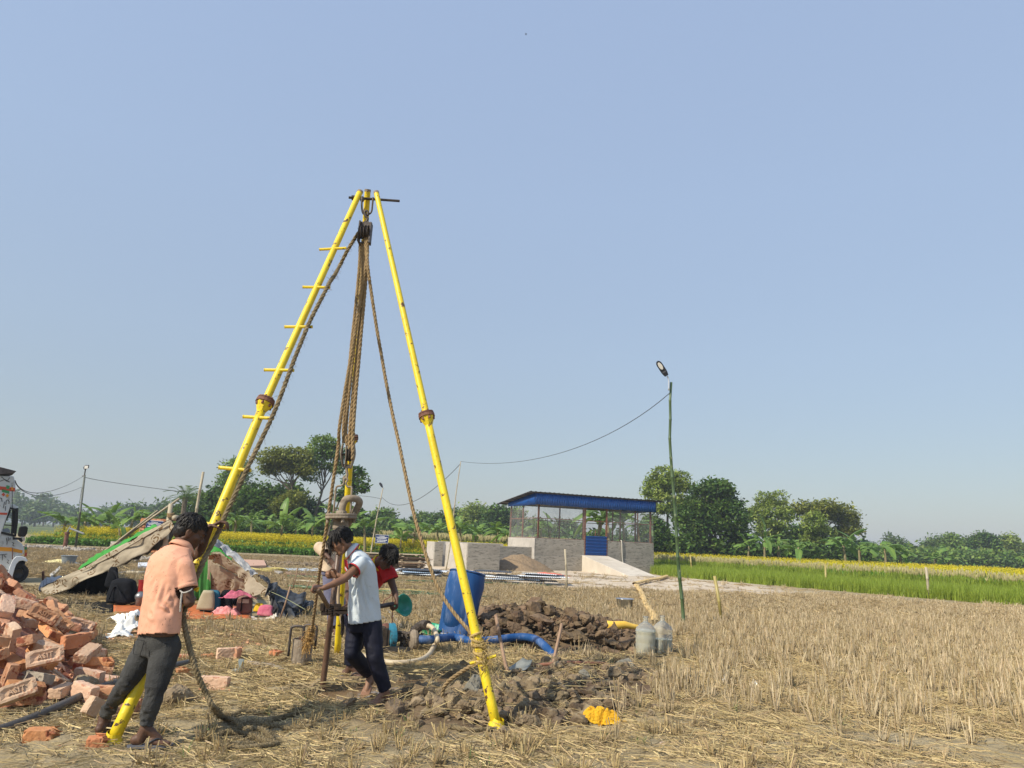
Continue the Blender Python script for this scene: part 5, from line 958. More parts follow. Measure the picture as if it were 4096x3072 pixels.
# boy in the white polo, working the tongs
skB = skin('brown_skin', (.20, .10, .06), (.26, .14, .085)); WR, WF = fr3((-.93, -.36))
trim = mat('red_trim', (.5, .03, .04), None, rough=.8); white = shirt_mat('white_polo_cloth', (.52, .58, .62), (.60, .66, .69), (.42, .46, .48))
bt = [(K('boy', 660, 868, 6.40), .150, .100, WF, WR), (K('boy', 655, 760, 6.40), .142, .100, WF, WR), (K('boy', 650, 620, 6.40), .132, .105, WF, WR), (K('boy', 640, 470, 6.42), .125, .125, WF, WR), (K('boy', 632, 360, 6.44), .112, .145, WF, WR), (K('boy', 600, 290, 6.46), .085, .11, WF, WR), (K('boy', 570, 250, 6.46), .055, .06, WF, WR)]
bt = [(p, d, w, r, f) for (p, w, d, f, r) in [(a, b, c_, d, e) for (a, b, c_, d, e) in bt]]
bt = [(a, b, c_, WF*-1, WR) for (a, b, c_, d, e) in [(K('boy', 660, 868, 6.40), .148, .105, 0, 0), (K('boy', 652, 760, 6.40), .140, .105, 0, 0), (K('boy', 648, 620, 6.41), .130, .110, 0, 0), (K('boy', 640, 470, 6.42), .125, .128, 0, 0), (K('boy', 632, 365, 6.44), .110, .145, 0, 0), (K('boy', 602, 292, 6.46), .080, .105, 0, 0), (K('boy', 572, 250, 6.46), .052, .058, 0, 0)]]
a1 = V(*onG(cg('boy', 790, 1565))); fa = a1+V(.035, .02, .100)
h1, w1 = K('boy', 440, 512, 6.12), K('boy', 312, 578, 6.02)
F2 = [(K('boy', 600, 460, 6.30), K('boy', 560, 620, 6.3), .012, .009), (K('boy', 620, 480, 6.30), K('boy', 700, 800, 6.3), .012, .007), (K('boy', 540, 560, 6.3), K('boy', 600, 840, 6.3), .013, .008), (K('boy', 600, 500, 6.3), K('boy', 540, 760, 6.3), .010, -.006), (K('boy', 690, 600, 6.3), K('boy', 760, 780, 6.3), .014, .006)]
boyT, BP, BA_ = person('boy in a white polo shirt turning the pipe with chain tongs, stepping barefoot', dict(base=a1, head=K('boy', 455, 185, 6.44), hf=V(-.80, -.22, -.62), hu=V(-.4, .0, .9), neck=K('boy', 548, 262, 6.46), s=.86, hs=.97, skin=skB, torso=bt,
  arms=[dict(s=K('boy', 618, 372, 6.32), e=K('boy', 478, 505, 6.16), w=w1, kn=nrm(V(-.9, -.15, .1)), pn=V(.1, .35, -1), side=-1, curl=(1.2, 1.3, .8), sleeve=.42, sr=(.082, .078), hs=.95, th=1.1), dict(s=K('boy', 575, 375, 6.62), e=K('boy', 500, 500, 6.72), w=K('boy', 430, 470, 6.70), kn=V(-1, -.1, .05), pn=V(0, -1, -.1), side=1, curl=(1.1, 1.2, .7), sleeve=.4, sr=(.085, .08), hs=.95)],
  legs=[dict(h=K('boy', 715, 905, 6.40), k=K('boy', 745, 1170, 6.33), a=fa, f=V(-.8, -.6, 0), tr=(.108, .086, .066), hem=.96, nf=6, fs=.95), dict(h=K('boy', 590, 905, 6.50), k=K('boy', 548, 1130, 6.42), a=K('boy', 705, 1325, 6.72), f=V(-.15, -1, -.55), tr=(.105, .082, .066), hem=.86, nf=5, fs=.95)],
  pelvis=[(K('boy', 660, 950, 6.44), .14, .11, -WF, WR), (K('boy', 660, 880, 6.44), .148, .115, -WF, WR), (K('boy', 660, 820, 6.44), .135, .1, -WF, WR)], shirt=white, pants=navy, trim=trim, trimtube=True, bw=.010, hair=dict(seed=9, fringe=1.5, L=.042, back=-.05, n=700), folds=F2, sw=.010, tw=.007, cs=.98))
mb = MB(); mb.grid([[K('boy', 480, 330, 6.33), K('boy', 508, 345, 6.31)], [K('boy', 488, 390, 6.32), K('boy', 512, 385, 6.30)], [K('boy', 512, 425, 6.31), K('boy', 520, 410, 6.30)]]); mb.build('placket', trim, boyT, solid=.004)
wt = mat('white_print', (.6, .6, .6), None)

# boy in red bending behind him
skC = skin('deep_brown_skin', (.085, .043, .028), (.12, .065, .042)); RR, RF = fr3((.55, -.82)); redm = shirt_mat('red_jersey', (.42, .012, .015), (.52, .02, .022)); yel = mat('yellow_collar', (.68, .46, .02), None, rough=.85)
fR = onG(cg('boy', 520, 1345)); fR2 = onG(cg('boy', 470, 1250))
rt_ = [(a, b, c_, d, e) for (a, b, c_, d, e) in [(K('boy', 590, 800, 7.42), .145, .11, V(.35, .93, 0), V(.6, -.3, -.6)), (K('boy', 620, 680, 7.38), .145, .11, V(.35, .93, 0), V(.6, -.3, -.6)), (K('boy', 680, 540, 7.30), .155, .11, V(.5, .85, 0), V(.5, -.35, -.7)), (K('boy', 745, 440, 7.22), .170, .105, V(.75, .65, 0), V(.35, -.45, -.75)), (K('boy', 790, 385, 7.18), .13, .085, V(.85, .5, 0), V(.2, -.5, -.8)), (K('boy', 800, 355, 7.16), .07, .06, V(.85, .5, 0), V(.2, -.5, -.8))]]
redT, RP, RA = person('boy in a red jersey with yellow collar bending over behind the boy in white', dict(base=fR, head=K('boy', 850, 320, 7.02), hf=V(.45, -.5, -.80), hu=V(.62, -.3, .75), neck=K('boy', 785, 360, 7.12), s=.86, hs=.97, skin=skC, torso=rt_,
  arms=[dict(s=K('boy', 858, 455, 7.12), e=K('boy', 905, 585, 7.10), w=K('boy', 928, 668, 7.02), kn=V(.15, -.25, -1), pn=V(-.9, -.3, .1), side=1, curl=(1.1, 1.2, .7), sleeve=.42, sr=(.09, .092), hs=.95), dict(s=K('boy', 690, 430, 7.38), e=K('boy', 520, 540, 7.42), w=K('boy', 512, 690, 7.2), kn=V(0, -.4, -1), pn=V(-.7, -.4, 0), side=-1, curl=(1.0, 1.2, .7), sleeve=.45, sr=(.085, .085), hs=.95)],
  legs=[dict(h=K('boy', 570, 850, 7.42), k=K('boy', 545, 1070, 7.36), a=fR+V(0, 0, .118), f=V(1, -.2, 0), tr=(.1, .08, .066), nf=4), dict(h=K('boy', 610, 860, 7.6), k=K('boy', 600, 1060, 7.75), a=K('boy', 520, 1150, 8.1), f=V(-.2, -.3, -.6), tr=(.1, .08, .066), nf=4)],
  pelvis=[(K('boy', 590, 900, 7.5), .14, .11, V(.35, .93, 0), V(.9, -.3, 0)), (K('boy', 590, 850, 7.48), .148, .115, V(.35, .93, 0), V(.9, -.3, 0)), (K('boy', 600, 790, 7.42), .13, .1, V(.35, .93, 0), V(.7, -.3, -.4))], shirt=redm, pants=navy, colm=yel, opencol=False, collar=((-.014, .082), (.004, .080), (.012, .074), (.004, .068)), cs=1.02, hair=dict(seed=21, fringe=.6, L=.04, back=-.06, n=620), sw=.005, tw=.004, trim=redm))
sandal(redT, fR+V(0, 0, .118), V(1, -.2, 0), soft, dksd); sandal(redT, K('boy', 520, 1150, 8.1), V(-.2, -.3, -.6), soft, dksd)

# man in the beige shirt further back
skD = skC; beige = shirt_mat('beige_shirt_cloth', (.55, .42, .29), (.62, .49, .35)); greyb = mat('blue_grey_trousers', (.13, .13, .20), (.18, .18, .26), 6, rough=.9); GRt, GF = fr3((.9, -.4)); gb0 = V(*G(1338, 2500)); Yg = 10.4; gb0 = V(at(1338, 2480, Yg)[0], Yg, 0)
q = lambda x, y, dY=0: ca(6, x, y, Yg+dY)
beT, _, _ = person('man in a loose beige shirt raising his arm, mostly hidden behind the rope and boys', dict(base=gb0, head=q(985, 1110), hf=V(.8, -.3, -.4), hu=V(.2, 0, 1), neck=q(965, 1165), s=1.0, skin=skD, vox=.012, torso=[(q(935, 1405), .17, .13, GRt, GF), (q(945, 1330), .165, .13, GRt, GF), (q(950, 1250), .18, .13, GRt, GF), (q(955, 1190), .14, .10, GRt, GF), (q(962, 1160), .07, .07, GRt, GF)],
  arms=[dict(s=q(920, 1190, -.1), e=q(835, 1195, -.15), w=q(925, 1290, -.3), kn=V(.6, -.1, -.8), pn=V(0, -1, 0), side=1, curl=(.3, .3, .2), sleeve=1.55, sr=(.075, .085)), dict(s=q(985, 1190, .15), e=q(1010, 1280, .1), w=q(1000, 1370, 0), kn=V(0, 0, -1), pn=V(-1, 0, 0), side=-1, curl=(.4, .4, .2), sleeve=1.5, sr=(.07, .075))],
  legs=[dict(h=q(930, 1420), k=q(925, 1550, -.05), a=gb0+V(.02, -.05, .09), f=V(.6, -.8, 0), tr=(.11, .09, .08), nf=2), dict(h=q(955, 1420), k=q(965, 1550, .1), a=gb0+V(.15, .3, .09), f=V(.6, -.8, 0), tr=(.11, .09, .08), nf=2)],
  pelvis=[(q(940, 1440), .14, .11, GRt, GF), (q(940, 1410), .15, .12, GRt, GF), (q(940, 1380), .13, .1, GRt, GF)], shirt=beige, pants=greyb, hair=dict(seed=5, L=.03, n=60), sw=.012, tw=.004))
# chain tongs
tg = thing('chain_tongs', 'rusty chain tongs clamped on the drill pipe with a pipe handle on each side', 'tongs', K('boy', 385, 780, 6.55))
chm = mat('greasy_chain', (.015, .011, .009), (.05, .032, .022), 20, rough=.6, metal=.3)
mb = MB(); mb.tube([K('boy', 258, 590, 5.98), K('boy', 290, 640, 6.1), K('boy', 345, 735, 6.4)], [.017, .018, .018], 10); mb.build('wooden_handle', mat('worn_wood', (.16, .10, .06), (.24, .16, .10), 8, rough=.7, stretch=(4, 4, 1)), tg, smooth=True)
mb = MB(); mb.tube([K('boy', 905, 712, 7.0), K('boy', 800, 732, 6.95), K('boy', 560, 765, 6.75), K('boy', 430, 785, 6.6)], .021, 12); hb = mb.build('pipe_handle', mat('dark_pipe', (.035, .03, .03), (.07, .055, .05), 8, rough=.5, spec=.5), tg, smooth=True)
mb = MB(); pc = K('boy', 372, 760, 6.56)
for k in range(5): C = [pc+V(math.cos(t)*.048, math.sin(t)*.048, -.03+k*.014+.008*math.sin(t*2+k)) for t in np.linspace(0, 6.283, 16)[:-1]]; mb.tube(C, .008, 5, closed=True)
for dx in (-.05, .055): mb.box(pc+V(dx, -.02, 0), (.05, .05, .10)); mb.box(pc+V(dx*1.4, -.04, .02), (.03, .03, .06))
for k in range(9): x = 410+k*13; mb.box(K('boy', x, 770, 6.5), (.016, .05, .030)); mb.tube([K('boy', x, 757, 6.46), K('boy', x, 757, 6.55)], .008, 6); mb.tube([K('boy', x+4, 795, 6.46), K('boy', x+4, 795, 6.55)], .008, 6)
for s in (0, 1): mb.bar(K('boy', 395, 752+s*38, 6.47), K('boy', 525, 748+s*38, 6.47), .008, .022); mb.bar(K('boy', 395, 752+s*38, 6.56), K('boy', 525, 748+s*38, 6.56), .008, .022)
for k in range(12): a = random.uniform(0, 6); mb.ell(pc+V(math.cos(a)*.06, math.sin(a)*.06, random.uniform(-.05, .05)), (.014, .014, .012), n=6)
mb.build('jaw', chm, tg)
for k in range(9):
    y = 822+k*19; p = K('boy', 468-(k > 5)*3, y, 6.5); o = V(.010, 0, 0) if k % 2 else V(0, .010, 0); mb = MB(); mb.tube([p+o+V(0, 0, .012), p+o*.9+V(0, 0, .02), p-o*.9+V(0, 0, .02), p-o+V(0, 0, .012), p-o-V(0, 0, .012), p-o*.9-V(0, 0, .02), p+o*.9-V(0, 0, .02), p+o-V(0, 0, .012)], .0048, 5, closed=True); mb.build('chain_link', chm, tg)
# ---------------------------------------------------------------- bricks
def brick_mat(nm, a, b, d=(.30, .09, .045)):
    return mat(nm, a, b, 9, rough=.92, bump=.4, bsc=34, c3=d, s3=11, t3=(.55, .62), rnd=.22)
BMS = [brick_mat('red_brick', (.50, .25, .135), (.58, .34, .20)), brick_mat('orange_brick', (.50, .20, .08), (.56, .27, .13)), brick_mat('dusty_brick', (.54, .35, .23), (.62, .44, .31), (.42, .2, .12)), brick_mat('grey_burnt_brick', (.32, .28, .23), (.42, .37, .30), (.14, .11, .09))]
def txt_mesh(s, size, depth):
    cu = bpy.data.curves.new('t', 'FONT'); cu.body = s; cu.size = size; cu.extrude = depth; cu.align_x = 'CENTER'; cu.align_y = 'CENTER'; cu.bevel_depth = .0012; cu.resolution_u = 2; cu.space_character = 1.15
    o = bpy.data.objects.new('t', cu); COL.objects.link(o); dg = bpy.context.evaluated_depsgraph_get(); me = bpy.data.meshes.new_from_object(o.evaluated_get(dg)); bpy.data.objects.remove(o); return me
BSZ = (.25, .12, .075)
def brick_mesh(seed, broken=0.0, frog=False, letters='ASIT'):
    r = np.random.default_rng(seed); L, W, Hh = BSZ; L2 = L*(1-broken); nx_, ny_, nz_ = 9, 6, 4
    mb = MB()
    def face(o, u, v, nu, nv): g = [[o+u*(i/nu)+v*(j/nv) for j in range(nv+1)] for i in range(nu+1)]; mb.grid(g)
    o = V(-L/2, -W/2, -Hh/2); X, Y_, Z = V(L2, 0, 0), V(0, W, 0), V(0, 0, Hh)
    face(o, Y_, X, ny_, nx_); face(o+Z, X, Y_, nx_, ny_); face(o, X, Z, nx_, nz_); face(o+Y_, Z, X, nz_, nx_); face(o, Z, Y_, nz_, ny_); face(o+X, Y_, Z, ny_, nz_)
    v = mb.V(); f = mb.f; key = {}; idx = []; nv = []
    for p in v:
        k = tuple(np.round(p, 5))
        if k not in key: key[k] = len(nv); nv.append(p)
        idx.append(key[k])
    v = np.array(nv); f = [[idx[i] for i in q] for q in f]
    ed = np.stack([np.minimum(np.abs(v[:, 0]+L/2), np.abs(v[:, 0]-(L2-L/2))) < 1e-4, np.abs(np.abs(v[:, 1])-W/2) < 1e-4, np.abs(np.abs(v[:, 2])-Hh/2) < 1e-4], 1).sum(1)
    c0 = V((L2-L)/2, 0, 0); v = v+(c0-v)*((ed == 2)*.045+(ed == 3)*.10)[:, None]*V(.35, .7, 1)
    chip = (ed >= 2) & (r.uniform(0, 1, len(v)) < .16); v = v+(c0-v)*(chip*r.uniform(.03, .15, len(v)))[:, None]*V(.4, .8, 1)
    v = v+r.normal(size=v.shape)*.0007+np.stack([n3(v, 14, seed+i) for i in range(3)], 1)*.0018
    if broken: m_ = v[:, 0] > L2-L/2-.03; v[m_] += r.normal(size=(m_.sum(), 3))*V(.017, .004, .006); v[m_, 0] -= np.abs(v[m_, 2]+.02)*r.uniform(.2, .8)+v[m_, 1]*r.uniform(-.3, .3)
    if frog:
        tpv = (v[:, 2] > Hh/2-.012) & (np.abs(v[:, 0]-c0[0]*.0) < .082) & (np.abs(v[:, 1]) < .036); v[tpv, 2] -= .013
    M2 = MB(); M2.add(v, f)
    if frog and not broken:
        t = txt_mesh(letters, .056, .006); tv = np.array([q.co[:] for q in t.vertices]); tv[:, 0] *= .84; tv[:, 2] += Hh/2-.008; M2.add(tv, [tuple(p.vertices) for p in t.polygons]); bpy.data.meshes.remove(t)
    return M2.V(), M2.f
BRM = []
for k, (br, fr) in enumerate([(0, 0), (0, 1), (.28, 0), (.45, 0), (0, 0), (.15, 0), (0, 1), (.55, 0)]):
    v, f = brick_mesh(50+k, br, fr)
    for m_i, m_ in enumerate(BMS): BRM.append((build_mesh('brick', v, f, False, m_), br, fr, m_i))
def brick_at(name, loc, rot, k=0, mi=0, parent=None):
    me = BRM[k*4+mi][0]; o = bpy.data.objects.new(name, me); COL.objects.link(o); o.rotation_mode = 'QUATERNION'; o.rotation_quaternion = rot
    o.location = Vector(loc)-(Vector(WL[parent.name]) if parent is not None else Vector((0, 0, 0))); o.parent = parent; WL[o.name] = np.array(loc, float); return o
pile = thing('brick_pile', 'heap of loose red bricks some stamped at the left edge of the picture', 'brick pile', V(-4.6, 6.9, 0))
# target height of the pile, dropped brick by brick onto a height map
GS = .02; X0, Y0_ = -7.3, 4.6; NXh, NYh = 245, 270; hx = X0+np.arange(NXh)*GS; hy = Y0_+np.arange(NYh)*GS; HX, HY = np.meshgrid(hx, hy, indexing='ij'); hm_ = H(HX, HY)
fr_line = np.array([cg('brick', -150, 1560)[:2], cg('brick', 150, 1640)[:2], cg('brick', 560, 1560)[:2], cg('brick', 900, 1420)[:2], cg('brick', 1340, 1330)[:2], cg('brick', 1500, 1000)[:2], cg('brick', 1300, 800)[:2]])
def pile_t(x, y):
    x = np.asarray(x, float); y = np.asarray(y, float)
    yf = np.interp(x, [-6.6, -4.4, -3.75, -3.35, -2.95, -2.7], [5.1, 5.3, 5.4, 5.7, 6.0, 6.6]); rise = np.clip((y-yf)/1.9, 0, 1)**.8; back = np.clip((9.4+(-x-4.5)*.2-y)/1.5, 0, 1)**.7
    xr = np.interp(y, [5, 6, 7, 8, 9, 10], [-3.15, -3.15, -3.6, -4.25, -4.9, -5.7]); right = np.clip((xr-x)/1.5, 0, 1)**.8
    return (.86*np.minimum(np.minimum(rise, back), right)+.05*((rise > 0) & (right > 0) & (back > 0)))*np.interp(x, [-6.6, -5.0, -4.0], [1.0, 1.0, .95])
tgt = pile_t(HX, HY); base = np.maximum(hm_, hm_+tgt-.26*np.clip(tgt/.3, 0, 1)); hm_ = base.copy()
core = MB(); sl = slice(None, None, 6); gq = np.stack([HX[sl, sl], HY[sl, sl], base[sl, sl]-.03+(fbm(HX[sl, sl]*9, HY[sl, sl]*9, 3)-.5)*.06], 2); core.grid(gq); ob = core.build('rubble', brick_mat('brick_rubble', (.40, .16, .09), (.50, .24, .15)), pile); ob['label'] = 'brick rubble and dust inside the heap'
gr = np.stack(np.meshgrid(np.linspace(-.5, .5, 7), np.linspace(-.5, .5, 5), np.linspace(-.5, .5, 4), indexing='ij'), -1).reshape(-1, 3)*np.array(BSZ)
nb_ = 0; tries = 0; rr = random.Random(4); PB = []
while nb_ < 295 and tries < 6000:
    tries += 1; x = rr.uniform(-7.1, -2.9); y = rr.uniform(4.9, 9.6)
    if tries > 3000 and y > 7.4: continue
    tt = float(pile_t([x], [y])[0])
    if tt <= .0: continue
    ix, iy = int((x-X0)/GS), int((y-Y0_)/GS)
    if not (4 < ix < NXh-5 and 4 < iy < NYh-5): continue
    sx = (hm_[min(ix+9, NXh-1), iy]-hm_[max(ix-9, 0), iy])/(.36); sy = (hm_[ix, min(iy+9, NYh-1)]-hm_[ix, max(iy-9, 0)])/(.36)
    nrm_ = Vector((-sx*.8, -sy*.8, 1)).normalized(); face_ = rr.random(); q = Quaternion((0, 0, 1), rr.uniform(0, 6.283))
    if face_ < .28: q = q @ Quaternion((1, 0, 0), math.pi/2)
    elif face_ < .36: q = q @ Quaternion((0, 1, 0), math.pi/2*rr.choice((.5, .7, 1)))
    q = Vector((0, 0, 1)).rotation_difference(nrm_) @ Quaternion((rr.gauss(0, 1), rr.gauss(0, 1), .01), rr.gauss(0, .22)) @ q
    P = gr@np.array(q.to_matrix()).T; px = ((x+P[:, 0]-X0)/GS).astype(int); py = ((y+P[:, 1]-Y0_)/GS).astype(int)
    if px.min() < 0 or py.min() < 0 or px.max() >= NXh or py.max() >= NYh: continue
    gaps = P[:, 2]-hm_[px, py]; z = -np.sort(gaps)[2]-.006
    gz = float(H(np.array([x]), np.array([y]))[0])
    if z+P[:, 2].max() > gz+tt+.12: continue
    np.maximum.at(hm_, (px, py), z+P[:, 2]); k = rr.choices(range(8), (5, 3.5, 2, 1.5, 5, 2, 3, 1))[0]; mi = rr.choices(range(4), (6, 3, 4, .7))[0]; PB.append((x, y, z, q, k, mi)); nb_ += 1
for (x, y, z, q, k, mi) in PB: brick_at('brick', (x, y, z), q, k, mi, pile)
# the brick that shows its stamp, lying on the near slope, tilted to the camera
def facing(p, roll=0., tilt=0.0):           # brick quaternion whose top faces the camera
    n = nrm(V(0, 0, CAMH)-p+V(-.2, 0, tilt)); xx = nrm(np.cross(V(0, 0, 1), n)); xx = nrm(xx*math.cos(roll)+np.cross(n, xx)*math.sin(roll)); yy = np.cross(n, xx); return Matrix(((xx[0], yy[0], n[0]), (xx[1], yy[1], n[1]), (xx[2], yy[2], n[2]))).to_quaternion()
for (bx_, by_, roll, tl, k, mi) in ((525, 1010, .22, 1.5, 1, 2), (950, 640, -.3, 2.2, 6, 2), (700, 590, -.75, 1.8, 1, 0), (510, 520, -.5, 2.0, 6, 0), (190, 1420, .35, 2.4, 1, 2)):
    Yq = min(np.linspace(5.0, 8.5, 120), key=lambda Y_: abs(ca('brick', bx_, by_, Y_)[2]-float(H(np.array([0.]), np.array([Y_]))[0])*0-.02-float(pile_t([ca('brick', bx_, by_, Y_)[0]], [Y_])[0]))); p = ca('brick', bx_, by_, Yq-.10); brick_at('brick', p, facing(p, roll, tl), k, mi, pile)
# loose bricks on the ground, each a thing
def loose(n_, x, y, k, mi, rzz, lab, flip=0, dz=0, tilt=0):
    p = onG(cg(n_, x, y)); q = Quaternion((0, 0, 1), rzz) @ Quaternion((0, 1, 0), tilt) @ (Quaternion((1, 0, 0), math.pi/2) if flip else Quaternion()); p[2] += (BSZ[1] if flip else BSZ[2])/2+dz-.006; o = brick_at('loose_brick', p, q, k, mi); tag(o, lab, 'brick')
loose('ll', 340, 640, 2, 1, .25, 'broken orange brick lying alone in the straw at the bottom left', 0, .01)
loose('ll', 720, 520, 0, 2, 1.1, 'brick with pale crust leaning behind the man\'s left heel', 1, .02, .5)
loose('ll', 790, 690, 7, 1, .4, 'small brick chip under the foot of the yellow ladder leg'); loose('ll', 985, 470, 3, 0, 1.3, 'half brick just behind the man\'s right shin', 1)
loose('ll', 720, 370, 0, 0, .1, 'whole brick lying flat behind the black pipe left of the man', 1); loose('ll', 930, 380, 5, 2, 1.2, 'brick seen between the legs of the man in pink', 1); loose('ll', 760, 260, 4, 2, -.3, 'brick at the right end of the heap, above the black pipe')
loose('lowl', 430, 415, 4, 2, -.08, 'pale pink brick lying alone right of the man', 1); loose('lowl', 200, 240, 0, 0, .1, 'brick half hidden by the man\'s hip'); loose('lowl', 420, 225, 3, 1, .3, 'dark red half brick left of the grey broken lump'); loose('lowl', 262, 325, 7, 1, .7, 'orange brick fragment beside the end of the black pipe')
loose('lowl', 520, 235, 5, 2, .6, 'pinkish broken lump of brick with the darker one', 1); loose('lowl', 585, 225, 3, 0, 1.5, 'dark broken brick standing on end beside the pinkish lump', 1, .01); loose('low', 630, 290, 7, 1, 1.0, 'small pinkish brick stub at the end of a short pipe')
# brick rubble crumbs
def crumbs(name, label, n, cen, rad, s0, s1, m_):
    mb = MB(); cu = np.array([(-1, -1, -1), (1, -1, -1), (1, 1, -1), (-1, 1, -1), (-1, -1, 1), (1, -1, 1), (1, 1, 1), (-1, 1, 1)], float); F_ = [(0, 3, 2, 1), (4, 5, 6, 7), (0, 1, 5, 4), (1, 2, 6, 5), (2, 3, 7, 6), (3, 0, 4, 7)]
    a = RNG.normal(size=(n, 2))*np.array(rad)*.5+np.array(cen); z = H(a[:, 0], a[:, 1])
    for i in range(n): s = random.uniform(s0, s1)*(random.random()**2+.4); v = cu*(np.array([1, .8, .6])*s)*RNG.uniform(.5, 1.1, (8, 3)); mt_ = np.array(Euler((random.uniform(0, 3),)*3).to_matrix()); mb.add(v@mt_.T+V(a[i, 0], a[i, 1], z[i]+s*.3), F_)
    tag(mb.build(name, m_), label, None, None, 'stuff')
crumbs('brick_crumbs', 'small pink brick crumbs strewn on the straw right of the man', 650, bd[:2], (1.5, 1.5), .008, .030, BMS[0])
crumbs('brick_crumbs', 'brick crumbs strewn along the foot of the heap', 260, cg('brick', 1300, 1350)[:2], (.9, .5), .008, .022, BMS[0])
# stack of bricks behind the tent
st = thing('brick_stack', 'tall squared stack of red bricks standing far behind the tent', 'brick stack', V(ca(5, 1330, 850, 38)[0], 38, 0)); b0 = st.location
for L_i in range(23):
    for j in range(11 if L_i % 2 else 6): q = Quaternion((0, 0, 1), (math.pi/2 if L_i % 2 else 0)+random.uniform(-.05, .05)); brick_at('brick', (b0[0]+((j-5)*.14 if L_i % 2 else (j-2.5)*.262)+random.uniform(-.01, .01), 38+random.uniform(-.02, .02), .04+L_i*.078), q, (0, 4)[L_i % 2], random.choice((0, 1, 0)), st)

# ---------------------------------------------------------------- clods
def clod_geo(p, r, seed, sq=.75, sub=2):
    me_ = CL[seed % 10+(10 if r < .05 else 0)]; v = me_[0]*np.array([r, r*random.uniform(.75, 1.1), r*sq]); a = random.uniform(0, 6.28); v = v@np.array([[math.cos(a), math.sin(a), 0], [-math.sin(a), math.cos(a), 0], [0, 0, 1]]); return v+p, me_[1]
import bmesh
CL = []
for s in range(20):
    bm = bmesh.new(); bmesh.ops.create_icosphere(bm, subdivisions=1 if s > 9 else (2 if s > 3 else 4), radius=1); v = np.array([q.co[:] for q in bm.verts]); f = [tuple(q.index for q in p.verts) for p in bm.faces]; bm.free()
    nz = n3(v+s*3.7, 1.3, s)*.30+n3(v+s, 3.4, s+4)*.24+n3(v, 8, s+8)*.14; v = v*(1+nz)[:, None]; pl_ = RNG.normal(size=(9, 3))
    for q in pl_: q = nrm(q); d = v@q; v = v-np.outer(np.maximum(0, d-RNG.uniform(.38, .62)), q)*.92
    v = v+RNG.normal(size=v.shape)*(.05 if s > 3 else .025)
    CL.append((v, f))
clay = mat('damp_clay', (.115, .075, .042), (.20, .14, .083), 6, rough=.92, bump=1, bsc=22, c3=(.10, .062, .036), s3=4, t3=(.5, .62), isl=.25); clay2 = mat('dry_clay', (.18, .132, .082), (.30, .235, .15), 7, rough=.95, bump=1, bsc=24, c3=(.15, .10, .06), s3=5, t3=(.52, .66), isl=.2); gclay = mat('grey_clay', (.15, .14, .115), (.25, .235, .19), 6, rough=.95, bump=1, bsc=24)
def heap_obj(name, label, fn, m_):
    mb = MB(); fn(mb); o = mb.build(name, m_); tag(o, label, None, None, 'stuff')
def hsurf(x, y): return float(heap_h(np.array([x]), np.array([y]))[0])
def f_heap(mb):
    for i in range(1500):
        k = random.randrange(4); r_, hh = HEAPR[k]; a = random.uniform(0, 6.283); q = math.sqrt(random.random())*1.04; x = HEAP[k][0]+math.cos(a)*r_*q; y = HEAP[k][1]+.15+math.sin(a)*r_*q*.85
        s = .016+.15*random.random()**5+.03*random.random(); z = Hs(x, y)+hsurf(x, y)*.50-s*.2; v, f = clod_geo(V(x, y, z), s, random.randrange(10), random.uniform(.5, .9)); mb.add(v, f)
heap_obj('clay_heap', 'big heap of dug brown clay clods behind the hoe', f_heap, clay)
bankm = mat('bank_clay', (.155, .11, .064), (.27, .21, .13), 2.5, rough=.95, bump=1, bsc=26, c3=(.09, .06, .036), s3=3, t3=(.5, .62), isl=.25)
def f_bank(mb):
    FT0 = [cg('boy', 760, 1570)[:2], cg('boy', 710, 1460)[:2]]
    for i in range(1500):
        k = random.randrange(len(BANK)-1); t = random.random(); p = BANK[k]*(1-t)+BANK[k+1]*t+RNG.normal(size=2)*V(.38, .34)[:2]
        if min(np.hypot(*(p-q)) for q in FT0) < .24 or seg_d(p[0], p[1], TR) < .26: continue
        z = Hs(*p); s = .014+.04*random.random()+.075*random.random()**4; v, f = clod_geo(V(p[0], p[1], z+s*.2), s, random.randrange(10)); mb.add(v, f)
heap_obj('clay_clods', 'dry clods of clay scattered round the right tripod foot', f_bank, bankm)
def f_misc(mb):
    for i in range(700):
        Yq = random.uniform(3.6, 9); x = random.uniform(-.75, .75)*Yq; s = random.uniform(.006, .02); v, f = clod_geo(V(x, Yq, Hs(x, Yq)+s*.1), s, random.choice((4, 5, 6, 7, 8, 9))); mb.add(v, f)
    for (a, b_) in zip(TR[:-1], TR[1:]):
        for i in range(70): t = random.random(); p = a+(b_-a)*t; sgn = random.choice((-1, 1)); q = nrm(V(-(b_-a)[1], (b_-a)[0], 0))[:2]*sgn*random.uniform(.13, .3); p = p+q; s = random.uniform(.012, .035); v, f = clod_geo(V(p[0], p[1], Hs(*p)), s, random.randrange(10)); mb.add(v, f)
heap_obj('clay_crumbs', 'small crumbs of clay all over the ground', f_misc, clay2)
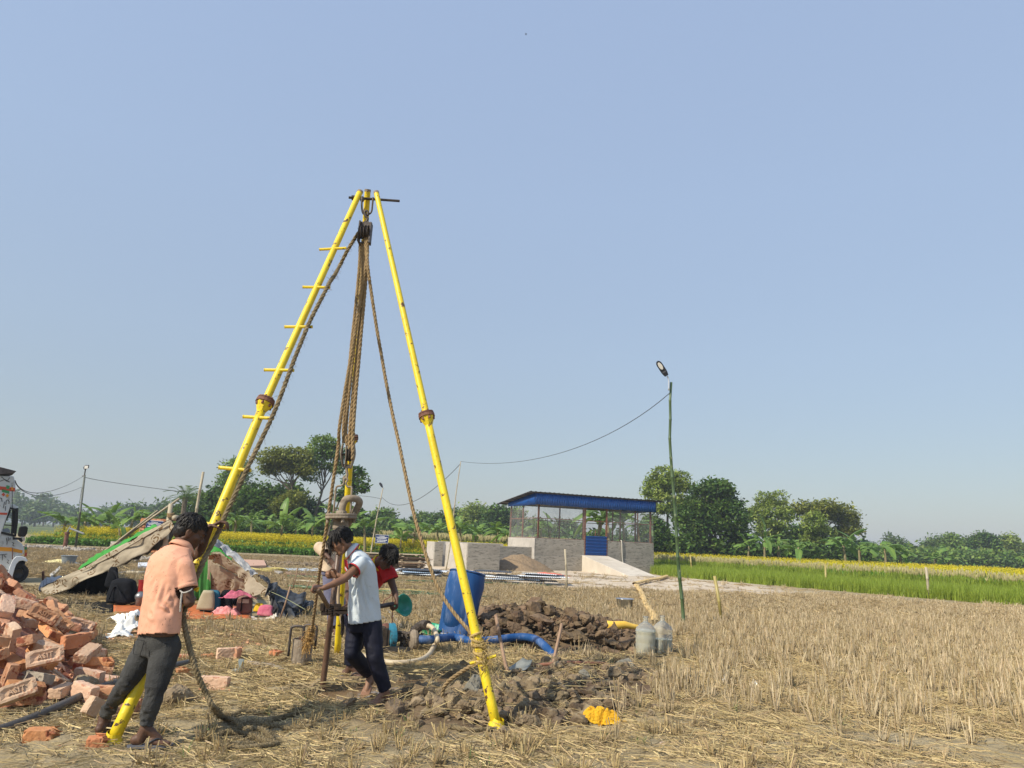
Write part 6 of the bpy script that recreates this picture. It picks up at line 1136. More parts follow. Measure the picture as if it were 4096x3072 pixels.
for (n_, x, y, r_, m_, lab) in (('foot', 900, 790, .115, gclay, 'large grey clay clod with a grassy top left of the right tripod leg'), ('foot', 960, 1080, .085, clay2, 'double clay clod just left of the tripod foot'), ('foot', 430, 860, .085, clay2, 'tan clay clod left of the hanging rope loop'), ('foot', 1400, 850, .12, clay2, 'wide brown clod right of the yellow leg'), ('foot', 1680, 800, .095, clay2, 'dark clod with a shadowed side in the middle of the bank'), ('foot', 1830, 790, .085, clay2, 'tan clod at the right end of the bank, near the hoe'), (3, 770, 970, .13, gclay, 'big split grey clod in front of the water bottles'), (3, 500, 1110, .085, gclay, 'bluish grey clod among the brown ones left of the yellow cloth'), (3, 430, 1270, .09, clay2, 'clod just left of the yellow cloth'), (3, 830, 1260, .09, clay2, 'clod just right of the yellow cloth'), (3, 320, 1050, .08, clay2, 'tan clod at the foot of the pointed stake'), (3, 1020, 1050, .085, clay2, 'clod right of the big split grey one'), ('boy', 510, 1590, .085, clay, 'dark muddy clod lying in front of the barefoot boy'), ('lowl', 150, 540, .16, clay2, 'large rooty clod behind the heel of the man in pink'), ('ll', 590, 340, .14, clay2, 'earth clod wedged at the foot of the brick heap')):
    p = onG(cg(n_, x, y)); v, f = clod_geo(p+V(0, 0, r_*.25), r_*1.15, random.choice((0, 1, 2, 3)), .8); mb = MB(); mb.add(v, f); one('clay_clod', mb, m_, lab, 'clod', 'single large clods')

# ---------------------------------------------------------------- drum, hoses, pump, tools
bluep = mat('faded_blue_plastic', (.010, .058, .185), (.016, .080, .24), 2.5, rough=.55, spec=.3, c3=(.13, .19, .34), s3=2.6, t3=(.50, .66), stretch=(2, 2, .7), bump=.3, bsc=7)
dp_ = V(*ca('drum', 640, 1240, 10.75)[:2], 0); dp_[2] = Hs(*dp_[:2]); dtop = ca('drum', 815, 330, 10.9); dax = nrm(dtop-dp_); Ld = np.linalg.norm(dtop-dp_)
dt_ = thing('water_drum', 'leaning faded blue plastic drum with open top behind the right yellow leg', 'drum', dp_)
mb = MB(); R0 = 262*.27125*10.8/FPX; R1 = 262*.27125*10.9/FPX
pr = [(0, 0), (R0*.94, 0), (R0, .02), (R0*1.0, .05), (R0*1.01, Ld*.3), (R0*1.04, Ld*.55), (R0*1.05, Ld*.8), (R0*.99, Ld*.95), (R0*.93, Ld), (R0*.90, Ld-.02), (R0*.97, Ld*.7), (R0*.95, .03), (0, .03)]
mb.lathe(pr, dp_, dax, 40); v = mb.V(); rel = v-dp_; h = rel@dax; side = nrm(V(-.4, -1, 0)); ang_ = (rel-np.outer(h, dax))@side; v = v-np.outer(np.exp(-((h-Ld*.42)/.24)**2)*np.clip(ang_/R0, 0, 1)**3*.06, side)+np.outer(np.exp(-((h-Ld*.45)/.2)**2)*np.clip((rel@V(1, 0, 0)-.12)/R0, 0, 1)*-.05, V(1, 0, 0)); mb.v = [v]; mb.build('body', bluep, dt_, smooth=True)
mb = MB(); a_, b_, _ = frame(dax); mb.tube([dp_+dax*(Ld-.01)+(a_*math.cos(t)+b_*math.sin(t))*R0*.96 for t in np.linspace(0, 6.283, 40)[:-1]], .014, 8, closed=True); mb.build('rim', bluep, dt_, smooth=True)
mb = MB(); mb.tube([dp_+dax*(.03)+(a_*math.cos(t)+b_*math.sin(t))*R0*1.0 for t in np.linspace(0, 6.283, 40)[:-1]], .011, 8, closed=True); mb.build('bottom_rim', mat('dusty_rim', (.45, .42, .38), (.25, .3, .4), 5), dt_, smooth=True)
one('suction_pipe', MB().tube(spline([ca('pump', 1200, 590, 9.25), ca('pump', 1500, 600, 9.28), V(*cg('drum', 600, 1430)[:2], .12), V(*cg('drum', 860, 1480)[:2], .11), V(*cg('drum', 1200, 1470)[:2], .12), V(*cg('drum', 1600, 1460)[:2], .15), V(*cg('drum', 1850, 1510)[:2], .14), V(*cg('drum', 2080, 1590)[:2], .02), V(*cg('drum', 2120, 1605)[:2], -.06)], 44), .050, 14), bluep, 'thick blue suction pipe running from the pump across the straw to the pit', 'pipe', smooth=True)
tanh = mat('cream_hose', (.50, .40, .27), (.58, .48, .33), 5, rough=.5, spec=.4)
one('pump_hose', MB().tube(spline([ca('pump', 1440, 290, 9.15), ca('pump', 1540, 330, 9.12), ca('pump', 1630, 480, 9.0), ca('pump', 1655, 640, 8.85), V(*cg('pump', 1610, 850)[:2], .10), V(*cg('pump', 1480, 1010)[:2], .05), V(*cg('pump', 1280, 1130)[:2], .04), V(*cg('pump', 1000, 1190)[:2], .04), V(*cg('pump', 700, 1200)[:2], .04), V(*cg('pump', 440, 1170)[:2], .04), V(*cg('pump', 200, 1130)[:2], .04), V(*cg('pump', -100, 1000)[:2], .04)], 60), .029, 12), tanh, 'cream hose curving from the pump outlet in a wide loop over the straw', 'hose', smooth=True)
pu = thing('pump_set', 'oily engine pump set with light blue housing behind the boys', 'pump', V(*cg('pump', 800, 880)[:2], 0)); Yp_ = 9.3
cyan = mat('light_blue_housing', (.02, .15, .23), (.035, .21, .30), 6, rough=.5, c3=(.06, .05, .04), s3=9, t3=(.56, .66)); oil = mat('oily_iron', (.05, .04, .032), (.11, .085, .065), 10, rough=.55, bump=.5, metal=.2)
kp = lambda x, y, d=0: ca('pump', x, y, Yp_+d)
ax1 = nrm(kp(1150, 560)-kp(620, 560)+V(0, .12, 0))
mb = MB(); mb.lathe([(0, -.05), (.10, -.05), (.155, -.03), (.16, .0), (.16, .04), (.12, .055), (0, .055)], kp(630, 530), ax1, 26); mb.build('housing', cyan, pu, smooth=False)
mb = MB(); mb.lathe([(0, -.02), (.10, -.02), (.125, .0), (.1, .02), (0, .02)], kp(540, 560), ax1, 20); mb.box(kp(480, 640), (.16, .26, .30)); mb.box(kp(430, 560), (.08, .2, .3)); mb.box(kp(520, 380), (.10, .14, .10), taper=.6); [mb.box(kp(470+k*22, 640), (.006, .30, .34)) for k in range(5)]; mb.build('engine_block', oil, pu)
mb = MB(); mb.ell(kp(520, 370), (.075, .10, .075), n=12); mb.build('fuel_tank', rust, pu, smooth=True)
mb = MB(); mb.tube([kp(650, 555), kp(1100, 575)], .022, 10); mb.lathe([(.0, 0), (.05, 0), (.055, .03), (.03, .10), (.028, .14), (0, .14)], kp(720, 555), ax1, 14); mb.tube(spline([kp(740, 440), kp(860, 440), kp(1000, 470), kp(1090, 440)], 12), .022, 8); mb.tube(spline([kp(850, 540), kp(960, 490), kp(1060, 500)], 8), .015, 8)
for (a, b_) in (((860, 560), (840, 840)), ((1010, 590), (1030, 850)), ((870, 830), (1010, 690)), ((900, 600), (980, 650))): mb.tube([kp(*a), kp(*b_)], .014, 7)
for k in range(9): mb.box(kp(random.uniform(820, 1060), random.uniform(470, 760), random.uniform(-.06, .06)), (.03, .05, .03), taper=.7)
mb.build('shaft_frame', oil, pu)
mb = MB(); mb.lathe([(0, -.05), (.09, -.05), (.125, -.03), (.135, .0), (.125, .03), (.09, .05), (.06, .055), (.055, .10), (.07, .10), (.07, .12), (0, .12)], kp(1130, 590), ax1, 24); mb.build('pump_casing', mud, pu, smooth=False)
mb = MB(); P = spline([kp(1120, 480), kp(1150, 410), kp(1240, 330), kp(1330, 275), kp(1440, 285, -.12)], 26); mb.tube(P, [.052+.008*(i % 2) for i in range(26)], 12); mb.build('outlet_elbow', oil, pu)
mb = MB(); mb.tube([kp(1180, 585), kp(1330, 595)], .054, 14); mb.build('coupling', mat('black_rubber', (.015, .015, .016), None, rough=.6), pu)
mb = MB(); mb.bar(kp(380, 800, -.14), kp(1050, 835, -.14), .05, .06); mb.bar(kp(380, 800, .14), kp(1050, 835, .14), .05, .06); mb.bar(kp(640, 850, -.2), kp(760, 852, -.2), .02, .02); mb.box(kp(640, 920), (.36, .4, .11)); mb.build('base_frame', mat('black_iron', (.02, .018, .017), (.045, .04, .035), 6, rough=.6), pu)
one('copper_rod', MB().tube(spline([ca('pump', 645, 310, 9.3), ca('pump', 660, 100, 9.25), ca('pump', 668, -60, 9.2), ca('mid', 745, 1200, 9.15), ca('mid', 700, 1280, 9.1), ca('mid', 620, 1320, 9.1), ca('mid', 585, 1390, 9.1)], 24), .006, 6), rust, 'thin bent rusty rod rising above the pump beside the green basin', 'rod', smooth=True)
green = mat('green_plastic', (.012, .28, .14), (.02, .36, .19), 4, rough=.35, spec=.5); teal = mat('teal_plastic', (.008, .19, .13), (.012, .25, .17), 4, rough=.35, c3=(.08, .28, .26), s3=8, t3=(.55, .65))
bs = ca('boy', 950, 735, 8.6); ab = nrm(V(.75, -.55, .25)); one('green_basin', MB().lathe([(0, 0), (.08, 0), (.115, .08), (.128, .083), (.125, .09), (.112, .085), (.075, .012), (0, .012)], bs, ab, 28), teal, 'round green plastic basin standing on edge behind the dark pipe handle', 'basin', smooth=True)
bp_ = V(*cg('pump', 1480, 520)[:2], 0); bp_[2] = Hs(*bp_[:2]); one('green_tub', MB().lathe([(0, 0), (.13, 0), (.15, .03), (.14, .035), (.165, .065), (.155, .07), (.19, .13), (.205, .135), (.20, .15), (.185, .14), (.13, .02), (0, .02)], bp_+V(0, 0, .0), V(.15, -.1, 1), 30), green, 'bright green ribbed plastic tub between the pump and the blue drum', 'tub', smooth=False)
for (x, y, r_, cc, lab, nm) in ((1745, 490, .060, (.62, .07, .06), 'red plastic sheet ball lying at the foot of the blue drum', 'red_ball'), (1935, 515, .055, (.02, .24, .10), 'green plastic ball lying at the foot of the blue drum', 'green_ball')):
    p = onG(cg('pump', x, y+50)); mb = MB(); mb.ell(p+V(0, 0, r_*.8), (r_, r_, r_*.9), n=18); v = mb.V(); cc_ = p+V(0, 0, r_*.8); v = cc_+(v-cc_)*(1+n3(v, 40, 2)*.10)[:, None]; mb.v = [v]; one(nm, mb, mat(nm, cc, tuple(q*1.3 for q in cc), 20, rough=.5), lab, 'ball', smooth=True)
wood = mat('worn_handle_wood', (.26, .16, .10), (.36, .24, .16), 5, rough=.8, stretch=(6, 6, 1), bump=.3)
hb_ = onG(cg('foot', 1370, 480)); ho = thing('spade', 'spade with brown wooden handle lying against the clods right of the yellow leg', 'spade', hb_)
mb = MB(); mb.tube(spline([ca('foot', 1262, 0, 8.1), ca('foot', 1300, 180, 8.0), ca('foot', 1340, 370, 7.92), hb_+V(0, 0, .04)], 10), .019, 9); mb.tube([ca('drum', 1228, 960, 8.25), ca('foot', 1262, 0, 8.1)], .019, 9); mb.build('handle', wood, ho, smooth=True)
mb = MB(); g = []; e = cg('foot', 1610, 370, .06)-hb_; sd_ = nrm(np.cross(e, V(0, 0, 1)))
for t in np.linspace(0, 1, 9): w_ = .045+.065*math.sin(math.pi*min(1, t*.75+.12)); g.append([hb_+e*t+V(0, 0, .035+.05*t*t-.02*math.sin(t*3))+sd_*w_*s+V(0, 0, -.015*(1-s*s)) for s in (-1, -.5, 0, .5, 1)])
mb.grid(g); mb.build('blade', mat('dirty_blade', (.24, .25, .22), (.34, .34, .30), 9, rough=.5, metal=.5, spec=.5), ho, smooth=True, solid=.004)
sb_ = onG(cg('foot', 1915, 455)); one('hoe_handle', MB().tube([sb_-V(0, 0, .05), ca('foot', 1950, 260, 8.45), ca('drum', 2205, 1080, 8.5)], [.021, .019, .018], 9), wood, 'reddish wooden tool handle stuck upright in the clods, right of the spade', 'tool handle', smooth=True)
one('rusty_rod', MB().tube([onG(cg(3, 130, 985), .03), onG(cg(3, 400, 1000), .035), onG(cg(3, 650, 1015), .03)], .017, 8), rust, 'rusty pipe lying on the ground behind the two handles', 'pipe', smooth=True)
# bailer bucket
bb = onG(cg('boy', 112, 1225)); ba = thing('bailer', 'grey iron bailer bucket with two bent handles hung on the rope', 'bailer', bb)
rb = 80*.47037*7.9/FPX; hb2 = .25; mb = MB(); mb.lathe([(0, 0), (rb, 0), (rb, hb2), (rb*.92, hb2), (rb*.9, .02), (0, .02)], bb, n=26); mb.lathe([(0, hb2-.03), (rb*.93, hb2-.03)], bb, n=26); mb.build('barrel', mud, ba)
for (dx, dy) in ((-.045, -.06), (.05, .09)):
    c0_ = bb+V(dx, dy, 0); w_ = .07; mb = MB(); mb.tube(spline([c0_+V(-w_, -.03, .08), c0_+V(-w_, -.03, .33), c0_+V(-w_+.015, -.03, .375), c0_+V(0, -.03, .385), c0_+V(w_-.015, -.03, .375), c0_+V(w_, -.03, .33), c0_+V(w_, -.03, .14)], 30), .0135, 8); mb.build('handle', steel, ba, smooth=True)
for k in range(7): p = bb+V(-.0+k*.022, -.10, .27-.028*math.sin(k*.55)); mb = MB(); o_ = V(0, .012, .006) if k % 2 else V(0, .004, .014); mb.tube([p+V(.013, 0, 0)+o_, p-V(.013, 0, 0)+o_, p-V(.013, 0, 0)-o_, p+V(.013, 0, 0)-o_], .0045, 5, closed=True); mb.build('chain_link', rust, ba)
kn = ca('boy', 205, 960, 7.75); mb = MB()
for k in range(240): t = random.random(); p = kn+V(random.gauss(0, .018)-t*.04, random.gauss(0, .016), .08-t*.22); q = RNG.normal(size=3)*.02; mb.tube([p, p+q+V(0, 0, -.02), p+q*1.7+V(0, 0, -.05)], .0025, 3, cap=False)
for k in range(4): C = [kn+V(math.cos(t)*.028, math.sin(t)*.028, -.05*k+.05) for t in np.linspace(0, 6.283, 10)[:-1]]; mb.tube(C, .012, 5, closed=True)
one('rope_end', mb, mat('orange_hemp', (.33, .19, .06), (.45, .28, .10), 30, rough=.95), 'frayed orange rope whipping tied above the bailer handles', 'rope end')
for pl, r_, m_, lab in (([(150, 405), (500, 455), (830, 540)], .026, mud, 'long grey muddy pipe lying in front of the bailer'), ([(280, 345), (450, 310), (600, 285)], .014, oil, 'short dark pipe lying behind the grey muddy one'),):
    P = [onG(cg('low', x, y), r_*.9) for x, y in pl]; mb = MB(); mb.tube(P, r_, 12, cap=False); mb.tube([P[-1]-nrm(P[-1]-P[-2])*.04, P[-1]+nrm(P[-1]-P[-2])*.004], r_*1.25, 12); one('iron_pipe', mb, m_, lab, 'pipe', smooth=True)
for k, (x0, y0, x1, y1, r_, lab) in enumerate(((195, 1035, 420, 1010, .022, 'brown pipe lying behind the bailer, upper one'), (190, 1085, 480, 1060, .024, 'brown pipe lying behind the bailer, lower one'), (300, 965, 470, 960, .016, 'dark short pipe just behind the two brown ones'))):
    one('iron_pipe', MB().tube([onG(cg('boy', x0, y0), r_), onG(cg('boy', x1, y1), r_)], r_, 10), rust if k < 2 else oil, lab, 'pipe', smooth=True)
for (x0, y0, x1, y1, lab) in ((440, 130, 660, 330, 'grey pvc pipe lying behind the pump, left one'), (560, -20, 880, 370, 'grey pvc pipe lying behind the pump, right one')):
    a = onG(cg('pump', x0, y0), .022); b_ = onG(cg('pump', x1, y1), .022); one('pvc_pipe', MB().tube([a, b_], .024, 10), mat('grey_pvc', (.26, .27, .29), (.33, .34, .36), 8, rough=.5), lab, 'pipe', smooth=True)
P = [onG(cg('ll', x, y), .028) for x, y in ((-90, 620), (0, 592), (200, 530), (400, 462))]+[onG(cg('ll', x, y), .05) for x, y in ((600, 385), (800, 320), (1000, 255), (1240, 170))]+[onG(cg('lowl', 290, 275), .035)]
one('black_pipe', MB().tube(spline(P, 20), .031, 14), mat('black_pipe', (.055, .048, .042), (.10, .088, .075), 5, rough=.55, spec=.5, bump=.3), 'long black iron pipe lying in front of the brick heap behind the man\'s legs', 'pipe', smooth=True)
# hand tool with grey handle beside the bricks
p = onG(cg('lowl', 600, 320)); tl = thing('plastering_tool', 'small grey metal tool lying by the broken bricks', 'tool', p); mb = MB(); mb.box(p+V(-.01, 0, .02), (.13, .09, .014)); mb.box(p+V(-.01, .02, .07), (.05, .02, .10)); mb.build('plate', mat('grey_tool', (.22, .27, .28), (.3, .34, .34), 9, rough=.5), tl); mb = MB(); mb.ell(p+V(.075, .0, .015), (.05, .025, .02)); mb.build('grip', bpy.data.materials['black_rubber'], tl)

# ---------------------------------------------------------------- bottles, cloth, bucket, lay-flat hose
pet = bpy.data.materials.new('clear_plastic'); pet.use_nodes = True; b = pet.node_tree.nodes['Principled BSDF']; b.inputs['Base Color'].default_value = (.95, .94, .86, 1); b.inputs['Roughness'].default_value = .22; b.inputs['Transmission Weight'].default_value = .80; b.inputs['IOR'].default_value = 1.18
wtr = mat('cloudy_water', (.42, .40, .28), (.48, .46, .34), 4, rough=.15)
for (x, y, lv, lab) in ((912, 868, .31, 'left one of the two clear water bottles, nearly full'), (1028, 868, .20, 'right one of the two clear water bottles, half full of cloudy water')):
    p = onG(cg(3, x, y)); s = 1.02; T_ = thing('water_bottle', lab, 'bottle', p, 'twenty litre water bottles'); pr = [(0, 0), (.118, 0), (.13, .02), (.132, .05), (.125, .06), (.132, .075), (.132, .15), (.124, .16), (.132, .172), (.132, .25), (.124, .262), (.132, .275), (.132, .32), (.120, .35), (.07, .395), (.036, .42), (.030, .43), (.030, .475), (.034, .478), (.034, .492), (.028, .492), (.027, .43)]
    mb = MB(); mb.lathe([(a*s, b_*s) for a, b_ in pr], p, n=32); mb.build('bottle_shell', pet, T_, smooth=True); mb = MB(); mb.lathe([(0, .012), (.120*s, .012), (.122*s, .05), (.122*s, lv), (0, lv)], p, n=28); mb.build('water', wtr, T_)
def crumple(name, cen, rx, ry, h, m_, label, cat, seed=1, nn_=40, sharp=1.0, parent=None, rot=0.0, lift=0.0, **k):
    g = []
    for i in range(nn_+1):
        row = []
        for j in range(nn_+1):
            u = (i/nn_*2-1); w = (j/nn_*2-1); rr_ = max(abs(u), abs(w)); x = u*rx*(1+.25*math.sin(3*w+seed)); y = w*ry*(1+.25*math.cos(2.6*u+seed)); row.append((x, y, 0))
        g.append(row)
    g = np.array(g); X, Y_ = g[..., 0], g[..., 1]; e = np.clip(1-np.maximum(np.abs(X)/rx, np.abs(Y_)/ry)**3, 0, 1)
    z = h*e*(.35+1.1*np.abs(fbm(X*5/rx*.35+seed*7, Y_*5/ry*.35, seed, 3)-.35)*sharp+.35*fbm(X*12/rx*.35, Y_*12/ry*.35+seed, seed+3, 2)); cs_, sn_ = math.cos(rot), math.sin(rot)
    XX = cen[0]+X*cs_-Y_*sn_; YY = cen[1]+X*sn_+Y_*cs_; Z = H(XX, YY) if lift == 0 else cen[2]; P = np.stack([XX+(fbm(X*20, Y_*20, seed)-.5)*rx*.15, YY, Z+.008+z], -1); mb = MB(); mb.grid(P)
    if parent is not None: o = mb.build(name, m_, parent, smooth=True, solid=.003); o['label'] = label; return o
    return one(name, mb, m_, label, cat, smooth=True, solid=.003)
crumple('yellow_cloth', onG(cg(3, 610, 1335), .02), .17, .08, .10, mat('yellow_cloth', (.62, .31, .01), (.74, .43, .02), 14, rough=.9, bump=1, bsc=60), 'crumpled orange-yellow cloth lying among the clods in front', 'cloth', 6, sharp=1.3, nn_=60)
crumple('white_sack', onG(cg('bag', 1560, 640)), .26, .15, .16, mat('white_woven_sack', (.80, .80, .76), (.86, .86, .83), 7, rough=.7, c3=(.45, .52, .56), s3=9, t3=(.66, .68)), 'bright white woven sack crumpled beside the brick heap', 'sack', 5, sharp=1.6, rot=-.3)
crumple('white_sack', onG(cg('bag', 1620, 850)), .20, .13, .17, bpy.data.materials['white_woven_sack'], 'second white printed sack in front of the bright one beside the bricks', 'sack', 8, sharp=1.5, rot=.5)
crumple('grey_plastic_bag', onG(cg('bag', 1480, 900)), .14, .07, .06, mat('thin_grey_plastic', (.45, .48, .50), (.55, .57, .58), 8, rough=.35), 'thin grey plastic bag below the white sacks', 'bag', 9)
for (x, y, lab) in ((1456, 1085, 'left white shell-like scrap in the stubble'), (1658, 1110, 'right white crumpled scrap in the stubble')): p = onG(cg(3, x, y)); crumple('white_scrap', p, .035, .025, .09, bpy.data.materials['white_woven_sack'], lab, 'scrap', 4, nn_=10)
p = onG(cg(3, 1040, 1505)); mb = MB(); v, f = clod_geo(p, .05, 5, .3); mb.add(v, f); one('flat_stone', mb, mat('pale_stone', (.4, .3, .24), (.48, .38, .3), 6), 'flat pinkish stone lying among straw near the bottom edge', 'stone')
ply = mat('yellow_layflat', (.60, .40, .15), (.68, .48, .20), 4, rough=.6, bump=.4, bsc=30)
def layflat(name, pts, w, lab, hgt=.03):
    P = spline(pts, 60); T_ = np.gradient(P, axis=0); g = []
    for i in range(60): d = nrm(T_[i]); s = nrm(np.cross(d, V(0, 0, 1))); ww = w[0]+(w[1]-w[0])*i/59; P[i][2] += .05; ww *= 1+.15*math.sin(i*.9); g.append([P[i]+s*math.cos(t)*ww+V(0, 0, 1)*(math.sin(t)*hgt*(1+.3*math.sin(i*1.3))+hgt) for t in np.linspace(0, 6.283, 11)[:-1]])
    mb = MB(); mb.grid(g, closed=True); one(name, mb, ply, lab, 'hose', smooth=True)
layflat('layflat_hose', [onG(cg(3, x, y)) for x, y in ((975, 690), (965, 640), (925, 580), (900, 520), (880, 470), (848, 425))], (.075, .085), 'near stretch of yellow flat hose from the bottles into the stubble', .035)
layflat('layflat_hose', [onG(cg(3, x, y)) for x, y in ((838, 418), (880, 405), (950, 388), (1010, 378), (1055, 362))], (.10, .10), 'far stretch of yellow flat hose turning towards the shed', .045)
yc = mat('bright_yellow_plastic', (.80, .48, .06), (.86, .56, .10), 5, rough=.5)
P = spline([ca(3, 648, 690, 10.6), ca(3, 700, 688, 10.6), ca(3, 770, 682, 10.65), ca(3, 820, 692, 10.7), ca(3, 900, 705, 10.8)], 20); g = [[P[i]+V(0, math.cos(t)*.05, math.sin(t)*[.075-.0025*i][0]) for t in np.linspace(0, 6.283, 11)[:-1]] for i in range(20)]; mb = MB(); mb.grid(g, closed=True); one('hose_mouth', mb, yc, 'open mouth of the yellow plastic hose resting on top of the clay heap', 'hose end', smooth=True, solid=.003)
pot = onG(cg(3, 770, 576), .05); mb = MB(); mb.lathe([(0, 0), (.16, 0), (.185, .17), (.21, .175), (.21, .185), (.18, .18), (.155, .02), (0, .02)], pot, n=28); one('metal_pot', mb, mat('aluminium', (.55, .56, .57), (.65, .66, .67), 5, rough=.3, metal=.9), 'shiny aluminium pot standing alone in the stubble', 'pot', smooth=True)
# ---------------------------------------------------------------- tent
def cloth_pat():
    m = bpy.data.materials.new('patterned_cloth'); m.use_nodes = True; t = m.node_tree; b = t.nodes['Principled BSDF']; b.inputs['Roughness'].default_value = .9; L = t.links.new
    tc = nd(t, 'ShaderNodeTexCoord').outputs['Object']; vo = nd(t, 'ShaderNodeTexVoronoi'); vo.inputs['Scale'].default_value = 3.6; vo.inputs['Randomness'].default_value = .35; L(tc, vo.inputs[0])
    r = nd(t, 'ShaderNodeValToRGB'); e = r.color_ramp.elements; e[0].position = 0; e[0].color = (1, 1, 1, 1); e[1].position = 1; e[1].color = (0, 0, 0, 1)
    for p, v in ((.08, 0), (.12, 0), (.14, 1), (.22, 1), (.24, 0), (.30, 0), (.32, 1), (.38, 1), (.40, 0)): q = e.new(p); q.color = (v, v, v, 1)
    L(vo.outputs['Distance'], r.inputs[0]); v2 = nd(t, 'ShaderNodeTexVoronoi'); v2.inputs['Scale'].default_value = 19; L(tc, v2.inputs[0])
    r2 = nd(t, 'ShaderNodeValToRGB'); r2.color_ramp.elements[0].position = .52; r2.color_ramp.elements[0].color = (1, 1, 1, 1); r2.color_ramp.elements[1].position = .62; r2.color_ramp.elements[1].color = (0, 0, 0, 1); L(v2.outputs['Distance'], r2.inputs[0])
    mu = nd(t, 'ShaderNodeMath', operation='MULTIPLY'); L(r.outputs[0], mu.inputs[0]); L(r2.outputs[0], mu.inputs[1]); no = nd(t, 'ShaderNodeTexNoise'); no.inputs['Scale'].default_value = 2; L(tc, no.inputs[0])
    c0 = nd(t, 'ShaderNodeMix', data_type='RGBA'); c0.inputs[6].default_value = (.30, .25, .175, 1); c0.inputs[7].default_value = (.42, .36, .27, 1); L(no.outputs[0], c0.inputs[0])
    c1 = nd(t, 'ShaderNodeMix', data_type='RGBA'); L(mu.outputs[0], c1.inputs[0]); L(c0.outputs[2], c1.inputs[6]); c1.inputs[7].default_value = (.12, .065, .02, 1); L(c1.outputs[2], b.inputs[0])
    bn = nd(t, 'ShaderNodeTexNoise'); bn.inputs['Scale'].default_value = 7; bu = nd(t, 'ShaderNodeBump'); bu.inputs['Strength'].default_value = .6; bu.inputs['Distance'].default_value = .04; L(tc, bn.inputs[0]); L(bn.outputs[0], bu.inputs['Height']); L(bu.outputs[0], b.inputs['Normal']); return m
blackc = mat('black_plastic_and_shade', (.006, .006, .006), (.014, .013, .012), 5, rough=.9, spec=.15); pat = cloth_pat(); gtarp = mat('grey_tarpaulin', (.24, .245, .25), (.46, .46, .46), 5, rough=.45, bump=1.2, bsc=9, c3=(.16, .165, .175), s3=14, t3=(.55, .62)); btarp = mat('black_tarpaulin', (.016, .017, .019), (.06, .062, .066), 4, rough=.4, bump=1.4, bsc=8); gliner = mat('green_liner', (.04, .26, .03), (.06, .36, .05), 4, rough=.6, trans=.2); navt = mat('navy_plastic', (.02, .03, .06), (.05, .065, .10), 5, rough=.35, bump=1, bsc=7); darkc = mat('dark_brown_cloth', (.03, .022, .017), (.05, .038, .03), 6, rough=.95)
tent = thing('tarpaulin_tent', 'low tent of patterned cloth and grey tarpaulin propped on bamboo', 'tent', V(-5.9, 13.6, 0))
def sheet(name, A, B, mt, n=40, k=10, fold=.03, fr=9, sag=0.0, seed=0, parent=None, solid=.004):
    A = spline(A, n); B = spline(B, n); g = []
    nn_ = nrm(np.cross(A[-1]-A[0], B[n//2]-A[n//2]))
    for i in range(n):
        row = []
        for j in range(k+1):
            t = j/k; p = A[i]*(1-t)+B[i]*t; w = math.sin(i/n*fr*6.28+seed+2*math.sin(i*.21+seed)+t*1.5)*fold*(.4+.6*t)+fold*.8*(float(fbm(i*.35+seed, j*.6, 3+seed, 2))-.5); row.append(p+nn_*w-V(0, 0, sag*math.sin(math.pi*t)))
        g.append(row)
    mb = MB(); mb.grid(g); return mb.build(name, mt, parent if parent is not None else tent, smooth=True, solid=solid)
YT = [13.2, 13.25, 13.3, 13.4, 13.5, 13.7, 13.8, 14.0, 14.2]
ft = [(1470, 712), (1350, 775), (1240, 830), (1100, 905), (960, 988), (820, 1065), (690, 1140), (500, 1225), (345, 1300)]
fb_ = [(1490, 770), (1395, 880), (1300, 960), (1190, 1030), (1060, 1100), (920, 1165), (770, 1222), (580, 1310), (375, 1385)]
FT = [ca(5, x, y, Y) for (x, y), Y in zip(ft, YT)]; FBt = [ca(5, x, y, Y-.12) for (x, y), Y in zip(fb_, YT)]
sheet('front_flap', FT, FBt, pat, n=60, k=12, fold=.05, fr=1.3, seed=2)
for j in range(1):      # long lengthwise pleats on the flap
    C = [FT[i]*(1-(.25+.4*j))+FBt[i]*(.25+.4*j)+V(0, -.035, .01*math.sin(i*1.3+j)) for i in range(7)]; C = spline(C, 30); mb = MB(); mb.tube(C, [.006+.010*math.sin(math.pi*min(1, q/29.)) for q in range(30)], 7); mb.build('pleat', pat, tent, smooth=True)
bk = [(1545, 700, 16.4), (1420, 930, 16.3), (1300, 990, 16.3), (1180, 1050, 16.3), (1050, 1100, 16.4), (930, 1150, 16.5), (800, 1200, 16.7), (600, 1290, 17), (430, 1350, 17.2)]
bk[0] = (1545, 800, 16.4); sheet('roof_cloth', FT, [ca(5, *q) for q in bk], darkc, n=40, k=12, fold=.03, seed=4)
sheet('green_edge', [p+V(0, .03, .012) for p in FT[1:7]], [ca(5, x, y, Y+.25) for (x, y), Y in zip([(1345, 745), (1225, 803), (1085, 885), (940, 960), (800, 1030), (665, 1140)], YT[1:7])], gliner, fold=.012)
sheet('side_cloth', [ca(5, x, y, 14.5) for x, y in ((930, 1130), (760, 1210), (560, 1300), (390, 1375))], [ca(5, x, y, 14.1) for x, y in ((950, 1440), (800, 1440), (620, 1435), (450, 1400))], blackc, fold=.015, fr=2.3, seed=3)  # dark cloth wall; its near-black also paints the tent's interior shade
sheet('navy_sheet', [ca(5, x, y, 15.6) for x, y in ((660, 1180), (520, 1195), (400, 1215), (350, 1260))], [ca(5, x, y, 14.5) for x, y in ((640, 1270), (500, 1290), (400, 1330), (335, 1330))], navt, fold=.03, seed=6)
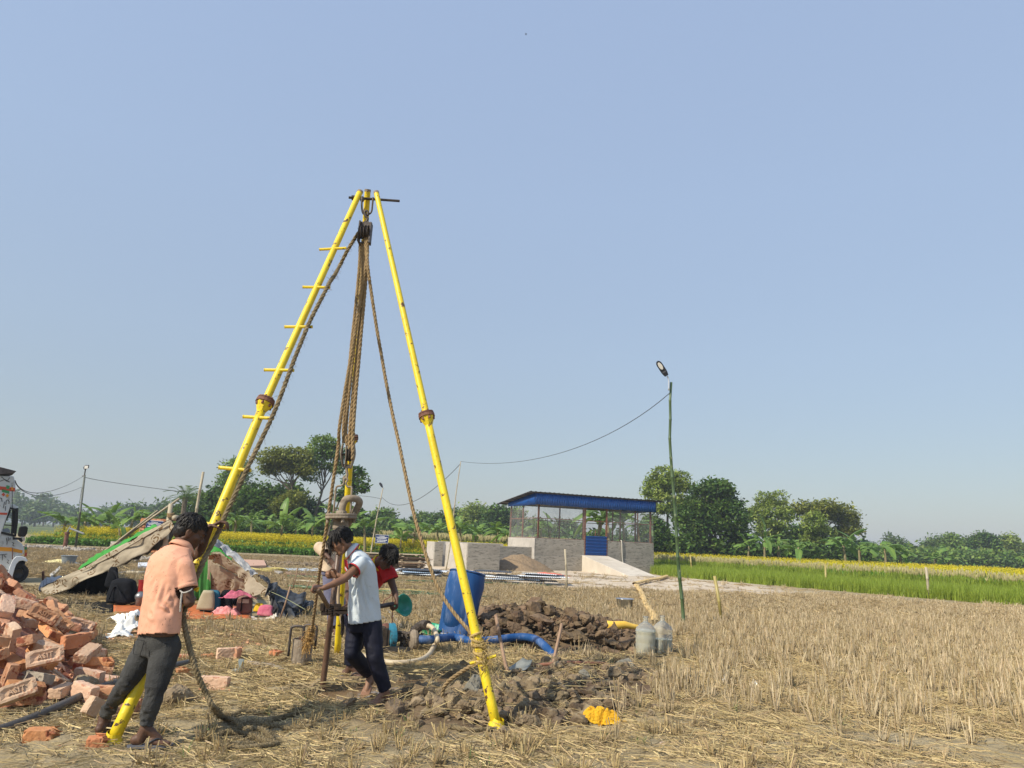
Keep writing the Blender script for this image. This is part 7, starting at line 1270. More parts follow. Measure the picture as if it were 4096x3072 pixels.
bam = mat('dry_bamboo', (.34, .29, .20), (.44, .38, .27), 5, rough=.6, spec=.4, stretch=(3, 3, .5)); bamg = mat('green_bamboo', (.045, .085, .035), (.085, .13, .05), 5, rough=.4, spec=.5, c3=(.30, .30, .18), s3=7, t3=(.62, .70)); bamy = mat('yellow_bamboo', (.30, .24, .07), (.38, .31, .11), 5, rough=.45)
def bamboo(pts, r0, r1, node=.32, wig=.0):
    P = spline(pts, 40); sg = np.r_[0, np.cumsum(np.linalg.norm(np.diff(P, axis=0), axis=1))]; L = sg[-1]; n = max(2, int(L/node)); S = []; Rr = []
    for i in range(n+1):
        s = L*i/n; r = r0+(r1-r0)*i/n; S += [s-.018, s-.006, s+.006, s+.018] if 0 < i < n else [s]; Rr += [r, r*1.16, r*1.16, r] if 0 < i < n else [r]
    C = np.stack([np.interp(S, sg, P[:, i]) for i in range(3)], 1)
    if wig: C = C+np.stack([n3(np.c_[S, np.zeros(len(S)), np.zeros(len(S))], .9, s) for s in (1, 2, 3)], 1)*wig*V(1, 1, 0)
    return MB().tube(C, Rr, 10)
pp = ca(5, 1475, 600, 13.25); bamboo([V(pp[0], 13.25, -.1), V(pp[0], 13.25, .8), ca(5, 1478, 572, 13.25)], .045, .040, .5).build('post', bam, tent, smooth=True)
rg = ca(5, 1510, 695, 13.1); bamboo([rg, ca(5, 1560, 700, 16.8)], .052, .048, .5).build('ridge_pole', bam, tent, smooth=True)
mb = MB(); [mb.tube([ca(5, 1475, 655+k*9, 13.22)+V(math.cos(t)*.055, math.sin(t)*.055, .01*math.sin(t)) for t in np.linspace(0, 6.283, 14)[:-1]], .011, 5, closed=True) for k in range(4)]; mb.build('lashing', ropem, tent)
# right half
Yt = 12.7
T_ = lambda *q: [ca('tent', x, y, Y) for x, y, Y in q]
sheet('inner_cloth', T_((-70, 300, 13.0), (0, 380, 13.0), (250, 530, 13.0), (400, 610, 13.0), (520, 680, 12.95)), T_((-90, 980, 13.3), (0, 960, 13.3), (200, 1010, 13.3), (400, 960, 13.2), (555, 900, 13.1)), pat, fold=.022, fr=2, seed=1, k=14)
sheet('green_liner', [ca(5, 1830, 1010, 13.05), ca(5, 1780, 985, 13.1), ca(5, 1690, 1000, 13.15)], [ca(5, 1828, 1390, 13.2), ca(5, 1760, 1420, 13.2), ca(5, 1660, 1400, 13.2)], mat('dark_green_liner', (.03, .16, .03), (.045, .22, .04), 5, rough=.7), fold=.03, fr=2)
sheet('lit_flap', T_((-60, 290, 12.75), (60, 265, 12.75), (150, 265, 12.75), (330, 400, 12.7), (480, 500, 12.65), (620, 600, 12.6), (760, 740, 12.5), (930, 880, 12.4)), T_((-60, 350, 12.9), (20, 390, 12.9), (130, 460, 12.9), (290, 560, 12.9), (430, 640, 12.8), (530, 760, 12.7), (565, 985, 12.6), (930, 890, 12.42)), pat, fold=.02, fr=3, seed=5, n=60)
sheet('green_edge', T_((-80, 120, 12.8), (40, 150, 12.8), (140, 200, 12.8), (240, 300, 12.75), (325, 355, 12.7)), T_((-80, 260, 12.75), (60, 235, 12.74), (140, 240, 12.74), (240, 325, 12.7), (320, 378, 12.68)), gliner, fold=.01, n=20)
sheet('grey_sheet', T_((-60, -40, 13.1), (60, 20, 13.0), (210, 110, 13.0), (390, 250, 12.9), (540, 400, 12.8), (660, 510, 12.7), (755, 598, 12.6)), T_((-60, 110, 12.85), (30, 150, 12.85), (130, 190, 12.85), (330, 360, 12.75), (430, 450, 12.7), (580, 570, 12.6), (705, 645, 12.5)), gtarp, fold=.05, fr=4, seed=8, n=60, k=12)
sheet('black_sheet', T_((735, 640, 12.6), (860, 680, 12.55), (1000, 740, 12.6), (1160, 800, 12.7), (1370, 880, 12.8), (1540, 960, 12.9), (1690, 1150, 13.0)), T_((760, 720, 12.4), (880, 840, 12.3), (950, 930, 12.2), (1130, 1050, 12.2), (1330, 1150, 12.2), (1480, 1190, 12.4), (1640, 1200, 12.5)), btarp, fold=.10, fr=3.3, seed=2, n=60, k=14)
sheet('black_sheet', T_((940, 900, 12.5), (1010, 1000, 12.4), (1100, 1080, 12.4), (1300, 1160, 12.4), (1480, 1230, 12.4)), T_((1020, 1150, 12.0), (1090, 1320, 11.9), (1250, 1370, 11.9), (1400, 1400, 11.85), (1530, 1380, 11.95)), btarp, fold=.08, fr=2.4, seed=6, n=50, k=14)
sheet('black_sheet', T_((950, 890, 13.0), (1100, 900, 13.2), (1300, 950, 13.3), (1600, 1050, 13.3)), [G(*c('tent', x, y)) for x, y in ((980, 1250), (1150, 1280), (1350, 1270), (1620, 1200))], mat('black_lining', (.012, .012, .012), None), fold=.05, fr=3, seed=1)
sheet('orange_mat', [G(*c(5, x, y), .02) for x, y in ((980, 1440), (1200, 1430), (1500, 1420), (1700, 1420), (1900, 1430), (2150, 1440))], [G(*c(5, x, y), .025) for x, y in ((975, 1570), (1200, 1568), (1500, 1568), (1700, 1570), (1900, 1568), (2170, 1562))], mat('orange_mat', (.42, .11, .03), (.55, .16, .05), 5, rough=.7, c3=(.2, .06, .03), s3=3), fold=.008, fr=3, k=8)
sheet('white_border', T_((310, 1395, 11.95), (500, 1340, 12.0), (700, 1310, 12.05), (740, 1340, 12.05), (900, 1330, 12.0), (1010, 1240, 12.1), (1060, 1250, 12.0)), T_((300, 1400, 11.8), (500, 1415, 11.75), (700, 1420, 11.7), (800, 1425, 11.7), (880, 1430, 11.7), (1000, 1380, 11.8), (1080, 1290, 11.9)), mat('dirty_white_sheet', (.50, .46, .40), (.60, .56, .49), 5, rough=.8), fold=.02, n=40)
sheet('ground_shade_sheet', [G(*c(5, x, y), .03) for x, y in ((440, 1385), (700, 1400), (975, 1420))], [G(*c(5, x, y), .035) for x, y in ((520, 1480), (740, 1540), (975, 1555))], blackc, fold=.006, k=5)  # added black sheet over bare ground, painting the shade under the tent
mb = MB(); mb.tube(T_((895, 900, 12.4), (930, 960, 12.38), (960, 1080, 12.3), (990, 1200, 12.2)), .018, 6); mb.build('cord', bam, tent)
# things kept in the tent
def bag(name, n_, x, y, w, h, Y, m_, lab, cat='bag', dep=.6, p=3.0, seed=0, lean=0., top=.8, parts=()):
    k = CR[n_][2]*Y/FPX; b = ca(n_, x, y, Y); b[2] = max(.03, b[2]); W = w*k/2; Hh = h*k; rr_ = []
    T0 = thing(name, lab, cat, b)
    for t in np.linspace(0, 1, 12): s = (1-abs(2*t-1)**p)**(1/p)*.25+.75 if 0 < t < 1 else .6; s *= 1-(1-top)*t; rr_.append((b+V(lean*Hh*t, 0, Hh*t), V(W*s, 0, 0), V(0, W*dep*s, 0)))
    mb = MB(); mb.loft(rr_, 26, p=3); v = mb.V(); cc = b+V(0, 0, Hh/2); d = v-cc; v = v+d*(n3(v, 9, seed)*.09+n3(v, 22, seed+2)*.04)[:, None]; v[:, 2] = np.maximum(v[:, 2], .012); mb.v = [v]; mb.build('bag_body', m_, T0, smooth=True)
    return T0, b, W, Hh
blk = mat('black_cloth', (.004, .005, .007), (.010, .011, .015), 8, rough=.9, spec=.2, bump=.6, bsc=20); tealc = mat('teal_cloth', (.01, .09, .14), (.015, .12, .19), 8, rough=.7); khaki = mat('khaki_cloth', (.33, .29, .19), (.40, .36, .25), 6, rough=.85); pinkc = mat('pink_cloth', (.50, .10, .17), (.58, .17, .22), 7, rough=.8, bump=.8, bsc=18); brn = mat('brown_bag_cloth', (.14, .07, .055), (.2, .11, .08), 8, rough=.7)
T0, b0_, W_, H_ = bag('travel_bag', 5, 1030, 1525, 250, 200, 12.9, blk, 'big black travel bag with small green badge inside the left of the tent', seed=1, top=.72)
mb = MB(); mb.box(ca(5, 945, 1490, 12.60), (.05, .01, .05)); mb.build('badge', mat('lime_badge', (.12, .5, .03), None), T0); mb = MB(); mb.box(ca(5, 1060, 1475, 12.60), (.05, .01, .05)); mb.build('logo', mat('pale_logo', (.35, .35, .36), None), T0)
mb = MB(); mb.tube(spline([ca(5, 940, 1400, 12.7), ca(5, 975, 1310, 12.75), ca(5, 1010, 1290, 12.75), ca(5, 1060, 1385, 12.68)], 16), .012, 6); mb.build('strap', blk, T0)
bag('dark_machine', 5, 955, 1300, 110, 170, 13.4, blk, 'dark machine with curved black hose standing in the shade of the tent', 'machine', seed=4, top=.6)
one('black_hose', MB().tube(spline([ca(5, 965, 1150, 13.2), ca(5, 1000, 1170, 13.15), ca(5, 1018, 1230, 13.1), ca(5, 1020, 1310, 13.1)], 16), .018, 8), blk, 'curved black hose on the machine in the tent', 'hose', smooth=True)
rb_ = G(*c(5, 1235, 1378)); rb_ = ca(5, 1235, 1375, 13.3); k_ = CR[5][2]*13.3/FPX; T0 = thing('red_bucket', 'dark red bucket standing in the tent behind the kettle', 'bucket', rb_); mb = MB(); mb.lathe([(0, 0), (40*k_, 0), (48*k_, 120*k_), (51*k_, 122*k_), (51*k_, 132*k_), (46*k_, 130*k_), (38*k_, 6*k_), (0, 5*k_)], rb_, n=24); mb.build('pail', mat('dark_red_plastic', (.30, .02, .02), (.38, .03, .03), 5, rough=.4), T0)
kt = ca(5, 1200, 1472, 12.8); k_ = CR[5][2]*12.8/FPX; T0 = thing('steel_can', 'steel can with wire handle on the orange mat', 'can', kt); mb = MB(); mb.lathe([(0, 0), (30*k_, 0), (32*k_, 60*k_), (42*k_, 75*k_), (44*k_, 100*k_), (20*k_, 125*k_), (0, 128*k_)], kt, n=20); mb.build('can_body', mat('dull_aluminium', (.22, .22, .23), (.32, .32, .33), 8, rough=.4, metal=.7), T0, smooth=True); mb = MB(); mb.tube([kt+V(math.cos(t)*44*k_, 0, 80*k_+math.sin(t)*50*k_) for t in np.linspace(0, 3.14, 12)], .006, 5); mb.build('handle', steel, T0)
T0, b0_, W_, H_ = bag('school_bag', 5, 1800, 1548, 180, 170, 12.4, tealc, 'khaki and teal backpack leaning on the orange mat in the tent', seed=6, top=.62, lean=.12, dep=.5)
mb = MB(); mb.loft([(b0_+V(-.03+.02*t, -W_*.48-.015, .03+H_*.9*t), V(W_*(.80-.35*t*t), 0, 0), V(0, .05, 0)) for t in np.linspace(0, 1, 8)], 20); mb.build('front_panel', khaki, T0, smooth=True)
bag('dark_bundle', 'tent', 190, 1300, 260, 330, 12.5, blk, 'black clothes bundle right of the khaki backpack', seed=7, top=.6)
bag('dark_bundle', 'tent', 420, 1120, 200, 240, 12.7, blk, 'black folded jacket hung above the brown bag', seed=9, top=.5)
T0, b0_, W_, H_ = bag('brown_bag', 'tent', 510, 1310, 270, 270, 12.25, brn, 'brown bag with straps and pale flap in the right half of the tent', seed=3, top=.85, dep=.5)
mb = MB(); mb.loft([(b0_+V(0, -W_*.52, H_*(.62+.22*t)), V(W_*.65, 0, 0), V(0, .02, 0)) for t in np.linspace(0, 1, 4)], 16); mb.build('flap', mat('beige_flap', (.42, .34, .26), (.5, .42, .33), 8), T0); mb = MB(); mb.bar(b0_+V(-.02, -W_*.58, H_*.15), b0_+V(-.02, -W_*.58, H_*.9), .035, .012); mb.build('strap', blk, T0)
crumple('pink_cloth', ca('tent', 430, 1010, 12.1), .24, .07, .12, pinkc, 'pink cloth hanging slanted over the bags', 'cloth', 2, lift=1, rot=.35); crumple('checked_cloth', onG(cg('tent', 220, 1295), .02), .24, .10, .16, mat('pale_red_check', (.55, .17, .17), (.66, .34, .33), 25, rough=.9), 'crumpled pale red checked cloth on the mat', 'cloth', 6)
T0, b0_, W_, H_ = bag('pink_bundle', 'tent', 870, 1355, 280, 170, 12.05, pinkc, 'pink quilted bundle at the tent mouth', 'bundle', seed=12, top=.7); T1, *_ = bag('yellow_bundle', 'tent', 770, 1230, 200, 130, 12.25, mat('yellow_bag_cloth', (.62, .38, .01), (.7, .48, .03), 7), 'yellow bag half under the pink bundle', 'bag', seed=14, top=.6)
for (x0, y0, x1, y1, Y, r_, lab) in ((1295, 800, 1095, 1415, 11.75, .014, 'reddish stick propping the black sheet at the tent corner'), (1412, 500, 1330, 850, 13.6, .010, 'thin stick standing behind the black sheet, left one'), (1640, 672, 1500, 930, 13.2, .009, 'thin stick standing behind the black sheet, right one')):
    one('stick', MB().tube([ca('tent', x0, y0, Y), (ca('tent', x0, y0, Y)+ca('tent', x1, y1, Y))/2+V(.01, 0, 0), ca('tent', x1, y1, Y)], r_, 7), wood, lab, 'stick', smooth=True)
one('green_string', MB().tube(spline([ca('tent', 930, 885, 12.3), ca('tent', 1190, 1000, 11.8), ca('tent', 1530, 1190, 11.3), V(*cg('tent', 1850, 1390)[:2], .02)], 16), .005, 4), mat('green_cord', (.25, .27, .15), None), 'thin green cord guying the tent corner to the ground', 'string')
for (q0, q1, r_, lab) in (((1550, 527), (900, 985), .022, 'long thin bamboo pole slanting down behind the tent, upper one'), ((1360, 632), (935, 960), .018, 'long thin bamboo pole slanting down behind the tent, lower one')): one('bamboo_pole', bamboo([ca(5, *q0, 15.5), ca(5, *q1, 16.0)], r_, r_*1.3), bam, lab, 'bamboo pole', smooth=True)
p0_ = ca(5, 1757, 297, 20.0); one('bamboo_post', bamboo([V(at(778, 2200, 20)[0], 20, -.1), ca(5, 1690, 690, 20.0), p0_], .042, .036, .45), bam, 'bare dry bamboo post standing behind the head of the man in pink', 'bamboo post', smooth=True)
mb = MB(); q = ca(5, 1023, 905, 27); q[2] = 0; zt = ca(5, 1023, 900, 27)[2]; mb.lathe([(.26, 0), (.25, zt), (.22, zt), (.22, .05)], q, n=26); one('concrete_ring', mb, conc2, 'grey concrete ring standing behind the green-edged tarp', 'concrete ring', smooth=False)

# ---------------------------------------------------------------- truck
tw = mat('truck_white', (.52, .54, .53), (.64, .66, .65), 2.0, rough=.4, spec=.5, c3=(.30, .30, .27), s3=4, t3=(.56, .68)); tblk = mat('truck_black', (.012, .012, .013), None, rough=.45); tyre = mat('tyre_rubber', (.018, .018, .020), (.035, .034, .034), 9, rough=.9); orng = mat('orange_stripe', (.72, .30, .02), None, rough=.5); redp = mat('red_stripe', (.55, .08, .04), None, rough=.5); grnp = mat('green_paint', (.05, .28, .10), None, rough=.5); glass = bpy.data.materials.new('window_glass'); glass.use_nodes = True; b = glass.node_tree.nodes['Principled BSDF']; b.inputs['Base Color'].default_value = (.6, .65, .68, 1); b.inputs['Roughness'].default_value = .05; b.inputs['Transmission Weight'].default_value = .9; b.inputs['IOR'].default_value = 1.05
tY = 16.6; trk = thing('truck', 'white painted pickup truck with roof body and orange stripe at the left edge', 'truck', V(-12.6, 17.3, 0))
TP = ca('truck', 200, 1000, tY); TD = nrm(V(TP[0], TP[1], 0)+V(-1.2, 0, 0))
def tk(x, y, d=0.0):                       # point on the truck's side plane, d metres inward
    r_ = ray(*c('truck', x, y)); return V(0, 0, CAMH)+r_*((TP[:2]@TD[:2])/(r_[:2]@TD[:2]))+TD*d
def ext(name, pts, dy, m_, n_='truck', Y=tY, d0=0.0, parent=None, bevel=0, poly=True):
    A = [tk(x, y, d0) for x, y in pts]; B = [p+TD*dy for p in A]; n = len(A); mb = MB(); mb.add(A+B, [tuple(range(n)), tuple(range(2*n-1, n-1, -1))]+[(i, n+i, n+(i+1) % n, (i+1) % n) for i in range(n)]); return mb.build(name, m_, parent if parent is not None else trk, bevel=bevel)
ext('load_body', [(-560, 150), (185, 183), (208, 300), (206, 360), (135, 590), (68, 790), (0, 1000), (-560, 1000)], 1.75, tw, bevel=.02)
ext('roof_rack', [(-560, 20), (0, 62), (215, 117), (150, 140), (0, 160), (-560, 160)], 1.9, mat('dark_tin', (.05, .04, .038), (.1, .085, .08), 6), d0=-.08)
ext('lower_body', [(-560, 1000), (20, 900), (20, 940), (205, 985), (210, 1020), (290, 1075), (318, 1130), (322, 1210), (250, 1240), (190, 1255), (150, 1330), (100, 1480), (90, 1530), (-560, 1530)], 1.6, tw, d0=.02, bevel=.03)
ext('cab_roof', [(120, 545), (180, 555), (245, 590), (246, 625), (120, 600)], 1.55, tw, d0=.04, bevel=.02)
ext('pillar', [(206, 610), (246, 600), (240, 800), (215, 985), (190, 985), (200, 800)], .06, tblk, d0=.03); ext('door_frame', [(128, 590), (212, 615), (205, 640), (125, 612)], .05, tblk, d0=.02); ext('pillar', [(165, 640), (212, 640), (205, 960), (160, 930)], .04, tblk, d0=.09); ext('pillar', [(90, 640), (128, 600), (150, 640), (60, 830), (40, 900), (20, 900)], .05, tblk, d0=.07)
ext('pillar', [(206, 610), (246, 600), (240, 800), (215, 985), (190, 985), (200, 800)], .06, tblk, d0=1.5); ext('window_rail', [(50, 820), (165, 830), (165, 842), (48, 835)], .03, tblk, d0=.05); ext('window_sill', [(15, 915), (160, 945), (205, 960), (205, 985), (15, 945)], .05, tblk, d0=.0)
mb = MB(); mb.quad([tk(x, y, .11) for x, y in ((60, 840), (110, 640), (200, 640), (195, 950), (40, 920))]); mb.build('window_glass', glass, trk)
ext('seat_bundle', [(30, 905), (70, 885), (120, 875), (150, 905), (150, 940), (30, 920)], .5, mat('pale_bundle', (.4, .4, .42), (.5, .5, .52), 9), d0=.4)
ext('stripe', [(-560, 1095), (160, 1128), (158, 1180), (-560, 1150)], .004, orng, d0=.008); ext('stripe', [(168, 1135), (300, 1165), (296, 1205), (165, 1182)], .004, orng, d0=.008)
ext('decor_band', [(-560, 255), (203, 338), (195, 385), (-560, 300)], .005, redp, d0=-.006); ext('decor_patch', [(85, 300), (130, 312), (120, 355), (80, 345)], .003, grnp, d0=-.011); ext('decor_patch', [(150, 322), (178, 330), (172, 372), (146, 362)], .003, orng, d0=-.011)
for (x, y, s, m_) in ((45, 425, 26, redp), (98, 438, 24, orng)): ext('diamond', [(x-s, y), (x, y-s), (x+s, y), (x, y+s)], .004, m_, d0=-.006)
ext('decor_patch', [(25, 350), (125, 378), (120, 415), (25, 390)], .004, grnp, d0=-.006); ext('decor_line', [(-560, 640), (100, 668), (90, 695), (-560, 672)], .004, redp, d0=-.006)
for q in ([(0, 470), (20, 475), (28, 520)], [(75, 560), (85, 500), (105, 495), (122, 520), (118, 550)], [(70, 640), (75, 580)], [(0, 250), (60, 225), (130, 260)], [(20, 190), (90, 250), (130, 200)], [(85, 1000), (95, 1060), (90, 1090)], [(110, 990), (115, 1040)], [(135, 1000), (130, 1030)], [(0, 1225), (95, 1215)], [(35, 1225), (28, 1300)], [(55, 1235), (80, 1260)], [(160, 1060), (185, 1075), (165, 1095), (190, 1110)], [(95, 1290), (120, 1300), (95, 1325), (120, 1340)], [(0, 1420), (160, 1440)], [(0, 1470), (80, 1490)], [(160, 300), (165, 600)], [(45, 600), (60, 520)]):
    mb = MB(); mb.tube([tk(x, y, -.004) for x, y in q], .007, 4); mb.build('painted_mark', tblk, trk)
wc = tk(245, 1450); wr_ = 118*.30139*tY/FPX; wc[2] = wr_*.98
T_w = MB(); T_w.lathe([(0, -.09), (wr_*.55, -.09), (wr_*.9, -.11), (wr_, -.08), (wr_, .08), (wr_*.9, .11), (0, .09)], wc+TD*.18, TD, 28); wo_ = T_w.build('wheel', tyre, trk, smooth=False); mb = MB(); mb.lathe([(0, -.02), (wr_*.5, -.04), (wr_*.55, -.01)], wc+TD*.08, TD, 20); mb.build('rim', tblk, wo_)
fa_ = [(100, 1495), (120, 1400), (165, 1290), (210, 1245), (270, 1240), (340, 1262), (368, 1300), (355, 1318), (300, 1300), (250, 1310), (215, 1350), (190, 1420), (160, 1530), (110, 1540)]
ext('fender', fa_, .30, mat('fender_white', (.66, .69, .73), (.72, .75, .78), 4, rough=.35), d0=-.04, bevel=.012); ext('wheel_well', [(215, 1330), (300, 1300), (350, 1320), (330, 1420), (318, 1500), (250, 1500), (200, 1500)], .9, tblk, d0=.30); ext('bumper', [(300, 1465), (342, 1470), (338, 1512), (298, 1510)], 1.4, tblk, d0=.1)
ext('mirror', [(228, 960), (245, 870), (262, 845), (345, 842), (366, 865), (352, 940), (325, 985), (240, 985)], .09, tblk, d0=-.22, bevel=.02); ext('mirror_arm', [(165, 990), (280, 995), (300, 1040), (280, 1060), (240, 1025), (165, 1022)], .06, tblk, d0=-.12); ext('headlamp', [(285, 990), (330, 992), (342, 1030), (315, 1050), (290, 1030)], .2, mat('chrome', (.6, .6, .62), None, rough=.2, metal=.8), d0=.1)
for (y0, y1, m_) in ((1125, 1162, grnp), (1162, 1200, orng), (1200, 1252, redp)): ext('marker_band', [(332, y1), (338, y0), (368, y0), (362, y1)], .05, m_, d0=.2)
ext('marker_knob', [(340, 1090), (368, 1088), (370, 1122), (340, 1124)], .05, bpy.data.materials['chrome'], d0=.2)
ext('side_rod', [(158, 1130), (170, 1130), (176, 1540), (160, 1540)], .02, rust, d0=-.03)

# ---------------------------------------------------------------- poles, wires, stakes, signs
lampT = thing('bamboo_lamp_pole', 'tall green bamboo pole with a street lamp leaning left above the field', 'lamp pole', G(*c(3, 1170, 695)))
Pb = G(*c(3, 1170, 695)); pts = [Pb-V(0, 0, .25), Pb]+[ca(8, x, y, Pb[1]) for x, y in ((350, 1560), (322, 1300), (308, 1050), (293, 860), (280, 690), (270, 540), (274, 400), (272, 290), (279, 195))]
sp = bamboo(pts, .034, .024, .36); pol = sp.build('pole', bamg, lampT, smooth=True); pol.data.polygons.foreach_set('use_smooth', [True]*len(pol.data.polygons))
Yl_ = Pb[1]-.05; mb = MB(); mb.tube(spline([ca('lamp', 955, 1340, Yl_), ca('lamp', 955, 1050, Yl_), ca('lamp', 940, 940, Yl_), ca('lamp', 900, 860, Yl_)], 14), .014, 8); mb.build('bracket', mat('galvanised_tube', (.65, .66, .68), None, rough=.3, metal=.6), lampT, smooth=True)
A0 = ca('lamp', 885, 850, Yl_); A1 = ca('lamp', 575, 375, Yl_-.05); d = A1-A0; L_ = np.linalg.norm(d); d = nrm(d); nrmv = nrm(V(-.15, -1, -.35)-d*(V(-.15, -1, -.35)@d)); sdv = np.cross(nrmv, d)
mb = MB(); g = []
for t in np.linspace(0, 1, 14): w_ = .040+.018*min(1, t/.25) if t < .75 else .058*math.sqrt(max(.05, 1-((t-.75)/.27)**2)); g.append((A0+d*L_*t, sdv*w_, nrmv*(.035 if t > .3 else .045)))
mb.loft(g, 18, p=4); mb.build('lamp_housing', mat('lamp_dark_grey', (.02, .022, .03), None, rough=.5), lampT, smooth=False)
mb = MB(); g = [A0+d*L_*(.68+.24*math.cos(t))+sdv*.036*math.sin(t)+nrmv*.041 for t in np.linspace(0, 6.283, 24)[:-1]]; mb.quad(g); mb.build('lamp_lens', mat('lamp_lens', (.62, .60, .55), (.7, .68, .62), 30, rough=.3), lampT)
P2 = V(-2.59, 32.66, 0); T2 = ca(7, 288, 92, 32.66); one('bamboo_pole', bamboo([V(*cg(7, 165, 975)[:2], -.1), ca(7, 205, 740, 32.66), ca(7, 250, 350, 32.66), T2], .034, .020, .5), bam, 'thin leaning bamboo wire pole left of the concrete tank', 'wire pole', smooth=True)
Y3 = 46.0; T3 = ca(6, 1398, 668, Y3); p3 = thing('bamboo_lamp_pole', 'thin bamboo light pole with a small lamp behind the blue sign board', 'lamp pole', V(ca(6, 1290, 1240, Y3)[0], Y3, 0)); bamboo([V(ca(6, 1285, 1250, Y3)[0], Y3, -.1), ca(6, 1330, 1000, Y3), ca(6, 1375, 780, Y3), T3], .045, .03, .6).build('pole', bam, p3, smooth=True); mb = MB(); mb.tube([T3, ca(6, 1375, 635, Y3)], .02, 6); mb.build('bracket', steel, p3); mb = MB(); mb.loft([(ca(6, 1390, 660, Y3), V(.06, 0, 0), V(0, .05, .02)), (ca(6, 1378, 635, Y3), V(.10, 0, 0), V(0, .05, .02)), (ca(6, 1372, 622, Y3), V(.06, 0, 0), V(0, .05, .02))], 12); mb.build('lamp_housing', bpy.data.materials['lamp_dark_grey'], p3)
Y4 = 41.46; p4 = thing('far_lamp_pole', 'slender lamp pole standing among the left bananas and mustard', 'lamp pole', V(ca('truck', 1000, 1140, Y4)[0], Y4, 0)); T4 = ca('truck', 1125, 170, Y4); bamboo([V(ca('truck', 1000, 1140, Y4)[0], Y4, -.1), ca('truck', 1060, 700, Y4), T4], .065, .05, 3).build('pole', mat('grey_green_pole', (.09, .10, .08), (.13, .14, .11), 4, rough=.6), p4, smooth=True)
mb = MB(); mb.tube([ca('truck', 1120, 180, Y4), ca('truck', 1135, 85, Y4)], .035, 7); mb.tube([ca('truck', 1090, 182, Y4), ca('truck', 1135, 172, Y4)], .03, 6); mb.build('bracket', steel, p4); mb = MB(); mb.loft([(ca('truck', 1132, 88, Y4), V(.08, 0, 0), V(0, .05, .02)), (ca('truck', 1142, 70, Y4), V(.16, 0, 0), V(0, .05, .03)), (ca('truck', 1155, 38, Y4), V(.13, 0, 0), V(0, .05, .03))], 14); mb.build('lamp_housing', bpy.data.materials['lamp_dark_grey'], p4); mb = MB(); mb.box(ca('truck', 1145, 62, Y4-.07), (.20, .02, .17)); mb.build('lamp_lens', bpy.data.materials['lamp_lens'], p4)
wirem = mat('black_wire', (.06, .065, .07), None, rough=.6)
def wire(a, b_, mid, r_, lab, n=26):
    m_ = np.array(mid); q = 2*m_-(a+b_)/2; P = [a*(1-t)**2+2*q*t*(1-t)+b_*t*t for t in np.linspace(0, 1, n)]; return one('wire', MB().tube(P, r_, 5), wirem, lab, 'wire')
wT = ca('lamp', 980, 1435, Pb[1]-.03); wire(wT, T2, at(2180, 1828, 20.5), .0075, 'wire running from the bamboo lamp pole back to the thin pole by the tank'); wire(T2-V(0, 0, .1), T3-V(0, 0, .6), at(1640, 2012, 39), .014, 'wire sagging between the pole by the tank and the small lamp pole'); wire(T3-V(0, 0, .7), at(1330, 1990, 46), at(1430, 1983, 46), .013, 'wire going left from the small lamp pole behind the swivel')
wire(T4-V(0, 0, .1), at(720, 1966, 44), ca('truck', 1500, 265, 43), .016, 'wire going right from the far lamp pole towards the palm'); wire(ca('truck', 1095, 190, Y4), ca('truck', 200, 238, 16.7), ca('truck', 640, 386, 24), .009, 'upper wire from the far lamp pole to the truck'); wire(ca('truck', 1088, 325, Y4), ca('truck', 200, 250, 16.7), ca('truck', 640, 443, 24), .010, 'lower wire from the far lamp pole to the truck'); wire(ca('truck', 1088, 335, Y4), V(*ca('truck', 1030, 760, Y4)), ca('truck', 1055, 540, Y4), .012, 'thin stay wire beside the far lamp pole')
for (n_, x0, y0, x1, y1, Y, r0, m_, lab) in ((3, 362, 165, 375, 465, 21.75, .034, bam, 'pale crooked stake standing in front of the shed ramp'), (3, 1383, 348, 1435, 680, 14.8, .034, bamy, 'bamboo stake standing right of the bamboo lamp pole'), (3, 1217, 205, 1229, 345, 41, .045, bamy, 'far bamboo stake at the edge of the green crop near the shed'), (4, 391, 266, 394, 432, 32.4, .045, bamy, 'bamboo stake at the crop edge, middle one on the right'), (4, 1079, 288, 1098, 502, 27.4, .050, bam, 'thick pale stake at the crop edge towards the right picture edge')):
    b_ = ca(n_, x1, y1, Y); one('stake', bamboo([V(b_[0], b_[1], -.1), (b_+ca(n_, x0, y0, Y))/2+V(.012, 0, 0), ca(n_, x0, y0, Y)], r0, r0*.9, .4), m_, lab, 'stake', smooth=True)
navb = mat('navy_sign', (.012, .03, .12), (.016, .04, .15), 4, rough=.4); whp = mat('white_lettering', (.7, .72, .75), None, rough=.6)
def sign(nm, lab, n_, c4, Y, rows, posts):
    A = [ca(n_, x, y, Y) for x, y in c4]; base = V((A[0][0]+A[1][0])/2, Y, 0); S = thing(nm, lab, 'sign', base); mb = MB(); B = [p+V(0, .03, 0) for p in A]; mb.add(A+B, [(0, 1, 2, 3), (7, 6, 5, 4), (0, 4, 5, 1), (1, 5, 6, 2), (2, 6, 7, 3), (3, 7, 4, 0)]); bd_ = mb.build('board', navb, S)
    mb = MB(); mb.tube([p+V(0, -.005, 0) for p in A], .012, 4, closed=True); mb.build('border', whp, S); u = A[1]-A[0]; w = A[3]-A[0]
    for (ty, x0, x1, h) in rows:
        mb = MB(); x = x0
        while x < x1: wd = random.uniform(.03, .075); p = A[0]+u*x+w*ty+V(0, -.008, 0); q = u*min(wd, x1-x); mb.quad([p, p+q, p+q+w*h, p+w*h]); x += wd+.018
        mb.build('lettering', whp, bd_)
    for x in posts: q = A[3]+(A[2]-A[3])*x; mb = MB(); mb.tube([V(q[0], Y+.03, -.1), V(q[0], Y+.04, A[3][2]+.1)], .022, 7); mb.build('post', bamg, S)
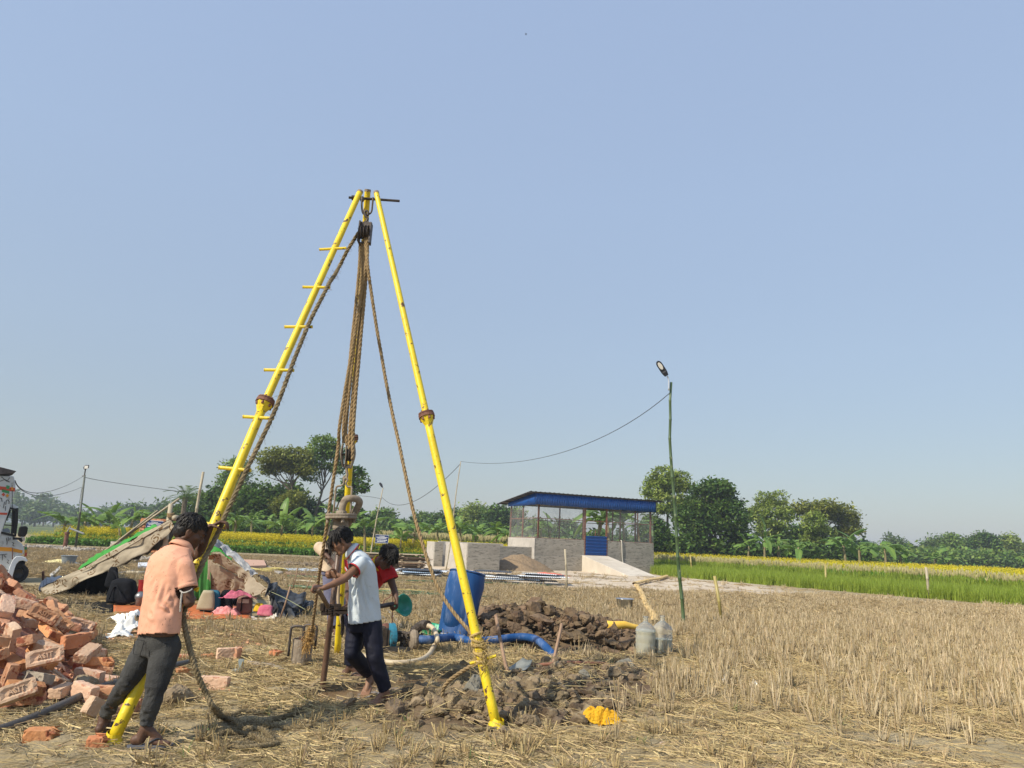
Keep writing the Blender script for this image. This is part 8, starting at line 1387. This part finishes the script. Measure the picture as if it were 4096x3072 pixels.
ROWS = [(.12, .30, .70, .07), (.25, .08, .92, .08), (.38, .16, .84, .08), (.58, .10, .90, .10), (.76, .14, .78, .09)]
sign('sign_board', 'small navy notice board with white text in front of the mustard', 'mid', [(455, 172), (688, 182), (672, 322), (442, 316)], 43.5, ROWS, (.06, .9))
sign('sign_board', 'navy notice board with white text leaning by the brick column behind the tent', 'head', [(310, 178), (540, 196), (520, 330), (285, 312)], 36.5, ROWS, (.1, .9))

# ---------------------------------------------------------------- building material lying in the field
bst = thing('board_stack', 'stack of thin brown boards in the field behind the boy in red', 'board stack', V(ca('mid', 960, 830, 30.5)[0], 31.0, 0)); k_ = CR['mid'][2]*30.5/FPX; zz = .04
plym = [mat('plywood_'+a, b_, c_, 3, rough=.8, stretch=(1, 6, 6)) for a, b_, c_ in (('brown', (.24, .15, .09), (.33, .22, .14)), ('pale', (.42, .33, .22), (.5, .4, .28)), ('dark', (.09, .06, .045), (.15, .10, .07)))]
for k in range(14):
    w_ = random.uniform(2.4, 2.75); a_ = random.uniform(-.05, .05); mb = MB(); cx_ = bst.location[0]-.45+random.uniform(-.18, .18); mb.box((cx_, 31.0+random.uniform(-.1, .1), zz), (w_, 1.1, .022), ax=[(math.cos(a_), math.sin(a_), random.uniform(-.012, .012)), (-math.sin(a_), math.cos(a_), 0), (0, 0, 1)]); mb.build('board', plym[[0, 1, 2][k % 3]], bst)
    for q in range(4): mb = MB(); mb.box((cx_-w_/2+.15+q*(w_-.3)/3, 30.5, zz+.024), (.10, .12, .024)); mb.build('batten', plym[1], bst)
    zz += .050
mb = MB()
galv = mat('galvanised_sheet', (.66, .70, .74), (.84, .86, .88), 2, rough=.3, metal=.0, spec=.6, stretch=(.4, 3, 1)); galvd = mat('dark_sheet', (.04, .042, .045), (.10, .10, .105), 4, rough=.4, metal=.3)
def corr(x, y, Y, w, d_, z, m_, parent, yaw=0., tilt=0., bend=0.):
    g = []; n = int(w/.025)
    for i in range(n+1): u = -w/2+w*i/n; g.append([V(x, Y, z)+V(math.cos(yaw), math.sin(yaw), 0)*u+V(-math.sin(yaw), math.cos(yaw), 0)*v+V(0, 0, .014*math.sin(u/.075*6.283)+tilt*v+bend*math.cos(u*1.7)) for v in (-d_/2, 0, d_/2)])
    m2 = MB(); m2.grid(g); m2.build('roofing_sheet', m_, parent, smooth=True, solid=.003)
for (lab, xa, xb, n_, yy, YY, nn_) in (('pile of galvanised corrugated sheets left of the blue drum', 1590, 1770, None, 2290, 27.8, 7), ('pile of galvanised and blue-grey corrugated sheets right of the blue drum', 1900, 2240, None, 2318, 25.6, 12)):
    xA = at(xa, yy, YY)[0]; xB = at(xb, yy, YY)[0]; P_ = thing('sheet_pile', lab, 'sheet pile', V((xA+xB)/2, YY, 0))
    for k in range(nn_): corr(random.uniform(xA+.5, xB-.5), 0, YY+random.uniform(-.4, .4), random.uniform(1.2, 2.0), .8, (.10+.022*k), (galv, galvd, galv, mat('bluish_sheet', (.36, .48, .64), (.45, .56, .7), 3, rough=.35))[k % 4] if k < 4 else (galv, galvd)[k % 2], P_, random.uniform(-.25, .25), random.uniform(-.03, .06), random.uniform(-.02, .03))
for k, (n0, x0, y0, n1, x1, y1, r_, m_, lab) in enumerate((
 ('boy', 0, 488, 'mid', 700, 1035, .040, bamg, 'green bamboo pole lying behind the boys, furthest one on the left'), ('mid', 500, 1008, 'drum', 2050, 540, .038, bamg, 'long green bamboo pole lying just in front of the sheet piles'), ('boy', 60, 525, 'mid', 1700, 1088, .026, bamy, 'long thin yellowish bamboo lying behind the boys'), ('boy', -30, 520, 'boy', 330, 548, .030, bam, 'pale dry bamboo lying left of the boys'),
 ('boy', 10, 585, 'boy', 400, 618, .048, bamg, 'thick dark green bamboo lying left of the tongs'), ('mid', 480, 1160, 'drum', 440, 640, .030, bamy, 'olive bamboo pole lying behind the teal basin'), ('mid', 490, 1190, 'drum', 460, 668, .034, bamg, 'green bamboo pole behind the teal basin, upper one of two'), ('mid', 500, 1235, 'drum', 1190, 725, .034, bamg, 'green bamboo pole behind the teal basin, lower one of two'))):
    a = onG(cg(n0, x0, y0), r_); b_ = onG(cg(n1, x1, y1), r_); one('bamboo_pole', bamboo([a, (a+b_)/2+V(0, .05, .02), b_], r_, r_*.8, .35), m_, lab, 'bamboo pole', smooth=True)
for (x0, y0, x1, y1, r_, m_, lab) in ((1085, 1185, 1300, 1190, .055, bam, 'thick bamboo log lying in the straw seen through the tent'), (1000, 1192, 1165, 1158, .035, mat('grey_log', (.28, .25, .21), (.35, .31, .26), 4), 'grey log lying left of the bamboo log')): a = onG(cg(5, x0, y0), r_); b_ = onG(cg(5, x1, y1), r_); one('log', bamboo([a, b_], r_, r_*.9, .3), m_, lab, 'log', smooth=True)
def flat(n_, q, z, m_, lab, nm, cat, th_=.02):
    A = [cg(n_, x, y, z) for x, y in q]; mb = MB(); k = len(A); mb.add(A+[p-V(0, 0, th_) for p in A], [tuple(range(k)), tuple(range(2*k-1, k-1, -1))]+[(i, k+i, k+(i+1) % k, (i+1) % k) for i in range(k)]); return one(nm, mb, m_, lab, cat)
flat('tent', [(520, 362), (855, 375), (895, 462), (560, 470)], .18, mat('pink_plywood', (.50, .30, .21), (.56, .36, .26), 3, rough=.8, stretch=(1, 7, 7)), 'flat pinkish plywood sheet lying behind the grey side of the tent', 'plywood_sheet', 'board', .16)
flat('tent', [(1110, 505), (1840, 508), (1840, 552), (1140, 545)], .06, mat('pale_blue_steel', (.50, .56, .60), (.58, .63, .67), 3, rough=.4), 'long pale blue-grey steel sheet lying behind the sticks', 'steel_sheet', 'sheet', .04)
flat('tent', [(1130, 530), (1190, 530), (1420, 620), (1300, 632)], .05, plym[0], 'grey weathered plank lying aslant behind the tent', 'plank', 'plank', .03); flat('tent', [(880, 470), (930, 470), (1170, 570), (1100, 590)], .08, mat('grey_plank', (.33, .29, .25), (.4, .36, .31), 3), 'second grey plank with pale end behind the tent', 'plank', 'plank', .05)
flat('tent', [(1330, 592), (1860, 598), (1860, 622), (1340, 620)], .05, rust, 'rusty steel channel lying behind the thin sticks', 'steel_channel', 'channel', .05); flat(5, [(1195, 1080), (1300, 1078), (1300, 1110), (1190, 1112)], .10, mat('white_panel', (.75, .77, .8), None, rough=.4), 'white steel panel lying behind the tent seen under its roof', 'steel_panel_sheet', 'panel', .08)
one('rope_coil', (lambda m_: [m_.tube([onG(cg('tent', 930, 575), .03+.02*k)+V(math.cos(t)*(.34+.05*k)*1.2, math.sin(t)*.4, .03*math.sin(t*3+k)) for t in np.linspace(0, 6.283, 30)[:-1]], .018, 5, closed=True) for k in range(5)] and m_)(MB()), mat('yellow_cord', (.5, .42, .14), (.6, .5, .2), 9), 'coil of yellow rope lying beside the plywood sheet', 'rope coil')
flat(5, [(430, 1180), (450, 1195), (535, 1120), (515, 1112)], .06, mat('pale_grey_plank', (.42, .40, .36), (.5, .48, .43), 4), 'pale perforated plank lying left behind the tent', 'plank', 'plank', .04)
crumple('yellow_bag', onG(cg(5, 520, 1095)), .55, .28, .14, mat('pale_yellow_sack', (.62, .54, .25), (.7, .62, .33), 4), 'pale yellow sack lying flat left of the grey tub', 'sack', 7); bq = onG(cg(5, 588, 1100)); one('grey_tub', MB().lathe([(0, 0), (.17, 0), (.24, .28), (.26, .285), (.26, .30), (.23, .29), (.16, .02), (0, .02)], bq, n=24), mat('grey_plastic', (.20, .23, .25), (.26, .29, .31), 5), 'grey plastic tub standing in the field right of the truck', 'tub')
crumple('white_bag', onG(cg(5, 650, 1100)), .2, .15, .10, bpy.data.materials['white_woven_sack'], 'white scrap lying right of the grey tub', 'scrap', 3, nn_=12)
hp = onG(cg(5, 556, 965)); hpT = thing('hand_pump', 'rusty hand pump with grey handle standing before the mustard', 'hand pump', hp); mb = MB(); mb.tube([hp, hp+V(0, 0, .85)], .10, 12); mb.tube([hp+V(0, 0, .80), hp+V(0, 0, .9)], .13, 12); mb.build('barrel', rust, hpT); mb = MB(); mb.tube([hp+V(.1, 0, 1.1), hp+V(.9, 0, .85)], .05, 8); mb.tube([hp+V(0, 0, .9), hp+V(.12, 0, 1.2)], .04, 8); mb.build('handle', mat('grey_handle', (.25, .26, .25), None), hpT)
one('iron_stub', MB().tube([onG(cg(5, 375, 1235)), ca(5, 372, 1160, 17.6)], .03, 7), rust, 'short dark iron stub standing left behind the tent', 'stub')
def rub(name, label, n_, pts, n, s0, s1, m_, hgt=.1, wy=.8):
    def f(mb):
        P = [cg(n_, x, y)[:2] for x, y in pts]
        for i in range(n): k = random.randrange(len(P)-1); t = random.random(); p = P[k]*(1-t)+P[k+1]*t+RNG.normal(size=2)*V(.2, wy*.5)[:2]; s = random.uniform(s0, s1); v, ff = clod_geo(V(p[0], p[1], random.uniform(0, hgt)), s, 4+random.randrange(6)); mb.add(v, ff)
    heap_obj(name, label, f, m_)
rub('rubble_row', 'low row of grey rubble before the left mustard', 5, [(260, 960), (400, 955), (500, 965), (640, 980), (780, 985)], 420, .05, .16, mat('pale_rubble', (.30, .26, .21), (.42, .37, .31), 5)); rub('rubble_row', 'low row of brown clods behind the tent planks', 'tent', [(880, 440), (1150, 455), (1400, 470), (1700, 480), (1850, 480)], 420, .06, .15, clay2); rub('rubble_row', 'grey rubble seen under the tent roof', 5, [(1100, 1075), (1200, 1060), (1330, 1070)], 160, .05, .16, bpy.data.materials['pale_rubble'])
rub('rubble_row', 'crumbs of rubble along the sandy apron of the shed', 'bld', [(900, 1150), (1200, 1180), (1500, 1190), (1700, 1195)], 200, .015, .05, bpy.data.materials['pale_rubble'], .02, 1.5)
crumple('red_net', onG(cg('bld', 690, 1140)), .75, .5, .10, mat('red_net', (.65, .12, .08), (.7, .22, .15), 8), 'heap of red netting lying behind the sheet pile', 'net', 4)
# bird
bp2 = at(2104, 136, 60.0); bT = thing('bird', 'dark bird gliding high in the empty sky', 'bird', bp2); bm_ = mat('bird_dark', (.05, .045, .04), None); mb = MB(); ax_ = nrm(V(.35, .4, .30)); mb.ell(bp2, (.05, .16, .05), n=8); mb.build('body', bm_, bT)
for (dx, dz) in ((-.155, .19), (.085, -.08)): mb = MB(); e = bp2+V(dx, .05, dz); s = V(.03, .05, .02); mb.add([bp2+s, bp2-s*1.0, (bp2+e)/2-s, e, (bp2+e)/2+s], [(0, 1, 2, 4), (4, 2, 3)]); mb.build('wing', bm_, bT)
mb = MB(); e = bp2+V(-.085, 0, -.10); mb.add([bp2+V(.02, 0, 0), bp2-V(.0, 0, .03), e+V(-.02, 0, .0), e+V(.01, 0, -.02)], [(0, 1, 2, 3)]); mb.build('tail', bm_, bT)
# ---------------------------------------------------------------- straw and stubble
s1 = mat('straw', (.50, .385, .19), (.64, .515, .29), 7, rough=.62, spec=.35, isl=.33, trans=.12); s2 = mat('old_straw', (.28, .205, .115), (.45, .35, .21), 9, rough=.75, isl=.35, trans=.08); s3 = mat('stubble', (.34, .25, .13), (.52, .40, .22), 6, rough=.7, isl=.38, trans=.1); s4 = mat('pale_stubble', (.50, .40, .25), (.64, .54, .37), 6, rough=.7, isl=.3, trans=.1); weed = mat('weed', (.07, .13, .03), (.12, .18, .05), 8, isl=.3)
def stalk(mb, p, d, L, w, m=0, bend=.1):
    d = nrm(d); sd = nrm(np.cross(d, RNG.normal(size=3))); b_ = RNG.normal(size=3)*bend*L; g = []
    for t in (0, .5, 1): q = np.array(p)+d*L*t+b_*t*t; g.append([q-sd*w/2, q+sd*w/2*(1 if t < 1 else .6)])
    mb.cm = m; mb.grid(g); sd2 = np.cross(d, sd); g2 = []
    for t in (0, .5, 1): q = np.array(p)+d*L*t+b_*t*t; g2.append([q-sd2*w/3, q+sd2*w/3])
    mb.grid(g2); mb.cm = 0
def tuft(n, h0, h1, spread, w, lean=.35, dark=.25):
    mb = MB()
    for k in range(n):
        a = random.uniform(0, 6.28); r = spread*math.sqrt(random.random()); d = V(math.cos(a)*lean*random.random()*1.3, math.sin(a)*lean*random.random()*1.3, 1)
        stalk(mb, (math.cos(a)*r, math.sin(a)*r, -.02), d, random.uniform(h0, h1), w*random.uniform(.6, 1.3), 1 if random.random() < dark else 0, .06)
    for k in range(n//3): a = random.uniform(0, 6.28); stalk(mb, (0, 0, .01), V(math.cos(a), math.sin(a), random.uniform(.05, .5)), random.uniform(h0, h1)*.9, w, 1, .15)
    return mb
def lying(n, R_, L0, L1, w):
    mb = MB(); a0 = random.uniform(0, 3.14)
    for k in range(n): a = a0+random.gauss(0, .65); x, y = random.gauss(0, R_), random.gauss(0, R_*.6); stalk(mb, (x, y, random.uniform(.003, .02)), V(math.cos(a), math.sin(a), random.uniform(-.02, .05)), random.uniform(L0, L1), w*random.uniform(.5, 1.25), 0 if random.random() < .65 else 1, .10)
    return mb
tA = src_coll('tuft_short', [vmesh('tuft', tuft(13, .04, .13, .024, .0070, .45), [s1, s2]) for _ in range(5)])
tB = src_coll('tuft_tall', [vmesh('tuft', tuft(15, .12, .29, .04, .0075, .22, .3), [s4, s3]) for _ in range(5)])
tC = src_coll('tuft_mid', [vmesh('tuft', tuft(13, .08, .18, .05, .010, .4, .35), [s4, s3]) for _ in range(5)])
lA = src_coll('lying', [vmesh('straw', lying(16, .12, .07, .26, .0058), [s1, s2]) for _ in range(6)]); lB = src_coll('lying_far', [vmesh('straw', lying(20, .2, .10, .30, .009), [s3, s2]) for _ in range(4)])
def wm():
    mb = MB()
    for k in range(9): blade(mb, (random.gauss(0, .03), random.gauss(0, .03), 0), random.uniform(0, 6.28), random.uniform(.03, .09), random.uniform(.02, .07), .008, 2)
    return mb
wA = src_coll('weed', [vmesh('weed', wm(), [weed]) for _ in range(3)])
# where nothing may grow: footprint of solid things
CLR = [(*cg(n_, x, y)[:2], r_) for n_, x, y, r_ in ((3, 912, 868, .2), (3, 1028, 868, .2), (3, 912, 925, .3), (3, 1028, 915, .3), (3, 610, 1340, .22), (3, 610, 1400, .15), (3, 770, 576, .3), (3, 770, 600, .45), ('man', 420, 1600, .17), ('man', 530, 1580, .12), ('man', 90, 1530, .16), ('boy', 760, 1570, .18), ('boy', 710, 1460, .15), ('boy', 570, 1350, .2), ('boy', 112, 1240, .25), ('pump', 600, 900, .4), ('pump', 900, 900, .35), ('pump', 1480, 520, .25), ('pump', 1700, 560, .2), ('foot', 1500, 430, .2), ('bag', 1560, 660, .4), ('bag', 1620, 900, .3), ('lowl', 620, 740, .22), ('lowl', 800, 640, .16), ('lowl', 950, 620, .15), ('low', 480, 460, .12), ('low', 800, 540, .1), ('lowl', 430, 430, .18), ('lowl', 520, 240, .2), ('ll', 340, 650, .16), ('foot', 1000, 1190, .15), ('foot', 1400, 1160, .15))]
CLR += [(p[0], p[1], .22) for p in [cg(3, x, y) for x, y in ((975, 700), (965, 650), (925, 590), (900, 530), (880, 480), (848, 435))]]+[(p[0], p[1], .10) for p in [cg('drum', x, y) for x, y in ((200, 1330), (600, 1430), (860, 1480), (1000, 1470), (1200, 1460), (1400, 1450), (1600, 1450), (1850, 1500), (2000, 1560))]]+[(p[0], p[1], .08) for p in [cg('pump', x, y) for x, y in ((1610, 850), (1480, 1020), (1380, 1100), (1280, 1140), (1140, 1170), (1000, 1200), (850, 1200), (700, 1205), (500, 1190))]]+[(x, y, 1.3) for x, y in ((-4.0, 27.5), (-3.0, 27.3), (.2, 25.2), (1.4, 25.2), (-1, 25.3))]+[(x, 31, 1.6) for x in (-5.5, -4.3)]
def blocked(x, y):
    k = pile_t(x, y) > .03; k |= (seg_d(x, y, BANK) < .62) & (fbm(x*3, y*3, 77, 2) < .53); k |= seg_d(x, y, TR) < .30; k |= (heap_h(x, y) > .04); p = dp_; k |= np.hypot(x-p[0], y-p[1]) < .42; k |= np.hypot(x-bb[0], y-bb[1]) < .17
    k |= (np.abs(x+6.2) < 2.7) & (np.abs(y-13.45) < 1.85) & (x > -6.4-(y-11.6)*.5) & ((x > -5.6) | (y < 13.2)); k |= (x < -8.5) & (y > 15.5) & (y < 18.5) & (x < -10.0); k |= ((x > -4.6) & (x < 10.5) & (y > 34.8+.42*(x+2)) & (y < 47)); u = (x-B0[0])*E1[0]+(y-B0[1])*E1[1]; v = -(x-B0[0])*E1[1]+(y-B0[1])*E1[0]; k |= (u > u1-1.2) & (u < u2+.6) & (v > -5.2) & (v < 1)
    for (px, py, r_) in CLR: k |= np.hypot(x-px, y-py) < r_
    return k
def gedge(x, y): return (np.stack([x-E0[0], y-E0[1]], 1)@EN[:2])
def field(n, y0, y1, dens):
    Y = np.sqrt(RNG.uniform(y0*y0, y1*y1, n)); X = RNG.uniform(-.80, .80, n)*(Y+1); k = RNG.uniform(0, 1, n) < dens(X, Y); k &= ~blocked(X, Y); k &= gedge(X, Y) < -.35; return X[k], Y[k]
def sandm(x, y): w = (fbm(x*.35, y*.35, 71, 3)-.5); return sstep(23.5, 26.5, y+w*5+(x < 0)*-3.5)*sstep(-9, -4, x+w*5)
dampf = lambda x, y: np.clip(1-sstep(0, .35, np.minimum(seg_d(x, y, HEAP)-.9, seg_d(x, y, BANK)-.5)), 0, 1)
def zt_(x, y): return H(x, y)
def put(nm, x, y, cl, lab, a, b_, ns, tilt, dz=0.0): s = RNG.uniform(a, b_, len(x)); return scatter(nm, np.stack([x, y, zt_(x, y)+dz], 1), rz(len(x), tilt), s, cl, lab, ns)
tall = lambda x, y: sstep(.35, .62, fbm(x*.45+3, y*.35, 91, 2)+np.clip((x-1.0)/6, -.35, .30)+np.clip((y-7)/25., -.2, .1))
patch = lambda x, y, s: fbm(x*1.4, y*1.4, s, 3)
# short stubs in front, in rough rows
x, y = field(3300, 2.6, 9.5, lambda x, y: (1-.95*tall(x, y)*(x > .8))*(1-.85*dampf(x, y))*np.where(x < -1.2, .28, .6)*sstep(.35, .6, patch(x, y, 12)+.1)); x = np.round(x/.19)*.19+RNG.normal(0, .035, len(x)); put('stubble', x, y, tA, 'short cut rice stubble tufts in the foreground', .7, 1.35, 5, .15)
x, y = field(7600, 5.2, 16, lambda x, y: tall(x, y)*(x > .6)*(1-dampf(x, y))*.62*sstep(.25, .5, patch(x*.6, y*.6, 61)+.15)*np.where(y < 6.3, .35, 1)*sstep(.3, .55, patch(x, y, 14)+.12)); x = np.round(x/.2)*.2+RNG.normal(0, .045, len(x)); put('tall_stubble', x, y, tB, 'tall pale rice stubble on the right of the field', .7, 1.12, 5, .10)
x, y = field(30000, 9, 42, lambda x, y: (1-.97*sandm(x, y))*(1-dampf(x, y))*np.where(x < -2, .35, .85)*sstep(.25, .5, patch(x*.5, y*.5, 16)+.12)); put('far_stubble', x, y, tC, 'stubble covering the field up to the crops', .75, 1.25, 5, .15)
x, y = field(2700, 2.6, 6.2, lambda x, y: (1-.8*dampf(x, y))*sstep(.40, .62, patch(x, y, 22)+.06)); put('loose_straw', x, y, lA, 'loose straw lying thinly over the clay in the foreground', .7, 1.15, 6, .04, .002)
x, y = field(12500, 6.0, 14, lambda x, y: (1-.75*dampf(x, y))*sstep(.30, .52, patch(x, y, 23)+.04)); put('loose_straw', x, y, lA, 'loose straw matted over the middle of the field', .9, 1.35, 6, .04, .003)
x, y = field(26000, 13, 42, lambda x, y: (1-.95*sandm(x, y))*sstep(.3, .5, patch(x*.5, y*.5, 24)+.12)); put('loose_straw', x, y, lB, 'loose straw over the far part of the field', .9, 1.4, 4, .05, .004)
x, y = field(1500, 2.8, 12, lambda x, y: sstep(.5, .65, patch(x, y, 33))*.7); put('small_weeds', x, y, wA, 'tiny green weeds sprouting between the straw', .5, 1.1, 3, .1)
# straw thrown over clods
x = RNG.normal(0, .35, 60)+np.interp(RNG.uniform(0, 1, 60), [0, 1], [BANK[0][0], BANK[-1][0]]); y = np.interp(x, BANK[:, 0], BANK[:, 1])+RNG.normal(0, .3, 60); put('loose_straw', x, y, lA, 'straw mixed among the clods', .5, 1.0, 6, .4, .04)
